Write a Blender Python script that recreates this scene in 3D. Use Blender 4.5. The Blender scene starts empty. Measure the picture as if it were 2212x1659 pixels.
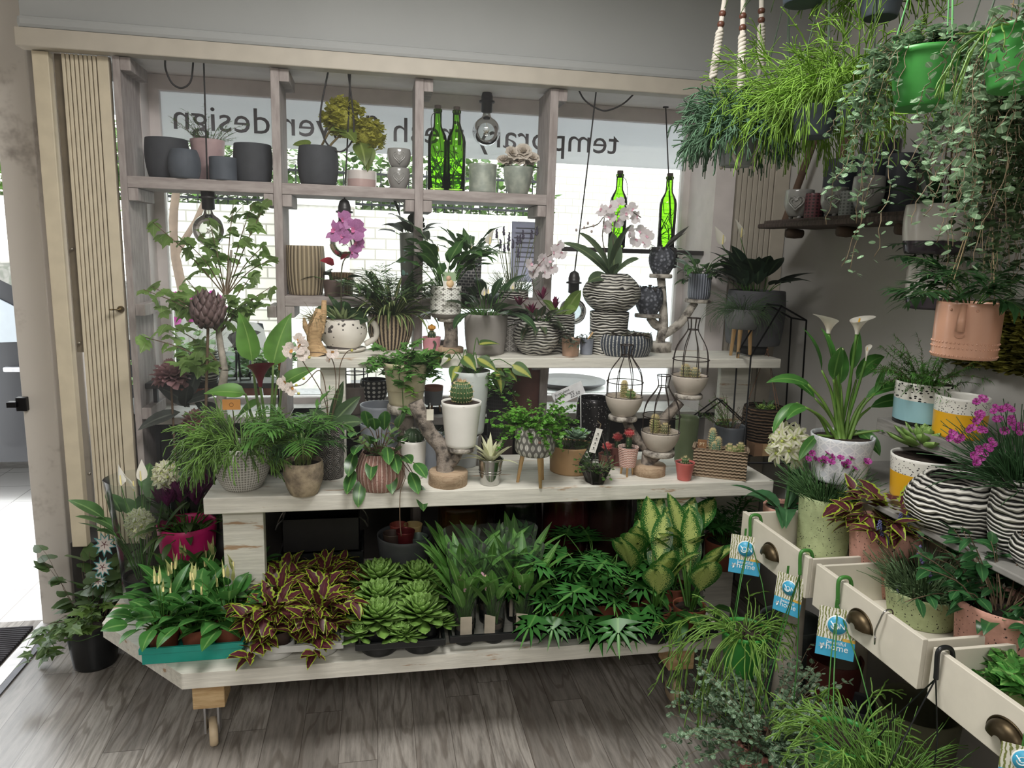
import bpy, math, random
import numpy as np
from mathutils import Vector, Matrix
S = bpy.context.scene
C = S.collection
R = random.Random(11)
rng = np.random.default_rng(11)
# ---------------------------------------------------------------- camera (focal length in px of the 2212x1659 frame)
F, H = 1560.0, 1.5
YAW, PIT, ROL = [math.radians(a) for a in (10.85, 10.25, 1.73)]
_f = np.array([math.sin(YAW) * math.cos(PIT), math.cos(YAW) * math.cos(PIT), -math.sin(PIT)])
_r0 = np.array([math.cos(YAW), -math.sin(YAW), 0.0])
_u0 = np.cross(_r0, _f)
_r = _r0 * math.cos(ROL) + _u0 * math.sin(ROL)
_u = _u0 * math.cos(ROL) - _r0 * math.sin(ROL)
cam = bpy.data.cameras.new('camera')
cam.sensor_width, cam.lens, cam.clip_start = 36.0, 36.0 * F / 2212, 0.02
co = bpy.data.objects.new('camera', cam); C.objects.link(co)
co.matrix_world = Matrix(((_r[0], _u[0], -_f[0], 0), (_r[1], _u[1], -_f[1], 0), (_r[2], _u[2], -_f[2], H), (0, 0, 0, 1)))
S.camera = co
S.view_settings.view_transform = 'Standard'; S.view_settings.look = 'None'
S.view_settings.gamma = 1.0; S.view_settings.use_curve_mapping = False
S.view_settings.exposure = 1.4
# ---------------------------------------------------------------- overcast sky
w = bpy.data.worlds.new('sky'); S.world = w; w.use_nodes = True
bgn = w.node_tree.nodes['Background']
bgn.inputs[0].default_value = (0.93, 0.97, 1.0, 1); bgn.inputs[1].default_value = 2.6
def area(name, loc, size, power, aim=(0, 0, -1), col=(1, 1, 1), portal=False, sy=None):
    l = bpy.data.lights.new(name, 'AREA'); l.energy = power; l.color = col
    l.shape = 'RECTANGLE'; l.size = size; l.size_y = sy or size
    if portal: l.cycles.is_portal = True
    o = bpy.data.objects.new(name, l); C.objects.link(o); o.location = loc
    o.rotation_euler = Vector(aim).to_track_quat('-Z', 'Y').to_euler()
    o['label'] = 'light'; o['kind'] = 'helper'
    return o
area('window_portal', (0.27, 3.2, 1.45), 2.3, 1, (0, -1, 0), portal=True, sy=1.4)
area('door_portal', (-1.9, 3.2, 1.1), 1.2, 1, (0, -1, 0), portal=True, sy=2.2)
area('ceiling_panel_light', (0.15, 1.4, 2.57), 0.7, 16, col=(1, 0.98, 0.94))
area('ceiling_panel_light', (-0.3, -1.2, 2.57), 1.2, 26, col=(1, 0.98, 0.94))

# ---------------------------------------------------------------- places: where a sight line meets a known level, wall or depth
def ray(x, y): return _r * (x - 1106) / F + _u * (829.5 - y) / F + _f
def onz(x, y, z): d = ray(x, y); return Vector(d * (z - H) / d[2]) + Vector((0, 0, H))
def ony(x, y, Y): d = ray(x, y); return Vector(d * Y / d[1]) + Vector((0, 0, H))
def onx(x, y, X): d = ray(x, y); return Vector(d * X / d[0]) + Vector((0, 0, H))
def mpp(p): return (p[0] * _f[0] + p[1] * _f[1] + (p[2] - H) * _f[2]) / F
def atY(px, z, Y):
    k = (px - 1106) / F; z -= H
    X = (k * (Y * _f[1] + z * _f[2]) - Y * _r[1] - z * _r[2]) / (_r[0] - k * _f[0])
    return Vector((X, Y, z + H))
def zat(D, px, py):
    d = ray(px, py); return H + d[2] * D / math.hypot(d[0], d[1])
# ---------------------------------------------------------------- mesh builder
class B:
    def __init__(s): s.v = []; s.f = []; s.uv = []; s.m = []; s.n = 0
    def add(s, v, f, uv=None, m=0):
        v = np.asarray(v, float).reshape(-1, 3); f = np.asarray(f, int)
        s.v.append(v); s.f.append(f + s.n); s.n += len(v)
        s.uv.append(np.zeros((len(v), 2)) if uv is None else np.asarray(uv, float).reshape(-1, 2))
        s.m.append(np.full(len(f), m)); return s
    def build(s, name, mats, parent=None, smooth=True, loc=None, bevel=0):
        me = bpy.data.meshes.new(name)
        V = np.concatenate(s.v); U = np.concatenate(s.uv)
        L = np.concatenate([f.ravel() for f in s.f]); T = np.concatenate([np.full(len(f), f.shape[1]) for f in s.f])
        me.vertices.add(len(V)); me.vertices.foreach_set('co', V.ravel())
        me.loops.add(len(L)); me.loops.foreach_set('vertex_index', L.astype(np.int32))
        me.polygons.add(len(T)); st = np.concatenate([[0], np.cumsum(T)[:-1]])
        me.polygons.foreach_set('loop_start', st.astype(np.int32))
        me.polygons.foreach_set('loop_total', T.astype(np.int32))
        me.polygons.foreach_set('material_index', np.concatenate(s.m).astype(np.int32))
        me.polygons.foreach_set('use_smooth', np.full(len(T), smooth))
        ul = me.uv_layers.new(name='UVMap'); ul.data.foreach_set('uv', U[L].ravel())
        for m in (mats if isinstance(mats, (list, tuple)) else [mats]): me.materials.append(m)
        me.update(calc_edges=True); me.validate()
        o = bpy.data.objects.new(name, me); C.objects.link(o)
        if parent is not None: o.parent = parent
        if loc is not None: o.location = loc
        if bevel:
            b = o.modifiers.new('bevel', 'BEVEL'); b.width = bevel; b.segments = 2; b.limit_method = 'ANGLE'
        return o
BF = [[0, 3, 2, 1], [4, 5, 6, 7], [0, 1, 5, 4], [1, 2, 6, 5], [2, 3, 7, 6], [3, 0, 4, 7]]
def box(b, x0, x1, y0, y1, z0, z1, m=0, rot=None, piv=None):
    v = np.array([[x0, y0, z0], [x1, y0, z0], [x1, y1, z0], [x0, y1, z0], [x0, y0, z1], [x1, y0, z1], [x1, y1, z1], [x0, y1, z1]], float)
    if rot is not None:
        p = np.array(piv if piv is not None else v.mean(0)); v = (v - p) @ np.array(rot.to_matrix() if hasattr(rot, 'to_matrix') else rot).T + p
    b.add(v, BF, None, m); return b
def prism(b, pts, z0, z1, m=0):
    n = len(pts); v = [(x, y, z0) for x, y in pts] + [(x, y, z1) for x, y in pts]
    b.add(v, [[i, (i + 1) % n, n + (i + 1) % n, n + i] for i in range(n)], None, m)
    for z, o in ((z0, 0), (z1, n)):
        c = np.mean(np.array(pts), 0); vv = [(x, y, z) for x, y in pts] + [(c[0], c[1], z)]
        b.add(vv, [[i, (i + 1) % n, n] if o else [(i + 1) % n, i, n] for i in range(n)], None, m)
    return b
def lathe(b, prof, n=40, at=(0, 0, 0), m=0, rib=None, wob=None, vz=None):
    P = np.array(prof, float); k = len(P)
    a = np.linspace(0, 2 * math.pi, n + 1); rr = np.repeat(P[:, 0:1], n + 1, 1)
    if rib is not None: rr = rr * rib(a)[None, :]
    if wob is not None: rr = rr * (1 + wob * (np.sin(a * 3 + P[:, 1:2] * 25) * .6 + np.sin(a * 7 + P[:, 1:2] * 50) * .4))
    v = np.stack([rr * np.cos(a), rr * np.sin(a), np.repeat(P[:, 1:2], n + 1, 1)], -1) + np.array(at)
    hs = P[:, 1].max() - P[:, 1].min() or 1
    vv = (P[:, 1] - P[:, 1].min()) / hs if vz is None else np.array(vz)
    uv = np.stack([np.repeat(a[None] / (2 * math.pi), k, 0), np.repeat(vv[:, None], n + 1, 1)], -1)
    i, j = np.meshgrid(np.arange(k - 1), np.arange(n), indexing='ij')
    q = (i * (n + 1) + j).ravel()
    b.add(v, np.stack([q, q + 1, q + n + 2, q + n + 1], -1), uv, m); return b
def tubes(b, P, r, sides=5, m=0, ref=None):
    P = np.asarray(P, float)
    if P.ndim == 2: P = P[None]
    N, K, _ = P.shape
    r = np.broadcast_to(np.asarray(r, float), (N, K)) if np.ndim(r) != 1 or len(np.atleast_1d(r)) == K else np.repeat(np.asarray(r, float)[:, None], K, 1)
    T = np.gradient(P, axis=1); T /= np.linalg.norm(T, axis=2, keepdims=True) + 1e-9
    mean = P[:, -1] - P[:, 0]
    rf = np.zeros((N, 3)); ax = np.argmin(np.abs(mean), 1); rf[np.arange(N), ax] = 1
    if ref is not None: rf[:] = ref
    A = np.cross(T, rf[:, None, :]); A /= np.linalg.norm(A, axis=2, keepdims=True) + 1e-9
    D = np.cross(T, A)
    ang = np.linspace(0, 2 * math.pi, sides, endpoint=False)
    v = P[:, :, None] + r[:, :, None, None] * (A[:, :, None] * np.cos(ang)[:, None] + D[:, :, None] * np.sin(ang)[:, None])
    uv = np.stack(np.broadcast_arrays((ang / 6.2832)[None, None], np.linspace(0, 1, K)[None, :, None], ), -1)
    uv = np.broadcast_to(uv, (N, K, sides, 2))
    n_, i, j = np.meshgrid(np.arange(N), np.arange(K - 1), np.arange(sides), indexing='ij')
    base = n_ * K * sides + i * sides; j2 = (j + 1) % sides
    f = np.stack([base + j, base + j2, base + sides + j2, base + sides + j], -1).reshape(-1, 4)
    b.add(v, f, uv, m)
    off = b.n - N * K * sides
    for e in (0, K - 1):
        b.f.append((np.arange(N) * K * sides + e * sides)[:, None] + np.arange(sides)[None] + off); b.m.append(np.full(N, m))
    return b
def tube(b, pts, r, sides=8, m=0, smoothn=0):
    pts = np.array([tuple(p) for p in pts], float)
    if smoothn: pts = spline(pts, smoothn); 
    if np.ndim(r) and len(r) != len(pts): r = np.interp(np.linspace(0, 1, len(pts)), np.linspace(0, 1, len(r)), r)
    return tubes(b, pts[None], np.asarray(r, float)[None] if np.ndim(r) else r, sides, m)
def spline(p, k):
    p = np.asarray(p, float); q = np.vstack([2 * p[0] - p[1], p, 2 * p[-1] - p[-2]]); out = []
    for i in range(len(p) - 1):
        a, b_, c, d = q[i:i + 4]
        for t in np.linspace(0, 1, k, endpoint=False):
            out.append(.5 * (2 * b_ + (c - a) * t + (2 * a - 5 * b_ + 4 * c - d) * t * t + (3 * b_ - a - 3 * c + d) * t ** 3))
    return np.array(out + [p[-1]])
def ball(b, c, r, m=0, n=12, sq=1.0):
    a = np.linspace(-math.pi / 2, math.pi / 2, n // 2 + 1)
    return lathe(b, [(max(1e-5, r * math.cos(t)), r * sq * math.sin(t)) for t in a], n, c, m)
SH = {'lance': lambda t: np.sin(np.pi * t ** .8) ** .9, 'ovate': lambda t: np.sin(np.pi * t ** .6), 'strap': lambda t: np.clip(t * 9 + .35, 0, 1) * (1 - t ** 3.2),
      'grass': lambda t: (1 - t) ** .6, 'obov': lambda t: (.35 + .65 * np.clip(t / .65, 0, 1)) * np.sqrt(np.clip(1 - np.clip((t - .65) / .35, 0, 1) ** 2.2, 0, 1)),
      'round': lambda t: np.sqrt(np.clip(1 - (2 * t - 1) ** 2, 0, 1)), 'spathe': lambda t: np.sin(np.pi * t ** .55) ** 1.1,
      'ellip': lambda t: np.sin(np.pi * t ** .95) ** .75}
def A_(x, N): return np.broadcast_to(np.asarray(x, float), (N,)).copy()
def strips(b, base, az, el, L, W, droop=0.4, shape='lance', segs=6, fold=.18, roll=0, m=0, thick=0, wave=0, serr=0):
    base = np.asarray(base, float).reshape(-1, 3); N = len(base)
    az, el, L, W, droop, roll = [A_(x, N) for x in (az, el, L, W, droop, roll)]
    t = np.linspace(0, 1, segs + 1)
    e = el[:, None] - droop[:, None] * t ** 1.3; ca, sa = np.cos(az)[:, None], np.sin(az)[:, None]
    tn = np.stack([np.cos(e) * ca, np.cos(e) * sa, np.sin(e)], -1)
    st = (tn[:, 1:] + tn[:, :-1]) / 2 * (L / segs)[:, None, None]
    p = base[:, None] + np.concatenate([np.zeros((N, 1, 3)), np.cumsum(st, 1)], 1)
    sd = np.stack([-sa + 0 * e, ca + 0 * e, 0 * e], -1)
    nm = np.stack([-np.sin(e) * ca, -np.sin(e) * sa, np.cos(e)], -1)
    if N <= 6: roll = roll + .75 * np.cos(az)  # single placed leaves turn their face to the room
    cr, sr = np.cos(roll)[:, None, None], np.sin(roll)[:, None, None]
    sd, nm = sd * cr + nm * sr, nm * cr - sd * sr
    pr = SH[shape](t)
    if serr: pr = pr * (1 + serr * np.where(np.arange(segs + 1) % 2 == 0, -1, 1))
    wd = W[:, None] / 2 * pr[None]; wd = np.maximum(wd, 1e-5)[..., None]
    wv = (wave * np.sin(t * 14)[None, :, None] * wd) if wave else 0
    l, r = p - sd * wd + nm * (fold * wd + wv), p + sd * wd + nm * (fold * wd - wv)
    if thick:
        rows = [l, p + nm * wd * thick * .5, r, p - nm * wd * thick]; us = [0, .5, 1, .5]; cl = True
    else: rows = [l, p, r]; us = [0, .5, 1]; cl = False
    v = np.stack(rows, 2); c = len(rows)
    uv = np.broadcast_to(np.stack(np.broadcast_arrays(np.array(us)[None], t[:, None]), -1)[None], (N, segs + 1, c, 2))
    cc = c if cl else c - 1
    n_, i, j = np.meshgrid(np.arange(N), np.arange(segs), np.arange(cc), indexing='ij')
    q = n_ * (segs + 1) * c + i * c; j2 = (j + 1) % c
    b.add(v, np.stack([q + j, q + j2, q + c + j2, q + c + j], -1).reshape(-1, 4), uv, m)
    return p
def fans(b, o, az, el, size, outline, roll=0, cup=.35, m=0, cy=.4):
    o = np.asarray(o, float).reshape(-1, 3); N = len(o); az, el, size, roll = [A_(x, N) for x in (az, el, size, roll)]
    O = np.array(outline, float); K = len(O)
    y = np.stack([np.cos(el) * np.cos(az), np.cos(el) * np.sin(az), np.sin(el)], -1)
    x = np.stack([-np.sin(az), np.cos(az), 0 * az], -1); z = np.cross(x, y) * -1
    z = np.stack([-np.sin(el) * np.cos(az), -np.sin(el) * np.sin(az), np.cos(el)], -1)
    cr, sr = np.cos(roll)[:, None], np.sin(roll)[:, None]; x, z = x * cr + z * sr, z * cr - x * sr
    Q = np.vstack([[0, cy], O]); h = -cup * (Q[:, 0] ** 2 + (Q[:, 1] - cy) ** 2 * .6)
    v = o[:, None] + size[:, None, None] * (Q[None, :, 0:1] * x[:, None] + Q[None, :, 1:2] * y[:, None] + h[None, :, None] * z[:, None])
    i, k = np.meshgrid(np.arange(N), np.arange(K), indexing='ij'); q = i * (K + 1)
    uv = np.broadcast_to(np.stack([Q[:, 0] + .5, Q[:, 1]], -1)[None], (N, K + 1, 2))
    b.add(v, np.stack([q, q + 1 + k, q + 1 + (k + 1) % K], -1).reshape(-1, 3), uv, m)
def polar(fn, n=40, s=1.0, y0=.4):
    return [(s * fn(a) * math.sin(a), y0 + s * fn(a) * math.cos(a)) for a in np.linspace(-math.pi, math.pi, n, endpoint=False)]
IVY = [(0, 0), (.16, -.12), (.42, -.08), (.3, .16), (.62, .34), (.3, .44), (.2, .62), (0, 1.0), (-.2, .62), (-.3, .44), (-.62, .34), (-.3, .16), (-.42, -.08), (-.16, -.12)]
MAPLE = [(0, 0), (.2, -.05), (.38, .1), (.5, .3), (.34, .36), (.42, .55), (.22, .58), (.14, .74), (0, 1.0), (-.14, .74), (-.22, .58), (-.42, .55), (-.34, .36), (-.5, .3), (-.38, .1), (-.2, -.05)]
DISC = [(.5 * math.sin(a), .5 - .5 * math.cos(a)) for a in np.linspace(0, 6.283, 10, endpoint=False)]
HEART = [(0, 0), (.22, -.12), (.42, .02), (.45, .25), (.3, .6), (0, 1.0), (-.3, .6), (-.45, .25), (-.42, .02), (-.22, -.12)]
LOBED = []
for k in range(-4, 5):
    a = k * .36; L_ = 1.0 - abs(k) * .085
    if k > -4: LOBED.append((math.sin(a - .18) * .2, .1 + math.cos(a - .18) * .25))
    LOBED += [(math.sin(a - .075) * L_ * .6, .05 + math.cos(a - .075) * L_ * .6), (math.sin(a) * L_ * .95, .05 + math.cos(a) * L_ * .95), (math.sin(a + .075) * L_ * .6, .05 + math.cos(a + .075) * L_ * .6)]
LOBED.append((0, 0))
FERN = [(0, 0), (.3, .1), (.5, .45), (.3, .62), (.12, .8), (0, .95), (-.12, .8), (-.3, .62), (-.5, .45), (-.3, .1)]
def arcs(n, L, el, droop, az=None, br=0.0, z=0.0, K=8, jit=0.0, twist=0.0):
    az = rng.uniform(0, 2 * math.pi, n) if az is None else A_(az, n)
    L, el, droop = A_(L, n), A_(el, n), A_(droop, n); t = np.linspace(0, 1, K)
    e = np.clip(el[:, None] - droop[:, None] * t, -1.55, 1.57); a2 = az[:, None] + twist * (rng.random((n, 1)) - .5) * 2 * t
    if jit: e = e + rng.normal(0, jit, (n, K)); a2 = a2 + rng.normal(0, jit, (n, K))
    tn = np.stack([np.cos(e) * np.cos(a2), np.cos(e) * np.sin(a2), np.sin(e)], -1) * (L / (K - 1))[:, None, None]
    rr = br * np.sqrt(rng.random(n))
    b0 = np.stack([rr * np.cos(az), rr * np.sin(az), np.full(n, z)], -1)
    return b0[:, None] + np.concatenate([np.zeros((n, 1, 3)), np.cumsum(tn[:, :-1], 1)], 1)
def U(lo, hi, n): return rng.uniform(lo, hi, n)
# ---------------------------------------------------------------- names, labels
def tag(o, label=None, cat=None, group=None, kind=None):
    for k, v in (('label', label), ('category', cat), ('group', group), ('kind', kind)):
        if v: o[k] = v
    return o
def thing(name, label, cat, loc=(0, 0, 0), group=None, rz=0):
    o = bpy.data.objects.new(name, None); C.objects.link(o); o.location = loc; o.rotation_euler = (0, 0, rz); o.empty_display_size = .02
    return tag(o, label, cat, group)
def struct(name, b, m, **k): return tag(b.build(name, m, **k), kind='structure')
def copy_tree(o, loc=None, rz=None, label=None, sc=None, parent=None):
    c = o.copy(); C.objects.link(c)
    if parent is not None: c.parent = parent
    if loc is not None: c.location = loc
    if rz is not None: c.rotation_euler = (0, 0, rz)
    if sc: c.scale = (sc, sc, sc)
    if label: c['label'] = label
    for ch in list(o.children): copy_tree(ch, parent=c)
    return c
# ---------------------------------------------------------------- materials
def lin(h):
    if not isinstance(h, str): return tuple(h)[:3]
    c = [int(h[i:i + 2], 16) / 255 for i in (0, 2, 4)]
    return tuple(x / 12.92 if x <= .04045 else ((x + .055) / 1.055) ** 2.4 for x in c)
class X:
    def __init__(s, nt, k): s.nt, s.k = nt, k
    def op(s, o, b=None, c=None):
        n = s.nt.nodes.new('ShaderNodeMath'); n.operation = o
        for i, v in enumerate((s, b, c)):
            if v is None: continue
            if isinstance(v, X): s.nt.links.new(v.k, n.inputs[i])
            else: n.inputs[i].default_value = v
        return X(s.nt, n.outputs[0])
    def __add__(s, b): return s.op('ADD', b)
    def __sub__(s, b): return s.op('SUBTRACT', b)
    def __mul__(s, b): return s.op('MULTIPLY', b)
    def __truediv__(s, b): return s.op('DIVIDE', b)
    def lt(s, b): return s.op('LESS_THAN', b)
    def gt(s, b): return s.op('GREATER_THAN', b)
    def sin(s): return s.op('SINE')
    def abs(s): return s.op('ABSOLUTE')
    def frac(s): return s.op('FRACT')
    def floor(s): return s.op('FLOOR')
    def mod(s, b): return s.op('MODULO', b)
    def ss(s, a, b):
        n = s.nt.nodes.new('ShaderNodeMapRange'); n.interpolation_type = 'SMOOTHSTEP'; s.nt.links.new(s.k, n.inputs[0])
        n.inputs[1].default_value = a; n.inputs[2].default_value = b; return X(s.nt, n.outputs[0])
class G:
    def __init__(s, name):
        s.m = bpy.data.materials.new(name); s.m.use_nodes = True; s.nt = s.m.node_tree
        s.p = s.nt.nodes['Principled BSDF']; s.out = s.nt.nodes['Material Output']; s.c = {}
    def node(s, t): return s.nt.nodes.new(t)
    def coord(s, which):
        if which not in s.c:
            if 'tc' not in s.c: s.c['tc'] = s.node('ShaderNodeTexCoord')
            s.c[which] = s.c['tc'].outputs[which]
        return s.c[which]
    def xyz(s, which='Object'):
        n = s.node('ShaderNodeSeparateXYZ'); s.nt.links.new(s.coord(which), n.inputs[0]); return [X(s.nt, o) for o in n.outputs]
    def vec(s, *a):
        n = s.node('ShaderNodeCombineXYZ')
        for i, v in enumerate(a):
            if isinstance(v, X): s.nt.links.new(v.k, n.inputs[i])
            else: n.inputs[i].default_value = v
        return n.outputs[0]
    def noise(s, scale, detail=2, vec=None, rough=.5):
        n = s.node('ShaderNodeTexNoise'); n.inputs['Scale'].default_value = scale; n.inputs['Detail'].default_value = detail; n.inputs['Roughness'].default_value = rough
        s.nt.links.new(vec if vec is not None else s.coord('Object'), n.inputs['Vector']); return X(s.nt, n.outputs[0])
    def voro(s, scale, vec=None, rnd=1.0):
        n = s.node('ShaderNodeTexVoronoi'); n.inputs['Scale'].default_value = scale; n.inputs['Randomness'].default_value = rnd
        s.nt.links.new(vec if vec is not None else s.coord('Object'), n.inputs['Vector']); return X(s.nt, n.outputs['Distance']), n
    def mix(s, f, a, b):
        n = s.node('ShaderNodeMix'); n.data_type = 'RGBA'
        if isinstance(f, X): s.nt.links.new(f.k, n.inputs[0])
        else: n.inputs[0].default_value = f
        for v, i in ((a, 6), (b, 7)):
            if isinstance(v, (str, tuple)): n.inputs[i].default_value = (*lin(v), 1)
            else: s.nt.links.new(v, n.inputs[i])
        return n.outputs[2]
    def col(s, c):
        if isinstance(c, (str, tuple)): s.p.inputs['Base Color'].default_value = (*lin(c), 1)
        else: s.nt.links.new(c, s.p.inputs['Base Color'])
        return s
    def bump(s, h, st=.3, d=.005):
        n = s.node('ShaderNodeBump'); n.inputs['Strength'].default_value = st; n.inputs['Distance'].default_value = d
        s.nt.links.new(h.k, n.inputs['Height']); s.nt.links.new(n.outputs[0], s.p.inputs['Normal']); return s
    def set(s, rough=.5, metal=0, spec=.5, coat=0):
        s.p.inputs['Roughness'].default_value = rough; s.p.inputs['Metallic'].default_value = metal; s.p.inputs['Specular IOR Level'].default_value = spec
        s.p.inputs['Coat Weight'].default_value = coat; return s.m
    def translucent(s, c, f=.3):
        t = s.node('ShaderNodeBsdfTranslucent'); x = s.node('ShaderNodeMixShader'); x.inputs[0].default_value = f
        if isinstance(c, (str, tuple)): t.inputs[0].default_value = (*lin(c), 1)
        else: s.nt.links.new(c, t.inputs[0])
        s.nt.links.new(s.p.outputs[0], x.inputs[1]); s.nt.links.new(t.outputs[0], x.inputs[2]); s.nt.links.new(x.outputs[0], s.out.inputs[0]); return s
def dk(h, k): return tuple(min(1, c * k) for c in lin(h))
_MC = {}
def plain(h, rough=.5, var=.12, scale=18, bump=0, metal=0, spec=.5, coat=0, bd=.003):
    key = (h, rough, var, scale, bump, metal, spec, coat)
    if key in _MC: return _MC[key]
    g = G('surface_' + str(h)); n = g.noise(scale, 3)
    g.col(g.mix(n.ss(.3, .7), dk(h, 1 - var), dk(h, 1 + var)))
    if bump: g.bump(g.noise(scale * 4, 4), bump, bd)
    _MC[key] = g.set(rough, metal, spec, coat); return _MC[key]
def leaf(h, rib=None, rough=.42, tr=.28, var=.25, edge=None, e0=.72, scale=14, rw=.06, trc=None, spec=.4):
    key = ('leaf', h, rib, rough, tr, var, edge, e0)
    if key in _MC: return _MC[key]
    g = G('leaf_' + str(h)); u, v, _ = g.xyz('UV'); n = g.noise(scale, 2)
    c = g.mix(n.ss(.3, .7), dk(h, 1 - var), dk(h, 1 + var)); x = (u - .5).abs() * 2
    if rib: c = g.mix(x.ss(rw, rw * 2.5), rib, c)
    if edge: c = g.mix((x + (g.noise(90, 2) - .5) * .7 + (v.gt(.9)) * .5).ss(e0 - .03, e0 + .03), c, edge)
    g.col(c); g.translucent(trc or c, tr); _MC[key] = g.set(rough, 0, spec); return _MC[key]
# ---------------------------------------------------------------- pattern materials
def zebra(name, white='d8d5cc', dark='1c1a19', sc=95, dist=5, th=.1, k=2.6):
    g = G(name); x, y, z = g.xyz('Object')
    n1 = g.noise(11, 1, g.vec(x, y, z * 2.2)); n2 = g.noise(30, 1, g.vec(x, y, z * 1.2))
    ph = z * (sc * 6.2832) + (n1 - .5) * (dist * k) + (n2 - .5) * 7.5
    s = ph.sin()
    g.col(g.mix((s + (n2 - .5) * 1.2).ss(th - .75, th - .35), dark, white)); g.bump(s, .9, .006); return g.set(.5)
def stripes(name, a, b, n=40, duty=.0, soft=.25, rough=.55, jit=0, bump=.6):
    g = G(name); u, v, _ = g.xyz('UV'); q = u * (n * 6.2832)
    if jit: q = q + (g.noise(12, 1, g.vec(u * 30, v * 1.5, 0)) - .5) * jit
    s = q.sin(); g.col(g.mix(s.ss(duty - soft, duty + soft), a, b)); g.bump(s, bump, .004); return g.set(rough)
def dots(name, base, dot, nu=18, nv=6, r=.3, band=None, other=None, rough=.4, rnd=.0, foot=None):
    g = G(name); u, v, _ = g.xyz('UV'); d, _n = g.voro(1, g.vec(u * nu, v * nv, 0), rnd)
    c = g.mix(d.lt(r), base, dot)
    if other: c = g.mix(v.gt(band), other, c)
    if foot: c = g.mix(v.lt(.12), c, foot)
    g.col(c); return g.set(rough)
def petals(name, base, pet, nu=14, nv=5, rough=.6):
    g = G(name); u, v, _ = g.xyz('UV'); b = v * nv; a = u * nu + b.floor().mod(2.0) * .5
    fx = (a.frac() - .5).abs() * 2; fy = (b.frac() - .5) * 2
    wd = (fy * fy) * -.62 + .62
    e = fx - wd; c = g.mix(e.lt(0), base, pet); c = g.mix(fx.lt(.05) * e.lt(0), c, base)
    g.col(c); return g.set(rough)
def lattice(name, a='e6e5df', b='7b7872', nu=12, nv=6):
    g = G(name); u, v, _ = g.xyz('UV'); p = u * nu; q = v * nv
    d1 = (p.frac() - .5).abs() + (q.frac() - .5).abs()
    p2 = (u * (nu * 2) + v * (nv * 2)).frac() - .5; q2 = (u * (nu * 2) - v * (nv * 2)).frac() - .5
    s = (p2.abs().lt(.2) * q2.abs().lt(.2)); c = g.mix(s, a, dk(b, 1.4)); c = g.mix(d1.lt(.24), c, b); c = g.mix(v.lt(.14), c, '6d6761')
    g.col(c); g.bump(s * -1, .5, .004); return g.set(.6)
def triangles(name, a, b, nu=14, nv=7, w=.09):
    g = G(name); u, v, _ = g.xyz('UV'); p = u * nu; q = v * nv
    d = (p.frac() - .5).abs(); d2 = (q.frac() - .5).abs(); d3 = ((p + q).frac() - .5).abs(); d4 = ((p - q).frac() - .5).abs()
    s = d.lt(w * .6).op('MAXIMUM', d2.lt(w * .6)).op('MAXIMUM', d3.lt(w)).op('MAXIMUM', d4.lt(w))
    g.col(g.mix(s, a, b)); g.bump(s, .5, .003); return g.set(.5)
def bricks(name, a, b, nu=16, nv=14):
    g = G(name); u, v, _ = g.xyz('UV'); q = v * nv; p = u * nu + q.floor().mod(2.0) * .5 + (g.noise(5) - .5) * .6
    s = p.frac().lt(.14).op('MAXIMUM', q.frac().lt(.24)); g.col(g.mix(s, a, b)); g.bump(s * -1, .6, .004); return g.set(.8)
def weave(name, a, b, nu=60, nv=16, rough=.8, bs=1.0):
    g = G(name); u, v, _ = g.xyz('UV'); s1 = (u * (nu * 6.2832)).sin().abs(); s2 = (v * (nv * 6.2832)).sin().abs()
    s = (s1.gt(.45) * s2.gt(.45)); g.col(g.mix(s, a, b)); g.bump(s * -1, bs, .004); return g.set(rough)
def chips(name, a, b, dot, sc=52, r=.3):
    g = G(name); n = g.noise(9, 2); d, _ = g.voro(sc); g.col(g.mix((d + (g.noise(7, 1) - .5) * 1.1).lt(r - .12), g.mix(n.ss(.3, .7), a, b), dot)); g.bump(g.noise(70, 3), .25, .003); return g.set(.75)
def specks(name, base, dot, sc=130, r=.16, rough=.85, bumps=.25):
    g = G(name); d, n_ = g.voro(sc); n = g.noise(35, 3); d2, _ = g.voro(sc * .55)
    c = g.mix(n.ss(.3, .75), dk(base, .88), dk(base, 1.1)); c = g.mix((d + (g.noise(14, 1) - .5) * .5).lt(r), c, dot); c = g.mix((d2 + (g.noise(9, 1) - .5) * .4).lt(r * .6), c, dot)
    g.col(c); g.bump(g.noise(160, 3), bumps, .003); return g.set(rough, 0, .2)
def twotone(name, top, bot, at=.3, rough=.25):
    g = G(name); u, v, _ = g.xyz('UV'); g.col(g.mix(v.lt(at), top, bot)); return g.set(rough)
def speckband(name, band='dedcd4', lower='d9a424', at=.62, nu=70, nv=22):
    g = G(name); u, v, _ = g.xyz('UV'); d, _n = g.voro(1, g.vec(u * nu, v * nv, 0), 1.0)
    c = g.mix(d.lt(.26), band, '1a1a1c'); c = g.mix(v.lt(at), c, lower); c = g.mix(v.gt(.95), c, 'e6e4de'); g.col(c); return g.set(.28)
def distressed(name, base='d9d6cc', under='a98c70', sc=1.0, amt=.60):
    g = G(name); x, y, z = g.xyz('Object')
    n = g.noise(4 * sc, 5, g.vec(x, y * 6, z * 7), .65); n2 = g.noise(14, 4, g.vec(x * .35, y * 5, z * 5), .7)
    c = g.mix(n2.ss(.35, .7), dk(base, .84), dk(base, 1.06)); c = g.mix(n.ss(amt, amt + .07), c, under); c = g.mix(n2.ss(.68, .76), c, '8f877c')
    g.col(c); g.bump(n2, .25, .004); return g.set(.6, 0, .35)
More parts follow.
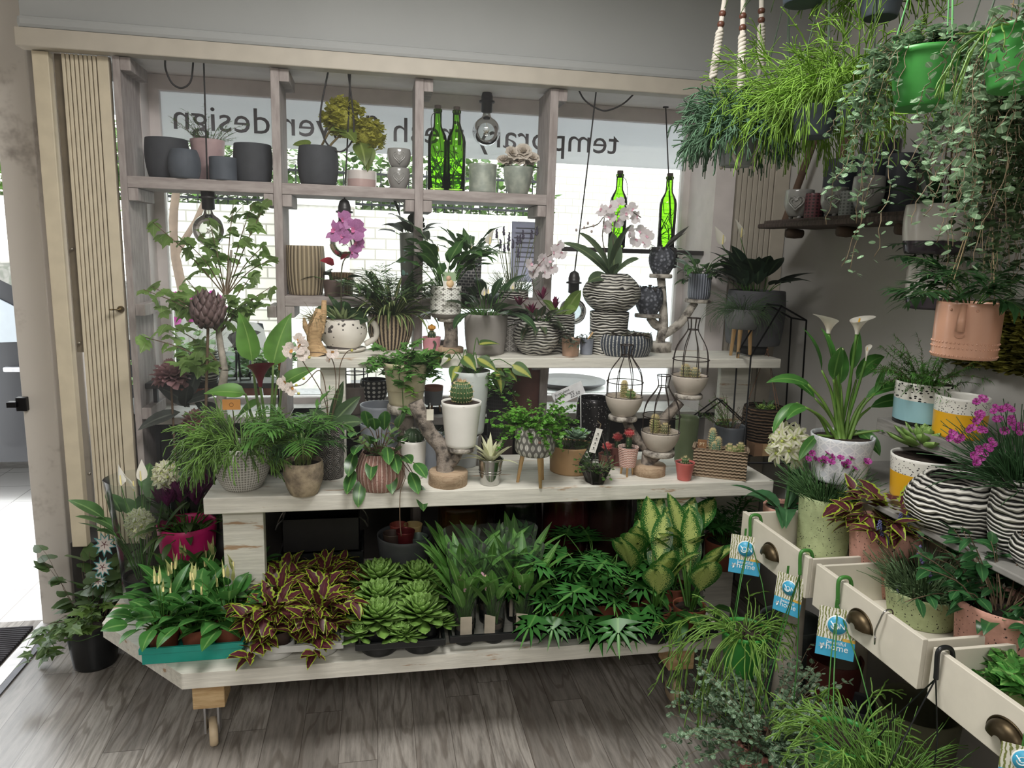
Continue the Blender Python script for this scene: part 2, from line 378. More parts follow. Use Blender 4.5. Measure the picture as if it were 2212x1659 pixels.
def wood(name, a, b, sc=10, axis=0, rough=.6, st=(1, 9, 9)):
    g = G(name); x, y, z = g.xyz('Object'); o = [x, y, z]; s = list(st); s = s[-axis:] + s[:-axis] if axis else s
    n = g.noise(sc, 4, g.vec(*[p * k for p, k in zip(o, s)]), .6); g.col(g.mix(n.ss(.3, .7), a, b)); g.bump(n, .25, .004); return g.set(rough)
def bark(name, a='8d8379', b='3a3430', sc=30):
    g = G(name); n = g.noise(sc, 5, None, .7); d, _ = g.voro(sc * 1.4); g.col(g.mix((n + d * .3).ss(.45, .75), b, a)); g.bump(n, .9, .01); return g.set(.95)
def clear(name, tint='ffffff', opac=0.0, tintop=None, rough=0.0, ior=1.35):
    g = G(name); nt = g.nt; t = g.node('ShaderNodeBsdfTransparent'); t.inputs[0].default_value = (*lin(tint), 1)
    gl = g.node('ShaderNodeBsdfGlossy'); gl.inputs['Roughness'].default_value = rough; fr = g.node('ShaderNodeFresnel'); fr.inputs[0].default_value = ior
    x = g.node('ShaderNodeMixShader'); nt.links.new(fr.outputs[0], x.inputs[0]); nt.links.new(t.outputs[0], x.inputs[1]); nt.links.new(gl.outputs[0], x.inputs[2])
    o = x.outputs[0]
    if opac:
        d = g.node('ShaderNodeBsdfDiffuse'); d.inputs[0].default_value = (*lin(tintop or tint), 1); y = g.node('ShaderNodeMixShader'); y.inputs[0].default_value = opac
        nt.links.new(o, y.inputs[1]); nt.links.new(d.outputs[0], y.inputs[2]); o = y.outputs[0]
    nt.links.new(o, g.out.inputs[0]); return g.m
GLASS = clear('clear_glass', 'f4f8f7'); BULBG = clear('bulb_glass', 'f0f1ef', ior=1.65, opac=.02, tintop='c9c6c2'); GLASSP = clear('plastic_sleeve', 'eef2f0', opac=.03, tintop='c5cac6', rough=.15, ior=1.18)
GREENG = clear('green_bottle_glass', 'd6f49e', rough=.02)
BLACKM = plain('17171a', .4, .1, metal=.6); BLACKP = plain('16181a', .35, .1); SOILM = plain('2c211a', .95, .35, 60, .8)
WHITEP = plain('e4e2dc', .35, .03); CREAM = plain('d3c7af', .5, .05)
TIMBER = wood('grey_mauve_timber', '8f8582', 'aca3a0', 8, 0, .75, (6, 6, 1.2)); TIMBERX = wood('grey_mauve_board', '8f8582', 'aca3a0', 8, 0, .75, (1.2, 6, 6))
BENCH = distressed('distressed_white_paint'); PALEWOOD = wood('pale_wood', 'c59b66', 'dcb887', 14, 0, .55, (6, 6, 1)); LOGW = wood('cut_log_wood', '9a8168', 'b8a288', 25, 0, .8)
BARK = bark('grey_bark'); BIRCH = bark('birch_bark', 'b9b2a8', '4a433d', 22)
STEMG = leaf('4e7a34'); STEMB = plain('5b4a38', .8)

# ---------------------------------------------------------------- the shop: floor, walls, window
XR = 1.68; YG = 3.07; YP = 2.75
g = G('laminate_floor'); x, y, z = g.xyz('Object')
bx = x / .115 + 40; row = bx.floor(); off = (row * 12.9898).sin() * 43758.5; yy = y / .85 + off.frac(); pid = (row * 7.13 + yy.floor() * 3.71).sin() * 437.58
tone = pid.frac()
grain = g.noise(7, 5, g.vec(x * 9 + tone * 30, y * .9, tone * 20), .65); rings = ((x * 60 + g.noise(2.2, 2, g.vec(x * 5 + tone * 9, y * .8, tone * 50)) * 34).sin())
c = g.mix(tone, '87817b', 'b0aaa3'); c = g.mix(grain.ss(.2, .7), dk('6d6863', 1), c); c = g.mix((rings.ss(.55, 1.0)) * .45, c, '574d45')
gap = bx.frac().lt(.02).op('MAXIMUM', yy.frac().lt(.003)); c = g.mix(gap * .6, c, '3b342e'); g.col(c); g.bump(grain, .08, .002); FLOORM = g.set(.27, 0, .6)
struct('floor', box(B(), -2.62, XR, -2.6, 2.97, -.05, 0), FLOORM, smooth=False)
WALLM = plain('c6c1b9', .85, .03, 3); g = G('embossed_wallpaper'); d, _ = g.voro(16); g.col('b3b1ad'); g.bump(d.lt(.42), .35, .003); PAPER = g.set(.8, 0, .2)
BULK = plain('aeb0b0', .85, .03, 3)
struct('ceiling', box(B(), -2.62, XR + .1, -2.6, 3.2, 2.6, 2.65), WALLM, smooth=False)
struct('wall_right', box(B(), XR, XR + .1, -2.6, 3.15, 0, 2.6), PAPER, smooth=False)
struct('wall_back', box(B(), -2.62, XR, -2.7, -2.6, 0, 2.6), WALLM, smooth=False)
struct('wall_left', box(B(), -2.72, -2.62, -2.7, 3.2, 0, 2.6), WALLM, smooth=False)
b = B(); box(b, -1.30, -1.185, 2.93, 3.15, 0, 2.6); box(b, -1.195, -1.10, 2.985, 3.15, 0, 2.6); box(b, -2.62, -1.30, 2.93, 3.15, 2.25, 2.6)
g = G('worn_pillar_paint'); n = g.noise(3, 5, None, .7); n3 = g.noise(26, 3); g.col(g.mix((n + n3 * .15).ss(.62, .8), 'd3cdc6', '9a928b')); PIL = g.set(.7)
struct('wall_front', b, PIL, smooth=False, bevel=.006)
struct('wall_front_bulkhead', box(B(), -1.13, XR, 2.77, 3.15, 2.165, 2.6), BULK, smooth=False)
TRIMC = plain('bdb5a8', .55, .04)
struct('added_film_shade', box(B(), -1.3, XR, 3.15, 3.95, 2.10, 2.2), BULK, smooth=False)  # overhang added outside to shade the top of the frosted film
struct('trim_1', box(B(), -1.13, XR, 2.715, 2.775, 2.107, 2.165), TRIMC, smooth=False, bevel=.004)
struct('trim_2', box(B(), -1.13, XR, 2.735, 2.78, 2.168, 2.207), BULK, smooth=False, bevel=.012)
struct('ceiling_of_window_bay', box(B(), -.86, 1.42, 2.77, 3.1, 2.12, 2.16), plain('efeae8', .7, .03), smooth=False)
DARKW = plain('34312f', .8)
struct('wall_under_window', box(B(), -1.0, XR, 2.97, 3.15, 0, .84), DARKW, smooth=False)
struct('wall_plinth', box(B(), -1.125, -.87, 2.80, 2.96, 0, .388), DARKW, smooth=False, bevel=.004)
PINKW = plain('d6cecc', .6, .05)
b = B(); box(b, -.87, -.832, 2.955, YG + .04, .84, 2.12); struct('window_reveal', b, PINKW, smooth=False)
b = B(); box(b, 1.345, 1.38, 2.80, YG + .04, .84, 2.12); box(b, 1.38, 1.43, 2.80, 2.9, .3, 2.12); struct('window_reveal_right', b, PINKW, smooth=False)
b = B(); box(b, -.834, -.795, YG - .02, YG + .03, .84, 2.12); box(b, 1.315, 1.35, YG - .02, YG + .03, .84, 2.12); box(b, -.8, 1.32, YG - .02, YG + .03, 2.062, 2.12); box(b, -.8, 1.32, YG - .02, YG + .03, .84, .885)
wf = struct('window_1', b, PINKW, smooth=False, bevel=.003)
box(b := B(), -.8, 1.32, YG + .004, YG + .009, .88, 2.065); b.build('pane', GLASS, wf, smooth=False)
struct('trim_3_window_sill', box(B(), -.86, 1.43, 2.80, YG, .835, .862), plain('cdc9c4', .5), smooth=False, bevel=.004)
# frosted film with the shop lettering, stuck on the pane
zf0 = ony(640, 322, YG).z
g = G('frosted_film'); t = g.node('ShaderNodeBsdfTranslucent'); t.inputs[0].default_value = (.92, .92, .95, 1); d = g.node('ShaderNodeBsdfDiffuse'); d.inputs[0].default_value = (.45, .45, .47, 1)
tr = g.node('ShaderNodeBsdfTransparent'); m1 = g.node('ShaderNodeMixShader'); m1.inputs[0].default_value = .12; m2 = g.node('ShaderNodeMixShader'); m2.inputs[0].default_value = .22
for a_, b_ in ((t.outputs[0], m1.inputs[1]), (d.outputs[0], m1.inputs[2]), (m1.outputs[0], m2.inputs[1]), (tr.outputs[0], m2.inputs[2]), (m2.outputs[0], g.out.inputs[0])): g.nt.links.new(a_, b_)
box(b := B(), -.795, 1.316, YG + .0015, YG + .0035, zf0, 2.062); film = b.build('frosted_film', g.m, wf, smooth=False)
DG = bpy.context.evaluated_depsgraph_get
def text(name, s, mat, parent=None, extr=.0006, size=1.0, shear=0, space=1.0):
    c = bpy.data.curves.new(name, 'FONT'); c.body = s; c.extrude = extr; c.size = size; c.shear = shear; c.align_x = 'CENTER'; c.space_character = space; c.resolution_u = 3
    o = bpy.data.objects.new(name, c); C.objects.link(o); dg = DG(); dg.update()
    me = bpy.data.meshes.new_from_object(o.evaluated_get(dg)); bpy.data.objects.remove(o); me.name = name
    me.materials.clear(); me.materials.append(mat); p = bpy.data.objects.new(name, me); C.objects.link(p)
    if parent: p.parent = parent
    return p
LETTER = plain('5b585c', .6, .03)
tx = text('window_lettering', 'temporary fresh flower design', LETTER, wf, extr=.001)
bb = [v.co.copy() for v in tx.data.vertices]; x0, x1 = min(v.x for v in bb), max(v.x for v in bb)
XL, XRt = ony(375, 260, YG).x, ony(1337, 305, YG).x
zb, zt = ony(392, 279, YG).z, ony(392, 238, YG).z
sx = (XRt - XL) / (x1 - x0); sz = (zt - zb) / .51
me = tx.data
for v in me.vertices: v.co = Vector((XRt - (v.co.x - x0) * sx, YG - .001 + v.co.z, zb + v.co.y * sz))
# notice taped to the pane
b = B(); p0, p1 = ony(1106, 478, YG), ony(1163, 610, YG); box(b, p0.x, p1.x, YG - .001, YG + .001, p1.z, p0.z, 0)
for k in range(9):
    zz = p0.z - .03 - k * .02; ww = (p1.x - p0.x) * R.uniform(.3, .42); cx = (p0.x + p1.x) / 2; box(b, cx - ww, cx + ww, YG - .0016, YG, zz, zz + .005, 1)
tag(b.build('window_notice', [leaf('d5d4e2', tr=.6, var=.02, rough=.9), plain('8d8c99', .8)], smooth=False), 'white paper notice with grey lines of print taped to the pane', 'notice')
# folding shutters of beige boards on both sides of the window
def shutter(label, xs, y, z0, z1, strip=None, key=False, mat=None):
    t = thing('shutter_panel', label, 'shutter', (xs[0], y, z0), 'beige folding shutters'); h = z1 - z0; W = xs[1] - xs[0]; b = B()
    n = 7; sw = W * .27; bw = (W - sw - W * .07) / n
    box(b, 0, W * .07, 0, .02, 0, h)
    for k in range(n): box(b, W * .07 + k * bw + .0018, W * .07 + (k + 1) * bw - .0012, .003, .02, 0, h)
    box(b, W - sw + .003, W, 0, .02, 0, h); b.build('grooved_board', mat or CREAM, t, smooth=False, bevel=.002)
    box(b := B(), 0, W, .02, .026, 0, h); b.build('backing', plain('8a7f68', .7), t, smooth=False)
    if strip:
        box(b := B(), strip[0] - xs[0], strip[1] - xs[0], -.01, .03, 0, h); b.build('edge_strip', mat or CREAM, t, smooth=False, bevel=.003)
        box(b := B(), strip[1] - xs[0] + .008, -.004, .015, .022, h * .42, h); b.build('hinge_rail', plain('6d6353', .6), t, smooth=False)
        for zz in (h * .16, h * .44, h * .63): ball(b := B(), (-.014, .005, zz), .006); b.build('hinge_pin', plain('8c8478', .4, metal=.7), t)
    if key:
        kp = ony(262, 668, y); b = B(); lathe(b, [(0, 0), (.012, 0), (.012, .006), (.006, .01), (.006, .02), (0, .02)], 14); o = b.build('lock', plain('7d6a45', .4, metal=.9), t, loc=(kp.x - xs[0], -.002, kp.z - z0)); o.rotation_euler = (math.pi / 2, 0, 0)
        b = B(); box(b, -.02, .004, -.002, .002, -.004, .004); box(b, -.03, -.018, -.002, .002, -.008, .01); b.build('key', plain('7d6a45', .4, metal=.9), o, loc=(0, 0, .02))
    return t
shutter('tall beige grooved shutter with a small key lock beside the doorway', (-1.015, -.872), 2.765, .388, 2.105, (-1.10, -1.05), True)
shutter('beige grooved shutter between the bright window and the grey right wall', (1.425, XR - .005), 2.81, .3, 2.107, mat=plain('b5ada0', .55, .05))
# door jamb latch, door mat, threshold
p = onz(95, 1383, 0); q = onz(0, 1533, 0); mx = p.x
g = G('ribbed_mat'); x, y, z = g.xyz('Object'); s = (y * 420).sin(); g.col(g.mix(s.ss(-.4, .6), '1d1b1e', '3d393d')); g.bump(s, 1, .006); MATM = g.set(.95)
tag(box(B(), -2.5, mx - .075, .4, 2.9, .001, .014).build('door_mat', MATM, smooth=False, bevel=.003), 'black ribbed entrance mat lying inside the doorway', 'mat')
tag(box(B(), mx - .068, mx - .012, .4, 2.95, .001, .006).build('threshold_strip', plain('b9b6b4', .4, metal=.5), smooth=False, bevel=.002), 'pale metal edging strip between the black mat and the floor', 'strip')
tag(box(B(), mx - .010, mx + .012, .4, 2.95, .001, .007).build('floor_edge_strip', plain('5c5c62', .45), smooth=False), 'dark grey edge strip at the start of the wood floor', 'strip')
b = B(); p = ony(53, 871, 2.93); box(b, p.x - .02, p.x + .016, 2.905, 2.93, p.z - .026, p.z + .026); box(b, p.x - .045, p.x - .012, 2.89, 2.92, p.z - .01, p.z + .012)
tag(b.build('door_latch', BLACKM, smooth=False, bevel=.003), 'small black latch plate on the pale door pillar', 'latch')

# ---------------------------------------------------------------- the street outside
PAVE = G('pavement_tiles'); x, y, z = PAVE.xyz('Object'); s = (x / .3).frac().lt(.02).op('MAXIMUM', (y / .3).frac().lt(.02)); PAVE.col(PAVE.mix(s, 'd9d6d2', 'a5a19c')); PAVE.set(.8)
struct('ground_pavement', box(B(), -14, 14, 2.97, 5.2, -.12, -.02), PAVE.m, smooth=False)
struct('ground_road', box(B(), -30, 30, 5.2, 40, -.2, -.1), plain('8f8d8c', .9), smooth=False)
g = G('pale_stone_blocks'); br = g.node('ShaderNodeTexBrick'); x, y, z = g.xyz('Object'); g.nt.links.new(g.vec(x + y, z, 0), br.inputs['Vector'])
br.inputs['Scale'].default_value = 2.0; br.inputs['Mortar Size'].default_value = .02
for i_, h_ in ((1, 'dcd6cc'), (2, 'c9c2b6'), (3, '9b948a')): br.inputs[i_].default_value = (*lin(h_), 1)
g.col(br.outputs[0]); STONE = g.set(.9)
YS = 9.0; zw = ony(650, 448, YS).z
struct('wall_street', box(B(), -14, 14, YS, YS + .4, -.2, zw), STONE, smooth=False)
t = thing('gate_pier', 'pale stone gate pier across the street with a moulded cap', 'pier', (ony(690, 500, YS).x, YS - .45, -.1)); box(b := B(), -.35, .35, -.1, .3, 0, zw + .1); b.build('shaft', plain('cfc9c0', .9), t, smooth=False); box(b := B(), -.42, .42, -.16, .36, zw + .1, zw + .22); b.build('cap', plain('d9d3cb', .9), t, smooth=False)
t = thing('street_railing', 'dark iron railing on top of the street wall under the hedge', 'railing', (0, YS + .15, zw)); b = B()
box(b, -4, 2.2, -.012, .012, .06, .085); box(b, -4, 2.2, -.012, .012, .42, .445); b.build('rail', BLACKM, t, smooth=False)
b = B(); xs = np.arange(-4, 2.2, .11); tubes(b, [[(x_, 0, 0), (x_, 0, .5)] for x_ in xs], .008, 5); b.build('baluster', BLACKM, t)
HEDGE = leaf('5d7a3f', var=.5, scale=4)
b = B(); n = 5200; fans(b, np.stack([U(-5, 2.4, n), U(YS + .6, YS + 1.6, n), zw + rng.random(n) ** 1.3 * 1.15], -1), U(0, 6.3, n), U(-.6, .9, n), U(.07, .14, n), HEART)
tag(b.build('street_hedge', HEDGE), 'leafy green hedge behind the railing across the street', 'hedge', kind='stuff')
struct('house_across_street', box(B(), -12, 12, YS + 4, YS + 4.5, -.2, 7), STONE, smooth=False)
t = thing('street_tree', 'small bare-trunked tree across the street behind the first bay', 'tree', (ony(385, 500, YS - 1.2).x, YS - 1.2, -.1)); b = B()
tube(b, [(0, 0, 0), (.05, 0, .8), (-.05, 0, 1.7), (.1, 0, 2.6)], [.06, .05, .045, .03], 8, smoothn=4); tube(b, [(-.03, 0, 1.5), (.25, 0, 2.0), (.35, .1, 2.7)], [.035, .025, .02], 7, smoothn=3); b.build('trunk', plain('6d5a4c', .9), t)
b = B(); n = 700; a = rng.normal(0, .5, (n, 3)) * [1.1, .8, .6] + [0.1, 0, 2.9]; fans(b, a, U(0, 6.3, n), U(-.6, .8, n), U(.07, .13, n), HEART); b.build('crown', HEDGE, t)
def car(label, x, y, rz, paint):
    t = thing('parked_car', label, 'car', (x, y, -.1), 'cars parked in the street', rz)
    prof = [(-2.1, .35), (-2.12, .7), (-1.95, .88), (-1.2, .98), (-.55, 1.42), (.75, 1.46), (1.5, 1.05), (2.05, .98), (2.12, .6), (2.08, .32)]
    n = len(prof); v = [(px, -.82, pz) for px, pz in prof] + [(px, .82, pz) for px, pz in prof]; b = B()
    b.add(v, [[i, (i + 1) % n, n + (i + 1) % n, n + i] for i in range(n)])
    for s_ in (0, n):
        b.add([v[s_ + i] for i in range(n)] + [(0, v[s_][1], .7)], [[i, (i + 1) % n, n] for i in range(n)])
    b.build('body', paint, t, smooth=False, bevel=.05)
    for s_ in (-1, 1):
        w_ = [(-1.05, 1.0), (-.5, 1.36), (.08, 1.38), (.08, 1.0)], [(.16, 1.0), (.16, 1.38), (.7, 1.38), (1.3, 1.04)]
        for q in w_:
            b = B(); vv = [(px, s_ * .835, pz) for px, pz in q] + [(px, s_ * .80, pz) for px, pz in q]; b.add(vv, [[0, 1, 2, 3], [4, 5, 6, 7], [0, 1, 5, 4], [1, 2, 6, 5], [2, 3, 7, 6], [3, 0, 4, 7]]); b.build('side_window', plain('9fa6ab', .08, .02), t, smooth=False)
        for hx in (-.1, 1.0): box(b := B(), hx - .1, hx + .1, s_ * .85 - .015, s_ * .85 + .015, .86, .89); b.build('door_handle', plain('b5b5b8', .3, metal=.8), t, smooth=False, bevel=.008)
        for wx in (-1.35, 1.35):
            b = B(); lathe(b, [(0, 0), (.2, 0), (.2, .02), (.32, .02), (.33, .1), (.32, .2), (0, .2)], 28); o = b.build('wheel', plain('222224', .8), t, loc=(wx, s_ * .84 if s_ < 0 else .84, .33)); o.rotation_euler = (math.pi / 2 * -s_ + math.pi, 0, 0)
        box(b := B(), -2.13, -2.0, s_ * .62 - .14, s_ * .62 + .14, .66, .8); b.build('lamp', plain('d8d8d4', .2), t, smooth=False, bevel=.02)
    return t
car('dark blue-grey car parked at the kerb outside the doorway', -2.95, 5.3, 0, plain('17181d', .3, .03, coat=.3))
car('pale silver car parked outside behind the window display', 2.5, 6.3, math.pi, plain('d8d9dc', .25, .03, coat=.5))
# ---------------------------------------------------------------- pots and plants
PR = {'taper': lambda u, a, c, m: a + (c - a) * u, 'round': lambda u, a, c, m: a + (c - a) * u + (m - (a + c) / 2) * 4 * u * (1 - u),
      'bowl': lambda u, a, c, m: a + (c - a) * math.sin(u * math.pi / 2) ** .8, 'tub': lambda u, a, c, m: c - (c - a) * (1 - min(1, u / .22)) ** 2,
      'egg': lambda u, a, c, m: (a + (m - a) * math.sin(min(1, u / .55) * math.pi / 2)) if u < .55 else m + (c - m) * ((u - .55) / .45) ** 2}
class Pt: pass
def potbody(b, rb, rt, h, prof='taper', rm=None, t=None, soil=.86, rib=None, n=44, wob=None, inner=None, m=0, mi=0, z0=0, rimw=0):
    rm = rm or max(rb, rt) * 1.12; fn = PR[prof]; t = t or max(.0025, rt * .06); k = 14
    us = [i / k for i in range(k + 1)]; ro = [fn(u, rb, rt, rm) for u in us]
    pr = [(1e-4, 0), (rb * .9, 0), (rb * .97, h * .004)] + [(r_, max(h * .012, u * h)) for u, r_ in zip(us, ro)]
    if rimw: pr[-2:] = [(ro[-1], h * .9), (ro[-1] + rimw, h * .91), (ro[-1] + rimw, h)]
    pr += [(pr[-1][0] - t * .3, h + t * .25), (rt - t, h - t * .1)]; nv = len(pr)
    pr += [(max(1e-3, fn(u, rb, rt, rm) - t), u * h) for u in (.95, .85, .7, .5, .3, .12)] + [(1e-4, .1 * h)]
    vz = [p[1] / h for p in pr[:nv]] + [1.0] * (len(pr) - nv)
    lathe(b, [(r_, z0 + z) for r_, z in pr], n, m=m, rib=rib, wob=wob, vz=vz)
    return fn(soil, rb, rt, rm) - t * .7
def pot(name, label, cat, c, wb, wt, h, mat, prof='taper', wm=None, soil=.86, group=None, rib=None, wob=None, z0=0, soilm=None, rimw=0, part='pot', n=44, t=None):
    p = Pt(); p.root = thing(name, label, cat, c, group); p.h = h + z0; p.rb, p.rt = wb / 2, wt / 2; p.c = Vector(c)
    b = B(); sr = potbody(b, wb / 2, wt / 2, h, prof, wm / 2 if wm else None, t, soil or .86, rib, n, wob, z0=z0, rimw=rimw); p.pot = b.build(part, mat, p.root)
    p.sz = z0 + h * (soil or .12); p.sr = sr
    if soil:
        b = B(); lathe(b, [(sr, 0), (sr * .6, h * .015), (1e-4, h * .02)], 20, (0, 0, p.sz), wob=.06); b.build('soil', soilm or SOILM, p.root)
    p.s = mpp(c); return p
def PP(name, label, cat, px, pyb, pyt, wb, wt, z, mat, prof='taper', wm=None, Y=None, X=None, **k):
    """pot whose visible foot is at (px, pyb) on level z, rim at pyt, widths in px"""
    if X is not None: q = onx(px, pyb, X); z = q.z if z is None else z; q.z = z
    elif Y is not None: q = atY(px, z, Y)
    else: q = onz(px, pyb, z)
    s = mpp(q); d = Vector((q.x, q.y, 0)).normalized(); c = q + d * (wb / 2 * s if Y is None and X is None else 0); s = mpp(c)
    D = math.hypot(c.x, c.y); zo = k.get('z0', 0); D2 = D - wt / 2 * s
    h = zat(D2, px, pyt) - z - zo
    return pot(name, label, cat, c, wb * s, wt * s, h, mat, prof, wm * s if wm else None, **k)
def legs3(p, z0, mat, n=3, r=(.006, .009), spread=1.0, a0=None, pegs=0):
    for k in range(n):
        a = (a0 if a0 is not None else -1.9) + k * 2 * math.pi / n; ca, sa = math.cos(a), math.sin(a); q = p.rb * .72
        b = B(); tube(b, [(q * .95 * ca, q * .95 * sa, z0 + .012), (q * spread * 1.2 * ca, q * spread * 1.2 * sa, 0)], [r[1], r[0]], 10); b.build('leg', mat, p.root)
def loc_(p, px, py, dy=0):
    """photo pixel -> local x,z offset of plant p in the plane of its axis"""
    q = ony(px, py, p.c.y + dy); return q - p.c
def rosette(p, mat, n=14, L=(.12, .18), W=.05, el=(.5, 1.3), droop=(.4, .9), pet=None, shape='lance', fold=.2, z=None, br=None, name='foliage', stem=None, thick=0, segs=7, az=None, roll=.3, wave=0, serr=0, nod=.5, r=.0022):
    z = p.sz if z is None else z; br = p.sr * .5 if br is None else br; b = B()
    L = U(L[0], L[1], n); el = U(el[0], el[1], n); az = U(0, 6.2832, n) if az is None else A_(az, n)
    if pet:
        P = arcs(n, U(pet[0], pet[1], n), el, U(.1, .45, n), az, br, z, 7); tubes(b, P, np.linspace(r, r * .7, 7)[None].repeat(n, 0), 5, 1); base = P[:, -1]; el = el - U(nod * .4, nod * 1.2, n)
    else:
        rr = br * np.sqrt(rng.random(n)); base = np.stack([rr * np.cos(az), rr * np.sin(az), np.full(n, z - .004)], -1)
    strips(b, base, az, el, L, np.asarray(W) * U(.8, 1.15, n), U(droop[0], droop[1], n), shape, segs, fold, U(-roll, roll, n), 0, thick, wave, serr)
    return b.build(name, [mat, stem or STEMG], p.root)
def strands(p, mat, n=160, L=(.12, .22), el=(.2, 1.4), droop=(1.2, 2.6), r=.0018, z=None, br=None, K=9, jit=.12, br2=0, name='foliage', sides=4, az=None):
    z = p.sz if z is None else z; br = p.sr * .8 if br is None else br; b = B()
    P = arcs(n, U(L[0], L[1], n), U(el[0], el[1], n), U(droop[0], droop[1], n), az, br, z, K, jit, .5); tubes(b, P, np.linspace(r, r * .55, K)[None].repeat(n, 0), sides)
    if br2:
        i = rng.integers(0, n, br2); k = rng.integers(K // 3, K - 1, br2); o = P[i, k]; d = P[i, k] - P[i, k - 1]; aa = np.arctan2(d[:, 1], d[:, 0]) + U(-1, 1, br2)
        el2 = np.arctan2(d[:, 2], np.hypot(d[:, 0], d[:, 1])) + U(-.6, .6, br2); Q = arcs(br2, U(.25, .5, br2) * np.mean(L), el2, U(0, 1.0, br2), aa, 0, 0, 5, jit); Q = Q + o[:, None]; tubes(b, Q, np.linspace(r * .8, r * .5, 5)[None].repeat(br2, 0), sides)
    return b.build(name, mat, p.root)
def rhips(p, mat, n=90, L=(.06, .14), el=(-.1, 1.45), droop=(.6, 1.7), r=.0024, lev=2, z=None, br=None, az=None, name='foliage', forks=(2.4, 2.2), fl=.55, sag=.35):
    """mistletoe cactus: jointed stems that fork again and again and arch over the rim"""
    z = p.sz if z is None else z; br = p.sr * .85 if br is None else br; b = B(); K = 6
    P = arcs(n, U(L[0], L[1], n), U(el[0], el[1], n), U(droop[0], droop[1], n), az, br, z, K, .08, .3); m = np.mean(L); tubes(b, P, np.linspace(r, r * .85, K)[None].repeat(n, 0), 4)
    for g_ in range(lev):
        N = int(len(P) * forks[min(g_, len(forks) - 1)]); i = rng.integers(0, len(P), N); k = np.where(rng.random(N) < .7, K - 1, rng.integers(2, K - 1, N)); o = P[i, k]; d = P[i, k] - P[i, k - 1]
        a2 = np.arctan2(d[:, 1], d[:, 0]) + U(-.7, .7, N); e2 = np.arctan2(d[:, 2], np.hypot(d[:, 0], d[:, 1])) + U(-.5 - sag, .5 - sag * .5, N); m *= fl
        Q = arcs(N, U(.6, 1.2, N) * m, e2, U(-.1, .6, N), a2, 0, 0, K, .1) + o[:, None]; tubes(b, Q, np.linspace(r * (.85 - .1 * g_), r * (.7 - .1 * g_), K)[None].repeat(N, 0), 4); P = Q
    return b.build(name, mat, p.root)
def bushy(p, mat, n=20, L=(.1, .2), el=(.6, 1.4), droop=(.3, 1.2), k=9, size=(.015, .03), out=IVY, stem=None, z=None, br=None, r=.0012, t0=.2, lel=(-.5, .6), cup=.4, name='foliage', jit=.08, K=10, az=None, strip=None, fan_roll=.5, cen=(0, 0), par=None):
    z = p.sz if z is None else z; br = p.sr * .6 if br is None else br; b = B()
    P = arcs(n, U(L[0], L[1], n), U(el[0], el[1], n), U(droop[0], droop[1], n), az, br, z, K, jit, .4); P[:, :, 0] += cen[0]; P[:, :, 1] += cen[1]
    tubes(b, P, np.linspace(r, r * .5, K)[None].repeat(n, 0), 4, 1)
    i = np.repeat(np.arange(n), k); t = U(t0, 1, n * k) * (K - 1.001); j = t.astype(int); fr = (t - j)[:, None]; o = P[i, j] * (1 - fr) + P[i, j + 1] * fr
    d = P[i, j + 1] - P[i, j]; a = np.arctan2(d[:, 1], d[:, 0]) + U(-1.5, 1.5, n * k); N = n * k; s = U(size[0], size[1], N)
    if strip: strips(b, o, a, U(lel[0], lel[1], N), s, s * strip[1], U(.1, .7, N), strip[0], strip[2] if len(strip) > 2 else 4, .2, U(-fan_roll, fan_roll, N))
    else: fans(b, o, a, U(lel[0], lel[1], N), s, out, U(-fan_roll, fan_roll, N), cup)
    return b.build(name, [mat, stem or STEMB], par or p.root)
def fronds(p, mat, n=14, L=(.1, .2), el=(.7, 1.4), droop=(.6, 1.5), W=.05, k=12, pet=.25, z=None, br=None, stem=None, lw=.14, name='foliage', lel=.2, r=.0014):
    """feather leaves: palm, fern"""
    z = p.sz if z is None else z; br = p.sr * .3 if br is None else br; b = B(); K = 14
    P = arcs(n, U(L[0], L[1], n), U(el[0], el[1], n), U(droop[0], droop[1], n), None, br, z, K, 0, .2); tubes(b, P, np.linspace(r, r * .4, K)[None].repeat(n, 0), 4, 1)
    for side in (-1, 1):
        i = np.repeat(np.arange(n), k); u = np.tile(np.linspace(pet, .98, k), n); t = u * (K - 1.001); j = t.astype(int); fr = (t - j)[:, None]; o = P[i, j] * (1 - fr) + P[i, j + 1] * fr
        d = P[i, j + 1] - P[i, j]; a = np.arctan2(d[:, 1], d[:, 0]) + side * U(.7, 1.1, n * k); e = np.arctan2(d[:, 2], np.hypot(d[:, 0], d[:, 1])) * .4 + U(-.25, lel, n * k)
        l = W * np.sin(np.clip((u - pet) / (1 - pet), .06, .97) * np.pi) ** .5 * U(.8, 1.1, n * k); strips(b, o, a, e, l, l * lw, U(.2, .8, n * k), 'lance', 3, .2)
    return b.build(name, [mat, stem or STEMG], p.root)
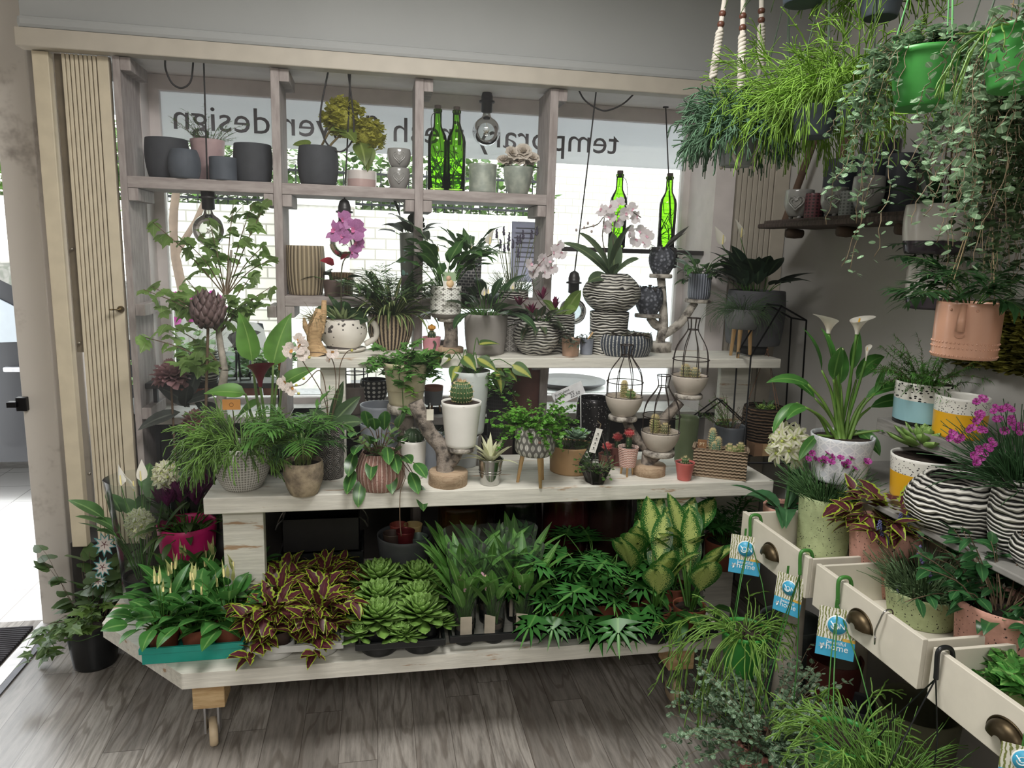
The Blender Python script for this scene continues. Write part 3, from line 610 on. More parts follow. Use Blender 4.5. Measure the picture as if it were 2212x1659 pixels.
def bloom_mesh(kind, mats):
    b = B()
    if kind == 'pink5':
        fans(b, np.zeros((5, 3)), np.arange(5) * 1.2566, .45, 1.0, [(0, 0), (.28, .3), (.42, .7), (.2, .9), (.1, .8), (-.1, .92), (-.2, .82), (-.42, .7), (-.28, .3)], 0, .3); lathe(b, [(.01, -.9), (.14, -.7), (.16, 0), (.02, .1)], 8, m=1)
    elif kind == 'orchid':
        fans(b, np.zeros((3, 3)), np.array([0, 2.1, 4.19]), .25, 1.0, [(0, 0), (.2, .25), (.26, .6), (0, 1), (-.26, .6), (-.2, .25)], 0, .3)
        fans(b, np.zeros((2, 3)), np.array([1.05, 5.24]), .35, 1.0, [(0, 0), (.3, .1), (.52, .45), (.4, .85), (0, .98), (-.4, .85), (-.52, .45), (-.3, .1)], 0, .3)
        fans(b, np.zeros((3, 3)) + [0, 0, .06], np.array([3.14, 2.5, 3.78]), .9, .42, [(0, 0), (.3, .3), (.25, .8), (0, 1), (-.25, .8), (-.3, .3)], 0, .8, 1)
    elif kind == 'star6':
        fans(b, np.zeros((6, 3)), np.arange(6) * 1.0472, .35, 1.0, [(0, 0), (.22, .35), (.2, .7), (0, 1), (-.2, .7), (-.22, .35)], 0, .5); ball(b, (0, 0, .12), .13, 1, 8)
    elif kind == 'rose':
        for k in range(4): n = 5 + k; strips(b, np.zeros((n, 3)), np.arange(n) * 6.283 / n + k, 1.45 - k * .33, .55 + k * .15, .5 + k * .14, -.5 + k * .35, 'round', 5, .35)
    elif kind == 'hydrangea':
        n = 150; d = rng.normal(0, 1, (n, 3)); d /= np.linalg.norm(d, axis=1)[:, None]; o = d * U(.75, .95, n)[:, None]
        for q in range(4): fans(b, o, U(0, 6.28, n), U(-.6, 1, n), U(.22, .3, n), [(0, 0), (.4, .3), (.45, .8), (0, 1), (-.45, .8), (-.4, .3)], U(-.6, .6, n), .4)
        ball(b, (0, 0, 0), .7, 0, 12)
    me = b.build('bloom', mats).data; o = bpy.data.objects['bloom'] if 'bloom' in bpy.data.objects else None
    for o in [o for o in bpy.data.objects if o.data == me]: bpy.data.objects.remove(o)
    return me
def bloom(me, par, loc, s, face=(0, -1, .3), rnd=.35, name='flower', spin=None):
    o = bpy.data.objects.new(name, me); C.objects.link(o); o.parent = par; o.location = loc; o.scale = (s,) * 3
    f = Vector(face) + Vector((R.uniform(-rnd, rnd), R.uniform(-rnd, rnd), R.uniform(-rnd, rnd))); q = f.to_track_quat('Z', 'Y'); o.rotation_mode = 'QUATERNION'
    o.rotation_quaternion = q @ Matrix.Rotation(R.uniform(0, 6.28) if spin is None else spin, 3, 'Z').to_quaternion(); return o
PETALW = leaf('e9e4da', var=.05, tr=.35, rough=.5); SPADIX = plain('d6c98c', .7, .1)
def spathe(p, pts, L=.06, W=.03, mat=None, z=None, green=.2):
    """peace lily flowers: stalk, white hood and spadix; pts are local tips"""
    z = p.sz if z is None else z
    for q in pts:
        q = Vector(q); b = B(); a = math.atan2(q.y, q.x); tube(b, [(q.x * .1, q.y * .1, z), (q.x * .6, q.y * .6, z + (q.z - z) * .6), q], .0016, 5, 1, smoothn=4)
        strips(b, [q], a + R.uniform(-.6, .6), R.uniform(1.1, 1.5), L, W, R.uniform(-.2, .3), 'spathe', 7, .5, R.uniform(-.5, .5)); tube(b, [q + Vector((0, -.003, .004)), q + Vector((0, -.004, L * .5))], [.003, .002], 6, 2)
        b.build('flower', [mat or PETALW, STEMG, SPADIX], p.root)
def calla(p, q, L, W, mats, az=0.0, z=None, br=.012, r=.005):
    """arum flower: funnel-shaped spathe on a thick stalk; q local point where the stalk ends"""
    z = p.sz if z is None else z; q = Vector(q); b = B(); tube(b, [(q.x * .15, q.y * .15 + br, z), (q.x * .6, q.y * .6, z + (q.z - z) * .6), q], [r, r * .9, r * .8], 8, 1, smoothn=5)
    n, k = 18, 10; V = []; Uv = []
    for i in range(k):
        u = i / (k - 1)
        for j in range(n + 1):
            a = j / n * 2 * math.pi; f = .5 + .5 * math.cos(a); rr = W * (.16 + .84 * u ** 1.9) * (.8 + .4 * f) ; zz = L * (u * (.55 + .45 * f) - .12 * f * max(0, u - .75) * 4)
            xx = rr * math.cos(a) + u * u * L * .12; V.append((xx * math.cos(az) - rr * math.sin(a) * math.sin(az), xx * math.sin(az) + rr * math.sin(a) * math.cos(az), zz)); Uv.append((.5, u))
    V = np.array(V) + np.array(q); f_ = [[i * (n + 1) + j, i * (n + 1) + j + 1, (i + 1) * (n + 1) + j + 1, (i + 1) * (n + 1) + j] for i in range(k - 1) for j in range(n)]
    b.add(V, f_, Uv); tube(b, [q + Vector((0, 0, L * .15)), q + Vector((W * .15 * math.cos(az), W * .15 * math.sin(az), L * .75))], [W * .1, W * .07], 8, 2); return b.build('flower', mats, p.root)
SPINE = plain('c9b98c', .7, .1)
def cactus(p, r, h, n=14, mat=None, z=None, xy=(0, 0), spines=6, sl=.008, name='cactus', k=12, depth=.14, egg=1.0, spm=None, tilt=0):
    z = p.sz - .004 if z is None else z; b = B(); th = np.linspace(-math.pi / 2 + .15, math.pi / 2, k); prof = [(max(1e-4, r * math.cos(t) ** egg), h / 2 + h / 2 * math.sin(t)) for t in th]
    rib = lambda a: 1 - depth * (.5 - .5 * np.cos(a * n)) ; lathe(b, prof, n * 6, (*xy, z), 0, rib); o = b.build(name, mat or CACT, p.root)
    if spines:
        pts = []; nr = max(4, int(h / (r * 6.28 / n) * 1.1)); b = B(); base = []; 
        for i in range(n):
            a = i * 6.28318 / n
            for j in range(nr):
                t = -1.1 + 2.5 * j / (nr - 1); rr = r * max(0, math.cos(t)) ** egg; c0 = np.array([rr * math.cos(a) + xy[0], rr * math.sin(a) + xy[1], z + h / 2 + h / 2 * math.sin(t)]); nr_ = np.array([math.cos(a) * math.cos(t), math.sin(a) * math.cos(t), math.sin(t)])
                base.append(c0)
                for s_ in range(spines): d = nr_ + rng.normal(0, .6, 3); pts.append([c0, c0 + d / np.linalg.norm(d) * sl])
        tubes(b, np.array(pts), np.array([.0005, .0001])[None].repeat(len(pts), 0), 3)
        for c0 in base: ball(b, c0, .0016, 0, 4)
        b.build('spines', spm or SPINE, o)
    return o
CACT = leaf('3f5a35', tr=.0, var=.2); CACTB = leaf('4f7d6b', tr=0, var=.2); CACTY = leaf('6f7a48', tr=0, var=.25)
def card(par, name, w, h, loc, q, mats, name2=None):
    b = B(); box(b, -w / 2, w / 2, -.0006, .0006, 0, h); o = b.build(name, mats, par, smooth=False, loc=loc); o.rotation_euler = q; return o
DARKL = leaf('35502f', '5c7a4c', tr=.2); MIDL = leaf('4c7434', '7ea05a', tr=.3); SPATH = leaf('3d6330', '6f8f55', tr=.28, rough=.35); FRESH = leaf('5f8f3a', tr=.35)
RHIP = leaf('6a8f3f', tr=.15, var=.3); RHIPD = leaf('4e7a3c', tr=.12, var=.3); ECH = leaf('7a9a4a', tr=.12, var=.15, edge='8fb35a', e0=.85, rough=.5, rib=None); ASP = leaf('4f8038', tr=.25)
COLEUS = leaf('552631', '7a4a38', edge='9cb238', e0=.70, tr=.25, var=.2, rw=.02); TERRA = plain('7d4632', .8, .12); IVYL = leaf('5c8c44', '8db06c', tr=.35, rw=.02)
SPECKG = specks('sage_speckled_clay', 'a9b589', '3b3a33'); SPECKP = specks('pink_speckled_clay', 'c29384', '3f3530'); ZEB = zebra('zebra_ridged_glaze'); ZEB2 = zebra('zebra_ridged_glaze_coarse', 'e3e0d8', '131212', 88, 5, .25)
CHAR = plain('3d3f44', .75, .08, 30, .15); CHAR2 = plain('4d535c', .7, .08, 30, .15)
# ---------------------------------------------------------------- timber display frame in the window
ZU, ZM, ZP, ZL, ZT, Z2 = 1.133, .75, .30, .862, 1.722, 1.323
fr = thing('display_frame', 'grey-mauve timber frame of uprights and shelves standing in the shop window', 'shelving', (0, 0, 0))
UX = [(ony(a, y, YP).x, ony(c, y, YP).x) for a, c, y in ((241, 257, 120), (583, 602, 150), (897, 916, 170), (1190, 1208, 195))]
for x0, x1 in UX: box(b := B(), x0, x1, YP, 2.95, 0, 2.105); b.build('upright', TIMBER, fr, smooth=False, bevel=.002)
def cleat(x, z): box(b := B(), x, x + .033, 2.752, 2.94, z - .042, z); b.build('cleat', TIMBER, fr, smooth=False, bevel=.002)
for i in range(3):
    xa, xb = UX[i][1], UX[i + 1][0]
    box(b := B(), xa, xb, YP, 2.948, ZT - .039, ZT); b.build('shelf_board', TIMBERX, fr, smooth=False, bevel=.002)
    cleat(xa, ZT - .04); cleat(xb - .034, ZT - .04)
    if i: box(b := B(), xa, xb, YP, 2.948, Z2 - .037, Z2); b.build('shelf_board', TIMBERX, fr, smooth=False, bevel=.002); box(b := B(), xa, xb, YP, 2.948, ZL - .03, ZL); b.build('shelf_board', TIMBERX, fr, smooth=False, bevel=.002)
    cleat(xa, Z2 - .038); cleat(xb - .034, Z2 - .038); cleat(xa, 2.104)
    if i == 0: cleat(xa, .91)
cleat(UX[3][1], 2.104)
z4 = ony(1380, 538, 2.9).z
bar = thing('window_rail_shelf', 'dark narrow shelf bar across the last window bay under two green bottles', 'shelf', (UX[3][1], 2.86, z4)); box(b := B(), .0, 1.345 - UX[3][1], 0, .13, -.018, 0); b.build('shelf_board', plain('2e2a2a', .6), bar, smooth=False, bevel=.002)
zb1 = ony(390, 822, 2.86).z; xq = ony(330, 822, 2.86).x
t = thing('low_window_shelf', 'black shelf low in the first bay carrying a striped pot and glass vases', 'shelf', (UX[0][1] + .002, 2.80, zb1)); box(b := B(), 0, UX[1][0] - UX[0][1] - .004, 0, .13, -.02, 0); b.build('shelf_board', plain('242324', .5), t, smooth=False, bevel=.002)
for k in (.012, UX[1][0] - UX[0][1] - .02): box(b := B(), k, k + .014, .05, .07, -zb1, -.02); b.build('leg', plain('242324', .5), t, smooth=False)
# ---------------------------------------------------------------- stepped benches on a rolling platform
pl = thing('rolling_platform', 'low distressed white platform on castors carrying the plant trays', 'platform', (0, 0, 0))
prism(b := B(), [(-.545, 2.0), (1.12, 2.0), (1.12, 2.73), (-.86, 2.73), (-.862, 2.33)], ZP - .048, ZP); b.build('deck', BENCH, pl, smooth=False, bevel=.004)
for cx, cy in ((-.49, 2.10), (1.0, 2.10), (-.62, 2.62), (1.0, 2.62)):
    box(b := B(), cx - .045, cx + .045, cy - .04, cy + .05, .145, ZP - .048); o = b.build('caster_block', wood('raw_pine', 'b59468', 'd3b78c', 12, 0, .7), pl, smooth=False, bevel=.003)
    b = B(); lathe(b, [(0, .138), (.03, .138), (.03, .145), (0, .145)], 16, (cx, cy, 0)); box(b, cx - .022, cx - .016, cy - .015, cy + .015, .045, .138); box(b, cx + .016, cx + .022, cy - .015, cy + .015, .045, .138); b.build('caster_fork', plain('a9a9ab', .3, metal=.9), o, smooth=False)
    b = B(); lathe(b, [(0, -.012), (.037, -.012), (.0425, -.006), (.0425, .006), (.037, .012), (0, .012)], 28); q = b.build('caster_wheel', plain('c9b597', .5), o, loc=(cx, cy, .0425)); q.rotation_euler = (0, math.pi / 2, .25)
def bench(label, x0, x1, y0, y1, z, th, legs, lz):
    t = thing('plank_bench', label, 'bench', (0, 0, 0), 'white benches stacked in steps'); ym = (y0 + y1) / 2
    box(b := B(), x0, x1, y0, ym - .0015, z - th, z); b.build('top_plank', BENCH, t, smooth=False, bevel=.003)
    box(b := B(), x0, x1, ym + .0015, y1, z - th, z); b.build('top_plank', BENCH, t, smooth=False, bevel=.003)
    for a, c in legs: box(b := B(), a, c, y0 + .03, y0 + .075, lz, z - th); b.build('leg', BENCH, t, smooth=False, bevel=.003)
    return t
xl = [ony(px, 1110, 2.2).x for px in (440, 475, 565)]
bench('wide distressed white plank bench at middle height, standing on the platform', xl[0], 1.36, 2.2, 2.60, ZM, .052, [(xl[1], xl[2]), (.95, 1.08)], ZP)
xu = [atY(px, 1.1, 2.5).x for px in (642, 690, 745, 1686, 1618, 1660)]
bench('uppermost narrow distressed white plank bench in front of the window', xu[0], xu[3], 2.5, 2.735, ZU, .036, [(xu[1], xu[2])], ZM)
t = thing('plank_prop', 'white painted board leaning upright under the right end of the upper bench', 'board', (0, 0, 0)); box(b := B(), xu[4] - .05, xu[5], 2.62, 2.65, 0, ZU - .038); b.build('board', BENCH, t, smooth=False, bevel=.003)
# ---------------------------------------------------------------- pendant bulbs and loops of cable under the window bay ceiling
CORD = plain('2a2728', .7)
def pendant(label, px, pys, Y, py0=None, pxt=None, r=.056, globe=True):
    q = ony(px, pys, Y); zt = 2.12 - q.z; t = thing('pendant_bulb', label, 'pendant light', q, 'bare pendant bulbs in the window'); xt = (atY(pxt, 2.118, Y).x - q.x) if pxt else 0
    tube(b := B(), [(xt, 0, zt), (xt * .5, 0, zt * .5), (0, 0, .03)], .0028, 6, smoothn=3); b.build('cord', CORD, t)
    b = B(); lathe(b, [(0, zt - .004), (.012, zt - .004), (.012, zt), (0, zt)], 12, (xt, 0, 0)); b.build('ceiling_cup', CORD, t)
    b = B(); lathe(b, [(.005, .042), (.017, .034), (.023, .014), (.023, 0), (.031, -.002), (.031, -.008), (.022, -.009), (.022, -.044), (.014, -.048), (0, -.048)], 20); b.build('socket', plain('2b292a', .4), t)
    if globe:
        b = B(); a = np.linspace(1.15, -1.57, 14); lathe(b, [(.014, -.048), (.018, -.062)] + [(max(1e-4, r * math.cos(x_)), -.072 - r * .82 + r * math.sin(x_)) for x_ in a], 28); o = b.build('glass_globe', BULBG, t)
        b = B(); pts = [(.013 * math.cos(k * 2.2), .013 * math.sin(k * 2.2), -.10 - .016 * (k % 2) - .012) for k in range(9)]; tube(b, [(0, 0, -.04), (0, 0, -.09)] + pts, .001, 4); b.build('filament', plain('d8c9a8', .4), o)
    return t
pendant('clear globe bulb hanging in the first window bay above the leafy branches', 449, 424, 2.795, pxt=440)
pendant('bulb socket on a long cord hanging behind the pink moth orchid', 744, 455, 2.795, pxt=757)
pendant('clear globe bulb high in the third bay over the white roses', 1052, 217, 2.98)
pendant('bulb socket on a long cord hanging beside the big zebra vase', 1240, 608, 2.80, pxt=1288)
pendant('thin cord with a socket hanging behind the right green bottle', 1452, 555, 3.0, pxt=1438, globe=False)
def loop(label, pts, Y): 
    q = [ony(x_, y_, Y) for x_, y_ in pts]; q[0].z = q[-1].z = 2.122; o = thing('cable_loop', label, 'cable', q[0], 'slack cable loops'); tube(b := B(), [p_ - q[0] for p_ in q], .0032, 6, smoothn=6); b.build('cable', CORD, o)
loop('short slack loop of black cable in the first window bay', [(357, 128), (358, 150), (372, 180), (393, 190), (412, 175), (418, 132)], 2.80)
loop('long slack loop of black cable hanging over the yellow hydrangea', [(710, 155), (694, 230), (693, 270), (706, 310), (735, 328), (760, 305), (764, 260), (752, 160)], 2.79)
loop('wide slack loop of black cable across the last window bay', [(1248, 195), (1262, 215), (1285, 232), (1310, 239), (1345, 225), (1372, 203)], 2.80)

# ---------------------------------------------------------------- top shelf
def TS(name, label, cat, px, pyt, w, mat, prof='taper', wb=None, wm=None, Y=2.84, **k): return PP(name, label, cat, px, 0, pyt, wb or w, w, ZT, mat, prof, wm, Y=Y, **k)
TS('plant_pot', 'large charcoal pot at the door end of the top window shelf', 'pot', 364, 296, 84, CHAR, 'round', 72, 88, soil=None, Y=2.86)
TS('plant_pot', 'small blue-grey pot in front of the large charcoal pot on the top shelf', 'pot', 400, 321, 52, CHAR2, 'round', 54, 66, soil=None, Y=2.785)
p = TS('potted_asparagus_fern', 'feathery green fern in a dusky pink pot on the top shelf', 'potted plant', 452, 299, 70, plain('b49a9b', .5), 'taper', 56, Y=2.895)
bushy(p, ASP, 40, (.06, .15), (.5, 1.5), (.2, 1.2), 26, (.008, .02), strip=('grass', .12, 2), lel=(-.5, .9), r=.0008)
TS('plant_pot', 'low slate-grey pot between the pink pot and a dark pot on the top shelf', 'pot', 483, 338, 56, CHAR2, 'taper', 56, soil=None, Y=2.79)
TS('plant_pot', 'tall charcoal pot half hidden by the second upright on the top shelf', 'pot', 548, 308, 76, CHAR, 'round', 70, 80, soil=None, Y=2.85)
p = TS('potted_hydrangea', 'two big yellow-green artificial hydrangea heads in a charcoal pot on the top shelf', 'potted flower', 688, 313, 78, CHAR, 'round', 72, 86, Y=2.82)
HY = bloom_mesh('hydrangea', [leaf('bdbb52', tr=.45, var=.3, rough=.7)]); q = loc_(p, 742, 254, .02); bloom(HY, p.root, q, .076, (0, 0, 1), 0); q2 = loc_(p, 795, 292, .04); bloom(HY, p.root, q2, .066, (0, 0, 1), 0)
b = B(); tube(b, [(0, 0, p.sz), (.05, 0, p.sz + .09), q], .004, 6, smoothn=4); tube(b, [(.02, 0, p.sz), (.09, 0, p.sz + .07), q2], .004, 6, smoothn=4); b.build('stem', plain('6a5c3c', .8), p.root)
b = B(); strips(b, [q + Vector((.0, -.03, -.05)), q + Vector((.02, -.02, -.05)), q2 + Vector((-.03, -.02, -.03)), q2 + Vector((0, -.02, -.04)), (-.03, 0, p.sz + .02), (-.04, 0, p.sz + .02)], [-.9, -2.6, -1.2, -1.7, 2.6, 3.4], [-.3, .2, -.7, -1.1, .5, .3], [.09, .08, .11, .1, .07, .05], [.06, .06, .07, .06, .05, .04], .7, 'ovate', 8, .1); b.build('foliage', leaf('6d7f3c', '93a35c', tr=.35), p.root)
p = TS('plant_dish', 'small round dish glazed white over pink at the end of the second bay', 'dish', 781, 367, 64, twotone('white_over_pink', 'cfc8c4', 'b59c98', .52), 'tub', 62, soil=None, Y=2.875)
# heart cups: a raised heart in two ridges on a grey glazed cup
HEARTG = plain('8f8e8b', .22, .06, coat=.4)
def heartpts(s, n=26): return [(s * 16 * math.sin(t) ** 3 / 16, s * (13 * math.cos(t) - 5 * math.cos(2 * t) - 2 * math.cos(3 * t) - math.cos(4 * t)) / 16) for t in np.linspace(0, 6.2832, n)]
def heart_cup(label, c, w, h, feet=False, rz=0.0, group='grey heart cups'):
    p = pot('heart_cup', label, 'cup', c, w * .62, w, h * (.9 if feet else 1), HEARTG, 'egg' if feet else 'round', w * 1.04, soil=None, group=group, z0=h * .1 if feet else 0)
    fn = (lambda z: np.interp(z / p.h, [0, .25, .6, 1], [.36, .49, .52, .5]) * w) if feet else (lambda z: np.interp(z / p.h, [0, .3, .65, 1], [.31, .46, .5, .5]) * w)
    b = B()
    for s in (.30, .19):
        pts = [(math.sin(x_ / (fn(h * .55 + y_))) * (fn(h * .55 + y_) + .001), -math.cos(x_ / fn(h * .55 + y_)) * (fn(h * .55 + y_) + .001), h * .55 + y_) for x_, y_ in heartpts(s * w * .9)]; tube(b, pts, w * .04, 6)
    b.build('heart_relief', HEARTG, p.root)
    if feet:
        for k in range(3): a = -1.2 + k * 2.094; b = B(); ball(b, (w * .25 * math.cos(a), w * .25 * math.sin(a), h * .08), h * .08); b.build('foot', HEARTG, p.root)
    p.root.rotation_euler = (0, 0, rz); return p
c = atY(861, ZT, 2.82); s = mpp(c); hc = heart_cup('lower of two stacked grey heart cups on the top shelf', c, 45 * s, 44 * s)
heart_cup('upper of two stacked grey heart cups on the top shelf', c + Vector((.001, 0, hc.h * .99)), 47 * s, 40 * s)
# green bottles with wire lights
def bottle(label, c, h=.305):
    t = thing('wine_bottle', label, 'bottle', c, 'green wine bottles with wire lights'); r = .036; b = B()
    pr = [(1e-4, .004), (r * .8, .0), (r, .008), (r, .185), (r * .9, .205), (.0165, .235), (.0145, .25), (.0145, .288), (.0165, .289), (.0165, .298), (.0145, .299), (.0125, .297), (.0125, .25), (.0145, .235), (r * .85, .203), (r - .003, .185), (r - .003, .012), (1e-4, .014)]
    lathe(b, [(a, z * h / .305) for a, z in pr], 32); g_ = b.build('glass', GREENG, t)
    b = B(); lathe(b, [(1e-4, .285), (.0118, .285), (.0125, .3), (.0125, .312), (1e-4, .313)], 14); b.build('cork', plain('3f3530', .9), t)
    b = B(); pts = [(r * .86 * math.cos(k * 2.4 + R.random()), r * .86 * math.sin(k * 2.4 + R.random()), .02 + .15 * R.random()) for k in range(22)]; tube(b, pts, .0015, 4); tube(b, [(0, 0, .29), (.005, 0, .24), pts[0]], .001, 4, smoothn=3)
    tube(b, [(.0, -.014, .29), (-.022, -.012, .275), (-.026, -.02, .24), (-.02, -.03, .2), (-.03, -.025, .15)], .0014, 4, smoothn=3); b.build('wire_lights', plain('3a3a30', .6), t); return t
bt = bottle('green wine bottle on the top shelf nearest the third upright', atY(944, ZT, 2.84))
c = atY(984, ZT, 2.84); copy_tree(bt, c, 1.3, 'green wine bottle on the top shelf beside the round metal planter')
copy_tree(bt, atY(1331, z4, 2.925), 2.2, 'green wine bottle on the dark rail shelf behind the white orchid')
copy_tree(bt, atY(1437, z4, 2.925), 4.0, 'green wine bottle on the rail shelf above the dark strawberry-shaped pot')
g = G('verdigris_metal'); n = g.noise(30, 4); g.col(g.mix(n.ss(.35, .7), '8f978e', 'b2b8ac')); VERD = g.set(.5, .2)
p = TS('metal_planter', 'round grey-green metal planter beside the green bottles on the top shelf', 'planter', 1042, 352, 60, VERD, 'taper', 58, soil=None, Y=2.83)
p = TS('potted_roses', 'cream artificial roses in a tapered grey-green pot on the top shelf', 'potted flower', 1118, 358, 63, VERD, 'round', 40, 58, Y=2.83)
ROSE = bloom_mesh('rose', [leaf('d9d0c4', tr=.3, var=.06, rough=.6)])
for px, py, sc in ((1088, 345, .03), (1105, 330, .033), (1130, 327, .038), (1150, 340, .03), (1118, 345, .034), (1140, 350, .028), (1098, 352, .026)): bloom(ROSE, p.root, loc_(p, px, py + 3, R.uniform(-.02, .02)), sc, (0, -.8, .7), .3)
b = B(); strips(b, [(0, 0, p.sz)] * 6, [3.0, 2.4, .1, -.3, -1.2, -2.2], .5, [.08, .07, .09, .08, .06, .06], .035, .7, 'ovate', 6); b.build('foliage', DARKL, p.root)

# ---------------------------------------------------------------- wall shelf on branches, right wall
zs = onx(1650, 477, 1.46).z
y0, y1 = 1.7, onx(1650, 477, 1.46).y
DW = wood('dark_driftwood', '3b3230', '5d504a', 14, 1, .85, (8, 1, 8))
t = thing('wall_shelf', 'dark rough wooden wall shelf held by branches, loaded with grey cups', 'shelf', (1.46, y0, zs)); box(b := B(), 0, XR - 1.46, 0, y1 - y0, -.026, 0); b.build('shelf_board', DW, t, smooth=False, bevel=.004); box(b := B(), -.02, .05, .0, y1 - y0 + .01, -.03, -.012); b.build('front_edge', DW, t, smooth=False, bevel=.006)
for py in (.15, .45, .78): lathe(b := B(), [(1e-4, 0), (.016, .0), (.018, .03), (.015, .06), (1e-4, .06)], 12, wob=.05); o = b.build('branch_bearer', plain('4a3c33', .9), t, loc=(.0, py * (y1 - y0) + .03, -.05)); o.rotation_euler = (0, math.pi / 2, 0)
for a_, c_ in (((1700, 415), (1760, 300)), ((1812, 345), (1830, 270)), ((1905, 480), (1905, 290))):
    q0, q1 = onx(*a_, 1.62), onx(*c_, 1.62); q0.z = zs; d = (q1 - q0); tube(b := B(), [q0 - t.location, q0 + d * .5 - t.location, q0 + d * 1.5 - t.location], .014, 8); b.build('branch', plain('5d4a3d', .9), t)
def shelfpt(px, X): d = ray(px, 480); return Vector((X, X * d[1] / d[0], zs))
for px, w, h, lab in ((1722, 62, 62, 'grey glazed heart cup at the window end of the dark wall shelf'), (1797, 56, 62, 'middle grey heart cup on the wall shelf between two glass tumblers'), (1868, 66, 80, 'largest grey heart cup at the near end of the wall shelf')):
    c = shelfpt(px, 1.515); s = mpp(c); heart_cup(lab, c, w * s * .95, h * s, True, -.75, 'heart cups on the wall shelf')
for px, m_, lab in ((1755, dots('red_dotted_glass', '6b3f45', '2e2628', 14, 8, .3), 'small dark tumbler with a red rim and beads on the wall shelf'), (1829, dots('clear_dotted_glass', '8b8f8d', '5d6260', 14, 8, .3), 'small silvery beaded tumbler on the wall shelf')):
    c = shelfpt(px, 1.535); s = mpp(c); pot('glass_tumbler', lab, 'tumbler', c, 38 * s, 38 * s, 54 * s, m_, 'taper', soil=None)
NAVY = plain('2b2e36', .6, .06)
for px, w, pyt, Xw, lab, up in ((1806, 76, 342, 1.62, 'matt black planter standing behind the cups on the wall shelf', 0), (1880, 76, 292, 1.625, 'taller black planter behind the largest heart cup on the wall shelf', 0), (1935, 62, 330, 1.61, 'black planter at the near end of the wall shelf in shadow', 0)):
    c = shelfpt(px, Xw); s = mpp(c); w_ = min(w * s, .115); h = zat(math.hypot(c.x, c.y) - w_ / 2, px, pyt) - zs; pot('black_planter', lab, 'planter', c, w_, w_, h, NAVY, 'taper', soil=None)
# ---------------------------------------------------------------- things on the second shelf and upper bench
PNKPET = leaf('b97aae', tr=.4, var=.12, rough=.5); WHTPET = leaf('e4dcde', tr=.4, var=.05, rough=.5); LIP = plain('a04a70', .5); LIPY = plain('d9c58a', .5)
ORCP = bloom_mesh('orchid', [PNKPET, plain('c76a9a', .5)]); ORCW = bloom_mesh('orchid', [WHTPET, plain('d9a8b8', .5)]); ORCS = bloom_mesh('orchid', [leaf('e2d6cf', tr=.35), plain('c08a4a', .5)])
RIBY = stripes('yellow_ribbed_glaze', 'ab9c80', '7d705a', 30, soft=.6)
p = PP('ribbed_planter', 'tall straw-yellow ribbed planter on the second window shelf', 'planter', 661, 0, 531, 70, 78, Z2, RIBY, 'round', 82, Y=2.85, soil=None)
p = PP('ribbed_planter', 'small straw-yellow ribbed planter behind the pink orchid on the second shelf', 'planter', 738, 0, 590, 48, 52, Z2, stripes('yellow_ribbed_glaze_small', 'a58d6c', '776248', 26, soft=.6), 'taper', Y=2.86, soil=None)
# pink moth orchid
p = PP('potted_orchid', 'pink moth orchid with dark round leaves standing behind the white teapot planter', 'potted orchid', 738, 0, 690, 60, 66, ZU, plain('4a4340', .6), 'taper', Y=2.665)
b = B(); strips(b, [(0, 0, p.sz)] * 5, [3.0, 2.3, .2, -.4, 1.4], [.9, 1.2, .8, .5, 1.2], [.11, .13, .12, .11, .1], .062, [1.0, .7, 1.1, .9, .8], 'ellip', 8, .2, [.2, .9, -.3, .5, 0]); b.build('foliage', DARKL, p.root)
b = B(); st = [(0, 0, p.sz), (.005, 0, p.sz + .2), loc_(p, 760, 540), loc_(p, 745, 480), loc_(p, 730, 478)]; tube(b, st, .0022, 6, smoothn=6); b.build('flower_stem', plain('4c4a35', .7), p.root)
for px, py, s in ((724, 500, 46), (742, 476, 40), (767, 497, 48), (772, 527, 36), (742, 512, 34), (762, 545, 28)): bloom(ORCP, p.root, loc_(p, px, py, -.02 + R.uniform(-.01, .01)), s * p.s * .54, (R.uniform(-.4, .5), -1, .1), .15, spin=R.uniform(-.4, .4))
# red anthurium beyond the glass side
p = PP('potted_anthurium', 'red flowers and dark leaves in a pot behind the pink orchid', 'potted flower', 722, 0, 606, 40, 46, Z2, plain('5a4a44', .6), 'taper', Y=2.78)
rosette(p, DARKL, 7, (.05, .08), .045, (.3, 1.2), pet=(.03, .06), shape='ovate'); b = B(); strips(b, [loc_(p, 722, 572), loc_(p, 735, 560)], [3.4, -.4], [.5, .6], .055, .045, .6, 'ovate', 6, .3); b.build('flower', leaf('b03a4a', tr=.4), p.root)
# driftwood with an air plant
c = atY(684, ZU, 2.555); t = thing('driftwood_holder', 'pale driftwood slab holding a dry air plant beside the white teapot planter', 'ornament', c); s = mpp(c)
b = B(); tube(b, [(.005, 0, 0), (-.008, 0, .05), (.0, .0, .10), (.012, 0, .16)], [.034, .024, .028, .012], 10, smoothn=4); tube(b, [(-.01, 0, .05), (-.035, -.005, .10), (-.04, 0, .13)], [.012, .010, .004], 8); tube(b, [(.012, 0, .08), (.026, 0, .14), (.028, 0, .19)], [.014, .011, .008], 8); b.build('wood', wood('driftwood', '9a7c57', 'c6a67c', 14, 0, .8), t)
b = B(); P = arcs(60, U(.03, .075, 60), U(-.2, 1.5, 60), U(.3, 1.8, 60), None, .01, .125, 7, .1); tubes(b, P, np.linspace(.0012, .0004, 7)[None].repeat(60, 0), 4); b.build('air_plant', leaf('7d7a58', tr=.1), t)
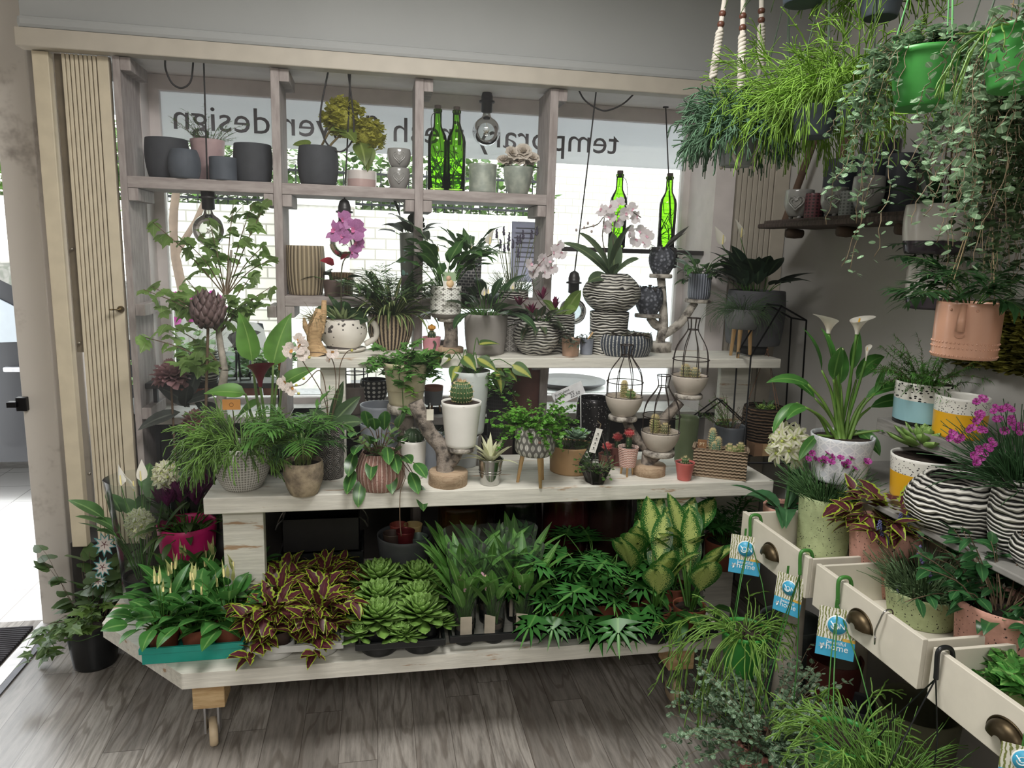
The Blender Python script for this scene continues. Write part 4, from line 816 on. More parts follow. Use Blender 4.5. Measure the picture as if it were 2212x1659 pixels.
# teapot planter
TEAP = chips('chipped_white_stoneware', 'cfc9bf', 'e0dbd2', '4a4540')
p = PP('teapot_planter', 'white speckled teapot planter with a green succulent on the upper bench', 'planter', 742, 762, 693, 62, 84, ZU, TEAP, 'round', 100, rimw=0, z0=.012, soil=.9)
b = B(); w_ = p.rt; lathe(b, [(1e-4, 0), (w_ * .95, 0), (w_ * 1.12, .008), (w_ * 1.14, .013), (w_ * .9, .012), (1e-4, .011)], 36); b.build('saucer', TEAP, p.root)
b = B(); tube(b, [(-w_ * .9, 0, p.h * .42), (-w_ * 1.25, 0, p.h * .62), (-w_ * 1.5, 0, p.h * .9), (-w_ * 1.6, 0, p.h * 1.08)], [.02, .016, .012, .012], 14, smoothn=4); b.build('spout', TEAP, p.root)
b = B(); tube(b, [(w_ * .9, 0, p.h * .95), (w_ * 1.3, 0, p.h * 1.0), (w_ * 1.65, 0, p.h * .75), (w_ * 1.6, 0, p.h * .42), (w_ * 1.1, 0, p.h * .22)], .0105, 12, smoothn=6); b.build('handle', TEAP, p.root)
rosette(p, leaf('8a9a6a', tr=.15, var=.15), 34, (.05, .085), .022, (.25, 1.4), (.0, .4), None, 'lance', .3, br=.02, thick=.5, roll=.1)
# striped pot with spider plant and palm
p = PP('potted_spider_plant', 'arching spider plant and palm in a brown and cream striped pot on the upper bench', 'potted plant', 843, 757, 682, 66, 92, ZU, stripes('brown_cream_stripe', '3c3029', 'c9b598', 34, soft=.12, jit=2.2), 'round', 94)
rosette(p, leaf('55703c', 'b9bd86', tr=.3, rw=.16, rough=.45), 110, (.13, .26), .017, (.5, 1.45), (.9, 2.2), None, 'strap', .35, br=p.sr * .5)
fronds(p, leaf('4d6b3a', tr=.28), 24, (.16, .3), (.9, 1.5), (.3, 1.2), .085, 20, .3, name='palm_foliage', lw=.15)
# monstera pattern planter on second shelf
g = G('monstera_print'); d, _ = g.voro(26, None, .8); n = g.noise(40); g.col(g.mix((d + n * .4).lt(.52), '5b5f56', '7ba39a')); MON = g.set(.5)
c = atY(889, Z2, 2.86); t = thing('plinth_box', 'dark wooden box lifting the leaf-patterned pot behind the third upright', 'box', c); s = mpp(c); hz = zat(math.hypot(c.x, c.y), 889, 596) - Z2; box(b := B(), -.04, .04, -.04, .04, 0, hz); b.build('body', plain('4a4240', .7), t, smooth=False, bevel=.003)
p = PP('potted_begonia', 'dark-leaved plant in a grey pot printed with turquoise leaves beside the third upright', 'potted plant', 889, 0, 503, 46, 52, Z2 + hz, MON, 'taper', Y=2.86)
rosette(p, leaf('3f4a3c', '66705a', tr=.15), 16, (.06, .1), .06, (.4, 1.4), (.4, 1.2), (.02, .06), 'ovate', .2); b = B(); strips(b, [loc_(p, 865, 470)], 3.3, 1.25, .11, .02, .2, 'lance', 6); b.build('tall_leaf', leaf('3a4a38'), p.root)
# lattice pot with peace lily on a birch disc stand
c = atY(972, ZU, 2.655); s = mpp(c); zd = zat(math.hypot(c.x, c.y), 972, 686)
def disc(b, x, y, z, r, th, m=0): lathe(b, [(1e-4, -th), (r * .96, -th), (r, -th * .7), (r, -th * .3), (r * .96, 0), (1e-4, 0)], 30, (x, y, z), m, wob=.03)
def stand(label, c, base_r, base_h, trunk, discs, group=None, m=None):
    """log slice, crooked trunk and round bark discs on side branches (discs: centre, radius, thickness, branch root)"""
    t = thing('log_stand', label, 'stand', c, group); lathe(b := B(), [(1e-4, 0), (base_r, 0), (base_r, base_h * .9), (base_r * .95, base_h), (1e-4, base_h)], 36, wob=.02); b.build('base_slice', [m or LOGW], t)
    tube(b := B(), [p_[:3] for p_ in trunk], [p_[3] for p_ in trunk], 14, smoothn=4); b.build('trunk', BARK if m is None else BIRCH, t)
    for q, r, th, rt in discs:
        b = B(); disc(b, *q, r, th); o = b.build('bark_disc', [BIRCH], t)
        if rt: tube(b := B(), [rt, ((rt[0] + q[0]) / 2, (rt[1] + q[1]) / 2, (rt[2] * .6 + (q[2] - th) * .4)), (q[0] * .9 + rt[0] * .1, q[1], q[2] - th)], [.016, .018, .015], 12, smoothn=4); b.build('branch', BARK if m is None else BIRCH, o)
    return t
def local(c, px, py, dy=0): return tuple(ony(px, py, c.y + dy) - c)
def vec(*a): return tuple(a)
st_ = stand('short birch stand under the white lattice pot', c, .05, .02, [(0, 0, .0, .03), (.004, 0, (zd - ZU) * .5, .024), (.0, 0, zd - ZU - .012, .026)], [((-.003, 0, zd - ZU), .045, .014, None)])
p = pot('potted_peace_lily', 'tall peace lily in a white lattice pot with a dark foot and a photo card', 'potted plant', Vector((c.x - .018, c.y, zd)), 56 * s, 66 * s, zat(math.hypot(c.x, c.y) - .05, 960, 619) - zd, lattice('white_lattice_glaze'), 'tub')
rosette(p, SPATH, 26, (.12, .18), .055, (.9, 1.5), (.5, 1.5), (.06, .15), 'lance', .15, wave=.25)
spathe(p, [loc_(p, 946, 545, -.03)], .035, .022); spathe(p, [loc_(p, 1058, 530, .02)], .06, .045)
b = B(); q = loc_(p, 971, 622, -.055); w_, h_ = 27 * s, 32 * s; box(b, -w_ / 2, w_ / 2, -.0006, .0006, 0, h_, 0); box(b, -w_ * .5, w_ * .5, -.0009, -.0006, h_ * .45, h_, 1); lathe(b, [(1e-4, -.001), (w_ * .2, -.001), (w_ * .2, 0), (1e-4, 0)], 14, (0, 0, 0), 2)
o = b.build('care_card', [plain('d6d3cc', .5), plain('8aa07c', .5), plain('c9a58a', .5)], p.root, smooth=False, loc=q); o.rotation_euler = (-.1, 0, .08)
b = B(); lathe(b, [(1e-4, 0), (w_ * .2, 0), (w_ * .2, .0006), (1e-4, .0006)], 16); k = b.build('face_print', plain('caa58c', .5), o, loc=(-.003, -.0012, h_ * .62)); k.rotation_euler = (math.pi / 2, 0, 0)
b = B(); lathe(b, [(1e-4, 0), (w_ * .3, 0), (w_ * .3, .0006), (1e-4, .0006)], 16); k = b.build('dress_print', plain('d8b98e', .5), o, loc=(.002, -.0012, h_ * .28)); k.rotation_euler = (math.pi / 2, 0, 0)
# brick pot on second shelf
p = PP('potted_calathea', 'dark pot with a white brick pattern and narrow leaves on the second shelf', 'potted plant', 1012, 0, 553, 50, 54, Z2, bricks('brick_pattern', '3f4044', 'b5b3b0'), 'taper', Y=2.84)
rosette(p, leaf('4f7142', '86a068', tr=.3), 26, (.1, .15), .032, (.7, 1.5), (.3, 1.1), (.03, .06), 'lance', .2, wave=.3)
# pink tin bucket with grafted cactus
PTIN = dots('pink_tin', 'c98a94', '4f4a44', 5, 2, .2, rough=.4, rnd=1.0); PTIN = plain('c98a94', .4, .06)
p = PP('potted_cactus', 'yellow-topped grafted cactus in a small pink tin pot on the upper bench', 'potted cactus', 932, 762, 730, 34, 40, ZU, PTIN, 'taper')
cactus(p, .016, .035, 9, leaf('35452f', tr=0), sl=.005); q = (.0, 0, p.sz + .032)
cactus(p, .015, .02, 12, plain('d0923c', .6), z=q[2], sl=.004, name='grafted_top', spm=plain('d8b060', .6)); b = B(); tube(b, [(.006, -p.rt - .001, p.h * .25), (.012, -p.rt - .002, p.h * .6), (.004, -p.rt - .002, p.h * .8)], .004, 6, smoothn=3); b.build('painted_leaf', plain('3d4a35', .6), p.root)
c = onz(958, 750, ZU); tag(box(B(), -.028, .028, -.02, .02, 0, .028).build('wood_block', plain('6d625c', .8), smooth=False, bevel=.003, loc=c), 'small dark wooden block beside the pink tin pot on the upper bench', 'block')
# large grey pot
p = PP('potted_peace_lily', 'dark peace lily in a large plain grey pot on the upper bench', 'potted plant', 1048, 768, 682, 78, 92, ZU, plain('8f8a86', .5, .05, 10, .1), 'round', 90)
rosette(p, leaf('334d30', '5f7a50', tr=.18, rough=.3), 34, (.09, .14), .045, (.4, 1.4), (.4, 1.3), (.05, .11), 'lance', .18); spathe(p, [loc_(p, 1018, 545, -.02), loc_(p, 1107, 628, -.03), loc_(p, 1046, 640, -.06), loc_(p, 1055, 636, -.05)], .035, .02)
# lavender in a zebra pot
p = PP('potted_lavender', 'lavender with dark flower spikes in a zebra pot behind the grey pot', 'potted plant', 1105, 0, 628, 62, 66, Z2 - .12, ZEB, 'round', 70, Y=2.84)
c = Vector((p.c.x, p.c.y, ZL)); pot('upturned_pot', 'tall zebra pot holding up the lavender pot', 'pot', c, .1, .11, Z2 - .12 - ZL, ZEB, 'taper', soil=None)
strands(p, leaf('6b7d62', tr=.15), 160, (.05, .12), (.5, 1.5), (0, .6), .0012)
b = B(); 
for px, py in ((1073, 498), (1088, 492), (1100, 505), (1098, 525), (1118, 512), (1124, 510), (1130, 500), (1148, 500), (1160, 492), (1090, 530), (1108, 520), (1120, 540), (1081, 520)):
    q = loc_(p, px, py + 4, R.uniform(-.03, .03)); tube(b, [(q.x * .2, q.y * .3, p.sz), (q.x * .7, q.y, (p.sz + q.z) / 2 + .02), q], .0016, 5, 1, smoothn=3)
    for k in range(7): ball(b, tuple(q + Vector((R.uniform(-.002, .002), 0, -.018 + k * .0048))), .0062 - .0004 * k, 0, 6)
b.build('flower_spikes', [plain('4a4555', .8, .2), plain('6a7052', .8)], p.root)
# star lattice pot
p = PP('star_pot', 'narrow grey pot with a white star lattice between the grey pot and a zebra pot', 'pot', 1100, 760, 700, 46, 50, ZU, triangles('star_lattice', '8c8884', 'd0cdc8', 9, 5, .06), 'taper', soil=None)
# zebra round pot with celosia
p = PP('potted_celosia', 'burgundy celosia in a round zebra pot at the middle of the upper bench', 'potted plant', 1157, 768, 694, 56, 66, ZU, ZEB, 'round', 100)
rosette(p, leaf('4a5a42', '73624f', tr=.2), 40, (.05, .08), .026, (.1, 1.3), (.3, 1.2), (.02, .05), 'ovate', .2)
BURG = leaf('6d2344', tr=.3, var=.3, rough=.7)
for px, py in ((1122, 640), (1172, 625), (1200, 645), (1150, 655)): b = B(); strips(b, [loc_(p, px, py + 22, R.uniform(-.04, .02))] * 14, U(0, 6.28, 14), U(.7, 1.5, 14), U(.03, .055, 14), .012, U(-.2, .4, 14), 'lance', 4, .3); b.build('flower', BURG, p.root)
# zebra pot with white orchid, behind celosia
p = PP('potted_orchid', 'white moth orchid with one broad light leaf in a zebra pot behind the celosia', 'potted orchid', 1205, 0, 680, 62, 66, ZU, ZEB, 'round', 68, Y=2.675)
b = B(); strips(b, [(.02, 0, p.sz), (0, 0, p.sz), (-.01, 0, p.sz)], [.15, 2.8, -.4], [1.25, 1.1, .9], [.13, .1, .09], [.07, .06, .06], [.5, .7, .9], 'ellip', 8, .12, [1.1, .3, .1]); b.build('foliage', leaf('6f8a44', '95a868', tr=.4), p.root)
q = [(0, 0, p.sz), loc_(p, 1165, 650), loc_(p, 1150, 600), loc_(p, 1175, 560), loc_(p, 1215, 540)]; tube(b := B(), q, .0016, 6, smoothn=6); b.build('flower_stem', plain('5a4a40', .7), p.root)
for px, py in ((1150, 590), (1165, 575), (1178, 590), (1185, 565), (1198, 545), (1193, 580), (1213, 548), (1172, 560), (1145, 572), (1205, 530)): bloom(ORCW, p.root, loc_(p, px, py, R.uniform(-.02, .02)), 15 * p.s, (R.uniform(-.7, .7), -1, 0), .3)
# faceted copper pot and little grey pot
p = PP('potted_succulent', 'trailing dark succulent in a small faceted copper pot at the bench edge', 'potted plant', 1232, 771, 733, 36, 42, ZU, plain('b0917c', .35, .12, 14, metal=.35), 'taper', n=8)
bushy(p, leaf('4a5548', '6d755f', tr=.15), 16, (.04, .07), (.2, 1.3), (.8, 2.4), 9, (.012, .022), strip=('lance', .45), lel=(-.6, .6))
p = PP('plant_pot', 'small slate-blue pot with a stick label beside the copper pot', 'pot', 1266, 767, 733, 26, 30, ZU, plain('7e838f', .5), 'taper'); strands(p, leaf('566048'), 30, (.02, .04), (.4, 1.5), (.2, 1.2), .001); b = B(); box(b, -.003, .003, -.0005, .0005, 0, .04); o = b.build('stick_label', PALEWOOD, p.root, smooth=False, loc=(0, 0, p.sz)); o.rotation_euler = (0, .6, 0)
# big zebra vase standing on another zebra pot
c = atY(1312, ZU, 2.635); s = mpp(c); h1 = zat(math.hypot(c.x, c.y) - .06, 1310, 676) - ZU
pot('zebra_pot', 'straight zebra pot carrying the big zebra vase on the upper bench', 'pot', c, 76 * s, 84 * s, h1, ZEB, 'taper', soil=None)
p = pot('potted_orchid', 'white moth orchid with big leaves in a large round zebra vase', 'potted orchid', c + Vector((.004, 0, h1)), 62 * s, 66 * s, zat(math.hypot(c.x, c.y) - .06, 1316, 592) - ZU - h1, ZEB, 'round', 124 * s * 1.0)
b = B(); A1 = [loc_(p, 1213, 523), loc_(p, 1235, 505), loc_(p, 1245, 606), loc_(p, 1362, 490), loc_(p, 1318, 505), loc_(p, 1387, 560), loc_(p, 1340, 570)]
for q, w_ in zip(A1, (.05, .045, .055, .065, .06, .05, .05)):
    d = Vector(q) - Vector((0, 0, p.sz)); L_ = d.length * 1.08; e = math.asin(max(-1, min(1, d.z / d.length))) ; strips(b, [(0, 0, p.sz)], math.atan2(-.12 + R.uniform(-.3, .3), d.x), e + .3, L_, w_, .75, 'ellip', 9, .25, R.uniform(-.6, .6))
b.build('foliage', leaf('4d5f45', '77855f', tr=.25, rough=.3), p.root)
b = B(); P = arcs(14, U(.03, .07, 14), U(.3, 1.2, 14), U(1, 3, 14), None, .03, p.sz, 8, .25); tubes(b, P, .0022, 5); b.build('aerial_roots', plain('7d7a6d', .8), p.root)
q = [(0, 0, p.sz), loc_(p, 1302, 520), loc_(p, 1305, 470), loc_(p, 1290, 485), loc_(p, 1255, 495)]; tube(b := B(), q, .002, 6, smoothn=6); q = [(.01, 0, p.sz), loc_(p, 1325, 500), loc_(p, 1345, 450), loc_(p, 1385, 470)]; tube(b, q, .002, 6, smoothn=6); b.build('flower_stem', plain('4f453c', .7), p.root)
for px, py in ((1300, 455), (1320, 448), (1318, 470), (1338, 440), (1350, 462), (1365, 452), (1375, 470), (1333, 480), (1310, 490), (1385, 500), (1372, 520), (1392, 525), (1360, 500), (1400, 510)): bloom(ORCW, p.root, loc_(p, px, py, R.uniform(-.02, .03)), 16 * p.s, (R.uniform(-.7, .7), -1, .1), .3)
for px, py in ((1245, 497), (1262, 492), (1270, 482), (1282, 488), (1278, 500)): ball(b := B(), tuple(loc_(p, px, py)), .005, 0, 8, 1.3); b.build('bud', plain('a89a95', .6), p.root)
# dark blue striped bowl
p = PP('planted_bowl', 'wide dark blue bowl with white vertical stripes full of small purple-brown leaves', 'planted bowl', 1346, 772, 727, 104, 116, ZU, stripes('blue_white_stripe', '39424f', 'b9b9b4', 46, duty=.55, soft=.15, jit=4), 'round', 122)
for k in range(7): bushy(p, leaf('6a5f5a', '8c9a78', tr=.25, var=.35), 5, (.03, .05), (.3, 1.2), (.6, 1.8), 7, (.02, .032), HEART, name='foliage', cen=(R.uniform(-.065, .065), R.uniform(-.05, .05)), br=.02, z=p.h - .008)
# birch tree stand
c = onz(1432, 762, ZU); c.y += .045; s = mpp(c); L1, L2, L3 = local(c, 1400, 678), local(c, 1428, 592), local(c, 1509, 646)
stand('birch tree stand on the upper bench holding three dark pots on bark discs', c, 27 * s, 20 * s, [(0, 0, .02, .018), (.012, 0, .10, .02), (.004, 0, .2, .015), (L2[0], L2[1], L2[2] - .01, .017)], [((L1[0], L1[1], L1[2]), .052, .014, (.01, 0, .09)), ((L2[0], L2[1], L2[2]), .045, .016, None), ((L3[0], L3[1], L3[2]), .055, .014, (.012, 0, .06))], m=BIRCH)
g = G('strawberry_grey'); d, _ = g.voro(75); g.col(g.mix(d.ss(.25, .5), '7a7d86', '3c3f47')); g.bump(d * -1, .8, .004); STRAW = g.set(.7)
def strawberry(label, off, w, h, tall):
    p = pot('strawberry_pot', label, 'pot', c + Vector(off), w * .62, w * .8, h, STRAW, 'egg', w, group='strawberry-shaped pots')
    b = B(); strips(b, [(p.rt * .8 * math.cos(a), p.rt * .8 * math.sin(a), p.h) for a in np.arange(16) * .393], np.arange(16) * .393, U(-.3, .7, 16), U(.02, .035, 16), .016, U(.2, 1.4, 16), 'lance', 5, .2); b.build('sepal_collar', plain('3c3835', .8), p.root)
    b = B()
    for q in tall: d = Vector(q) - Vector((0, 0, p.sz)); strips(b, [(0, 0, p.sz)], math.atan2(R.uniform(-.3, .3), d.x), math.asin(d.z / d.length) + .05, d.length, .02, .1, 'lance', 6, .4)
    b.build('foliage', leaf('4a4a45', tr=.12), p.root); return p
strawberry('dark strawberry-shaped pot with one long pointed leaf on the top birch disc', L2, 56 * s, 56 * s, [(.14, 0, .19), (.12, 0, .16)])
strawberry('dark strawberry-shaped pot on the lower birch disc beside the zebra vase', L1, 60 * s, 56 * s, [(.0, 0, .1), (.03, 0, .09)])
p = pot('potted_peace_lily', 'young peace lily in a blue-grey ribbed pot on the right birch disc', 'potted plant', c + Vector(L3), 42 * s, 48 * s, 54 * s, stripes('slate_ribbed', '5a606c', '8d93a0', 26, soft=.6), 'tub')
rosette(p, leaf('46703a', '7a9a60', tr=.28), 20, (.07, .11), .035, (.5, 1.4), (.5, 1.4), (.04, .07), 'lance', .2); bushy(p, DARKL, 10, (.06, .11), (-.2, .8), (.4, 1.4), 7, (.03, .05), strip=('lance', .35, 5), name='side_foliage')
# concrete pot on the bench end and bowl on legs
p = PP('potted_peace_lily', 'large dark peace lily in a round concrete pot in the window corner', 'potted plant', 1625, 0, 630, 110, 116, 1.17, plain('55565a', .85, .12, 25, .2), 'round', 122, Y=2.665)
rosette(p, leaf('2c4030', '4f6549', tr=.12, rough=.35), 26, (.12, .18), .065, (.8, 1.5), (.3, .9), (.05, .10), 'lance', .15, az=U(1.0, 5.3, 26)); spathe(p, [loc_(p, 1600, 515, -.02), loc_(p, 1560, 530, 0)], .08, .04)
c2 = p.c; tag(lathe(B(), [(1e-4, 0), (.06, 0), (.06, 1.17 - ZU - .001), (1e-4, 1.17 - ZU - .001)], 24, ).build('pot_riser', plain('3a3a3c', .8), loc=(c2.x, c2.y, ZU)), 'dark round riser under the concrete pot on the upper bench', 'riser')
c = atY(1597, ZU, 2.555); s = mpp(c); zl = zat(math.hypot(c.x, c.y), 1597, 710) - ZU
p = pot('footed_bowl', 'grey concrete bowl on three wooden legs with grassy green foliage', 'planted bowl', c, 54 * s, 70 * s, 42 * s, plain('6c6e6e', .85, .1, 25, .2), 'round', 74 * s, z0=zl); legs3(p, zl, PALEWOOD, r=(.006, .009), a0=-2.2)
strands(p, leaf('54704c', tr=.15), 240, (.06, .15), (-.1, 1.3), (.8, 2.4), .0011, K=7, sides=3)
# black lantern frames at the right end of the bench
def wire(label, pts, Y, r=.0032, close=False, cat='lantern frame', name='lantern_frame', dy=0.0):
    q = [ony(x_, y_, Y) for x_, y_ in pts]; o = thing(name, label, cat, q[0], None); b = B()
    for k in range(len(q) - (0 if close else 1)): tube(b, [q[k] - q[0], q[(k + 1) % len(q)] - q[0]], r, 6)
    if dy:
        for k in range(len(q) - (0 if close else 1)): tube(b, [q[k] - q[0] + Vector((0, dy, 0)), q[(k + 1) % len(q)] - q[0] + Vector((0, dy, 0))], r, 6)
        for k in range(len(q)): tube(b, [q[k] - q[0], q[k] - q[0] + Vector((0, dy, 0))], r, 6)
    b.build('wire', BLACKM, o); return o
wire('tall black wire house lantern frame standing at the right end of the middle bench', [(1605, 1000), (1622, 770), (1688, 661), (1742, 692), (1727, 925), (1716, 1000)], 2.42, .0035, True, dy=.1)
wire('low black wire house frame around the cacti on the middle bench', [(1500, 985), (1505, 905), (1560, 865), (1613, 915), (1610, 985)], 2.50, .003, True, dy=.04)
# ---------------------------------------------------------------- middle bench
p = PP('potted_rhipsalis', 'big green mistletoe cactus in a pale woven pot at the middle bench end', 'potted plant', 525, 1064, 975, 74, 112, ZM, weave('white_weave', 'd0cec7', '8d8a83', 28, 8), 'round', 116)
rhips(p, leaf('64883c', tr=.2, var=.35), 240, (.06, .12), (.1, 1.45), (.4, 1.5), .0022, 2, fl=.6, az=np.concatenate([U(0, 6.28, 150), U(2.0, 4.2, 90)]))
q = loc_(p, 500, 874, -.03); b = B(); box(b, -.026, .026, -.001, .001, -.016, .016); o = b.build('card_tag', plain('b07a3c', .7), p.root, smooth=False, loc=q); b = B(); tube(b, [(.006 * math.cos(a), -.0014, .006 * math.sin(a)) for a in np.arange(13) * .5236], .0006, 4); b.build('stamped_ring', plain('6d4a24', .7), o); b = B(); tube(b, [(0, .002, .015), (0, .03, -.06), (0, .03, -.2)], .0012, 4); b.build('tag_stick', STEMB, o)
g = G('carved_stone'); n = g.noise(22, 5, None, .65); n2 = g.noise(7, 2); g.col(g.mix((n * .7 + n2 * .4).ss(.4, .72), '6d6154', 'b9a88e')); g.bump(n, .9, .006)
p = PP('potted_parlour_palm', 'slender parlour palm in a carved sandstone pot at the front of the middle bench', 'potted palm', 657, 1075, 1006, 56, 80, ZM, g.set(.85), 'round', 82)
P = arcs(26, U(.05, .1, 26), U(1.3, 1.55, 26), U(0, .2, 26), None, p.sr * .4, p.sz, 5); tubes(b := B(), P, .0018, 5); b.build('stems', leaf('8a9a5a'), p.root)
fronds(p, leaf('4f7d38', '6d9a50', tr=.3), 20, (.10, .2), (.7, 1.5), (.6, 1.7), .07, 12, .3, z=p.sz + .07, br=.02, lw=.15)
fronds(p, DARKL, 12, (.06, .12), (.2, 1.2), (.5, 1.5), .05, 9, .2, z=p.sz + .06, br=.02, lw=.15, name='lower_foliage')
# rosette pot with small orchid
g = G('rosette_relief'); u, v, _ = g.xyz('UV'); a_ = ((u * 11).frac() - .5); b_ = ((v * 5).frac() - .5); rr = (a_ * a_ + b_ * b_).op('POWER', .5); s_ = (rr * 38 + a_ * 4).sin(); g.col(g.mix(s_.ss(-.5, .6), '57524f', 'a39d96')); g.bump(s_, .9, .006)
p = PP('potted_orchid', 'small white and pink orchid in a tall grey pot covered with carved rosettes', 'potted orchid', 712, 1038, 918, 60, 66, ZM, g.set(.6), 'taper')
b = B(); strips(b, [(0, 0, p.sz)] * 5, [.3, .9, -.2, 2.6, -2.4], [.9, 1.2, .5, 1.0, .4], [.15, .17, .12, .1, .1], [.05, .045, .055, .05, .05], [.3, .2, .6, .8, 1.0], 'ellip', 8, .2, [.6, 1.0, .2, .4, 0]); b.build('foliage', leaf('3f5438', '6a8058', tr=.2, rough=.3), p.root)
b = B()
for pts in ([(725, 850), (722, 790), (705, 765), (660, 760)], [(730, 850), (735, 790), (750, 760), (770, 755)], [(705, 850), (690, 800), (655, 830), (620, 835)], [(700, 860), (660, 790), (640, 760)]):
    tube(b, [(0, 0, p.sz)] + [loc_(p, x_, y_, -.01) for x_, y_ in pts], .0016, 5, smoothn=5)
b.build('flower_stem', plain('5d4a38', .7), p.root)
for px, py, s_ in ((625, 758, 24), (648, 748, 24), (652, 765, 22), (645, 735, 20), (615, 828, 22), (628, 840, 20), (718, 763, 18), (712, 775, 12)): bloom(ORCS, p.root, loc_(p, px, py, -.03 + R.uniform(-.02, .02)), s_ * p.s * .8, (R.uniform(-.5, .5), -1, .2), .3)
b = B()
for px, py in ((608, 829), (640, 832), (656, 818), (645, 850), (760, 757), (668, 772)): ball(b, tuple(loc_(p, px, py, -.03)), .005, 0, 6)
b.build('buds', plain('b9b35a', .6), p.root)
# pink ribbed pot with hoya
HOYA = leaf('3f6b36', '6f9a50', tr=.2, rough=.25, spec=.6, edge='5d8a45', e0=.9)
p = PP('potted_hoya', 'glossy-leaved hoya in a pink ribbed pot with white stripes on the middle bench', 'potted plant', 822, 1066, 986, 84, 78, ZM, stripes('pink_white_stripe', 'a77d72', 'cfb3a8', 32, duty=.6, soft=.2, jit=3), 'round', 104)
b = B(); Q = [(766, 975, -.6, .0), (775, 935, .3, .3), (800, 960, .8, -.2), (830, 930, 1.2, .1), (850, 945, .6, .2), (895, 1000, -.1, 0), (885, 1020, -.4, .3), (842, 1010, -.7, 0), (765, 1015, -.5, .3), (780, 1035, -.9, 0), (810, 930, .9, 0), (795, 925, 1.1, 0), (815, 950, .4, .2), (835, 965, -.2, 0), (805, 985, -.5, .2), (860, 955, .5, 0), (850, 980, -.3, .2), (780, 960, .1, .3), (870, 985, .2, .1), (905, 1045, -1.0, 0), (760, 950, .5, 0), (860, 925, 1.0, .2)]
for px, py, e, ro in Q:
    q = loc_(p, px, py, -.03); d = Vector((q.x, q.y)); tube(b, [(0, 0, p.sz), (q.x * .5, q.y * .6, max(q.z, p.sz) + .01), q], .0015, 5, 1, smoothn=4); strips(b, [q], math.atan2(-.25, q.x), e, .09, .04, .5, 'ellip', 7, .15, ro)
b.build('foliage', [HOYA, STEMB], p.root); tube(b := B(), [(.05, -.04, p.sz), (.075, -.075, p.h * .5), (.06, -.085, .01), (.058, -.115, -.07), (.062, -.118, -.12)], .0014, 5, smoothn=5); b.build('trailing_stem', STEMB, p.root)
bushy(p, leaf('5d7a45', tr=.2), 6, (.06, .1), (.8, 1.4), (0, .4), 8, (.03, .045), strip=('obov', .4, 5), name='succulent_sprigs', lel=(.2, 1))
# round dark cactus in white pot
p = PP('potted_cactus', 'round dark ribbed cactus with white tufts in a small white pot behind the hoya', 'potted cactus', 893, 1036, 957, 48, 54, ZM, WHITEP, 'taper'); cactus(p, .036, .062, 9, leaf('33462f', tr=0), spines=5, sl=.004, depth=.2, spm=plain('d5d2c4', .7))
SLATE = plain('8e939c', .4, .04)
c = onz(822, 1008, ZM); c.y += .06; s = mpp(c); h1 = zat(math.hypot(c.x, c.y) - .05, 822, 920) - ZM
pot('plant_pot', 'lower slate-blue glazed pot of the two stacked on the middle bench', 'pot', c, 72 * s, 86 * s, h1, SLATE, 'taper', soil=None, group='stacked slate-blue pots')
pot('plant_pot', 'upper slate-blue glazed pot of the two stacked on the middle bench', 'pot', c + Vector((0, 0, h1 * .45)), 64 * s, 86 * s, zat(math.hypot(c.x, c.y) - .05, 822, 880) - ZM - h1 * .45, SLATE, 'taper', soil=None, group='stacked slate-blue pots')
p = PP('potted_cactus', 'spidery little cactus in a slate-blue pot behind the log stand', 'potted cactus', 935, 1018, 945, 46, 54, ZM, SLATE, 'taper'); strands(p, leaf('5d6a55'), 60, (.02, .05), (.2, 1.5), (0, .8), .0009); cactus(p, .02, .03, 12, spines=3)
PP('plant_pot', 'plain white pot hidden behind the log stand and the tin bucket', 'pot', 1003, 1012, 948, 52, 60, ZM, plain('b9bcbf', .4, .03), 'taper', soil=None)
# ivy pot on a tall log
c = atY(876, ZM, 2.44); s = mpp(c); z1 = zat(math.hypot(c.x, c.y), 876, 872)
t = thing('log_column', 'upright log section carrying the ivy pot', 'stand', c); lathe(b := B(), [(1e-4, 0), (.03, 0), (.026, (z1 - ZM) * .5), (.03, z1 - ZM - .03), (1e-4, z1 - ZM - .03)], 20, wob=.05); b.build('trunk', BARK, t); disc(b := B(), 0, 0, z1 - ZM, .062, .03); b.build('bark_disc', BIRCH, t)
p = pot('potted_ivy', 'trailing green ivy in a cream pot raised on a log column', 'potted ivy', Vector((c.x, c.y, z1)), 70 * s, 94 * s, zat(math.hypot(c.x, c.y) - .06, 876, 788) - z1, plain('bdb397', .45, .05), 'taper', rimw=.001)
b = B(); lathe(b, [(p.rb + (p.rt - p.rb) * .34 + .0004, p.h * .34), (p.rb + (p.rt - p.rb) * .35 + .002, p.h * .35), (p.rb + (p.rt - p.rb) * .36 + .0004, p.h * .36)], 40); b.build('groove_ring', plain('a89d80', .5), p.root)
bushy(p, IVYL, 30, (.06, .14), (.1, 1.4), (.8, 2.4), 11, (.022, .04), IVY, lel=(-.5, .8), cup=.3)
def trail(p, mat, pts, n, size, out, dy=-.05, name='trailing_stem', stem=None, lel=(-.6, .5), r=.0012, cup=.3):
    q = spline([tuple(loc_(p, x_, y_, dy)) for x_, y_ in pts], 6); b = B(); tube(b, q, r, 4, 1); k = rng.integers(2, len(q), n); fans(b, q[k] + rng.normal(0, .004, (n, 3)), U(0, 6.28, n), U(*lel, n), U(size[0], size[1], n), out, U(-.5, .5, n), cup); return b.build(name, [mat, stem or STEMG], p.root)
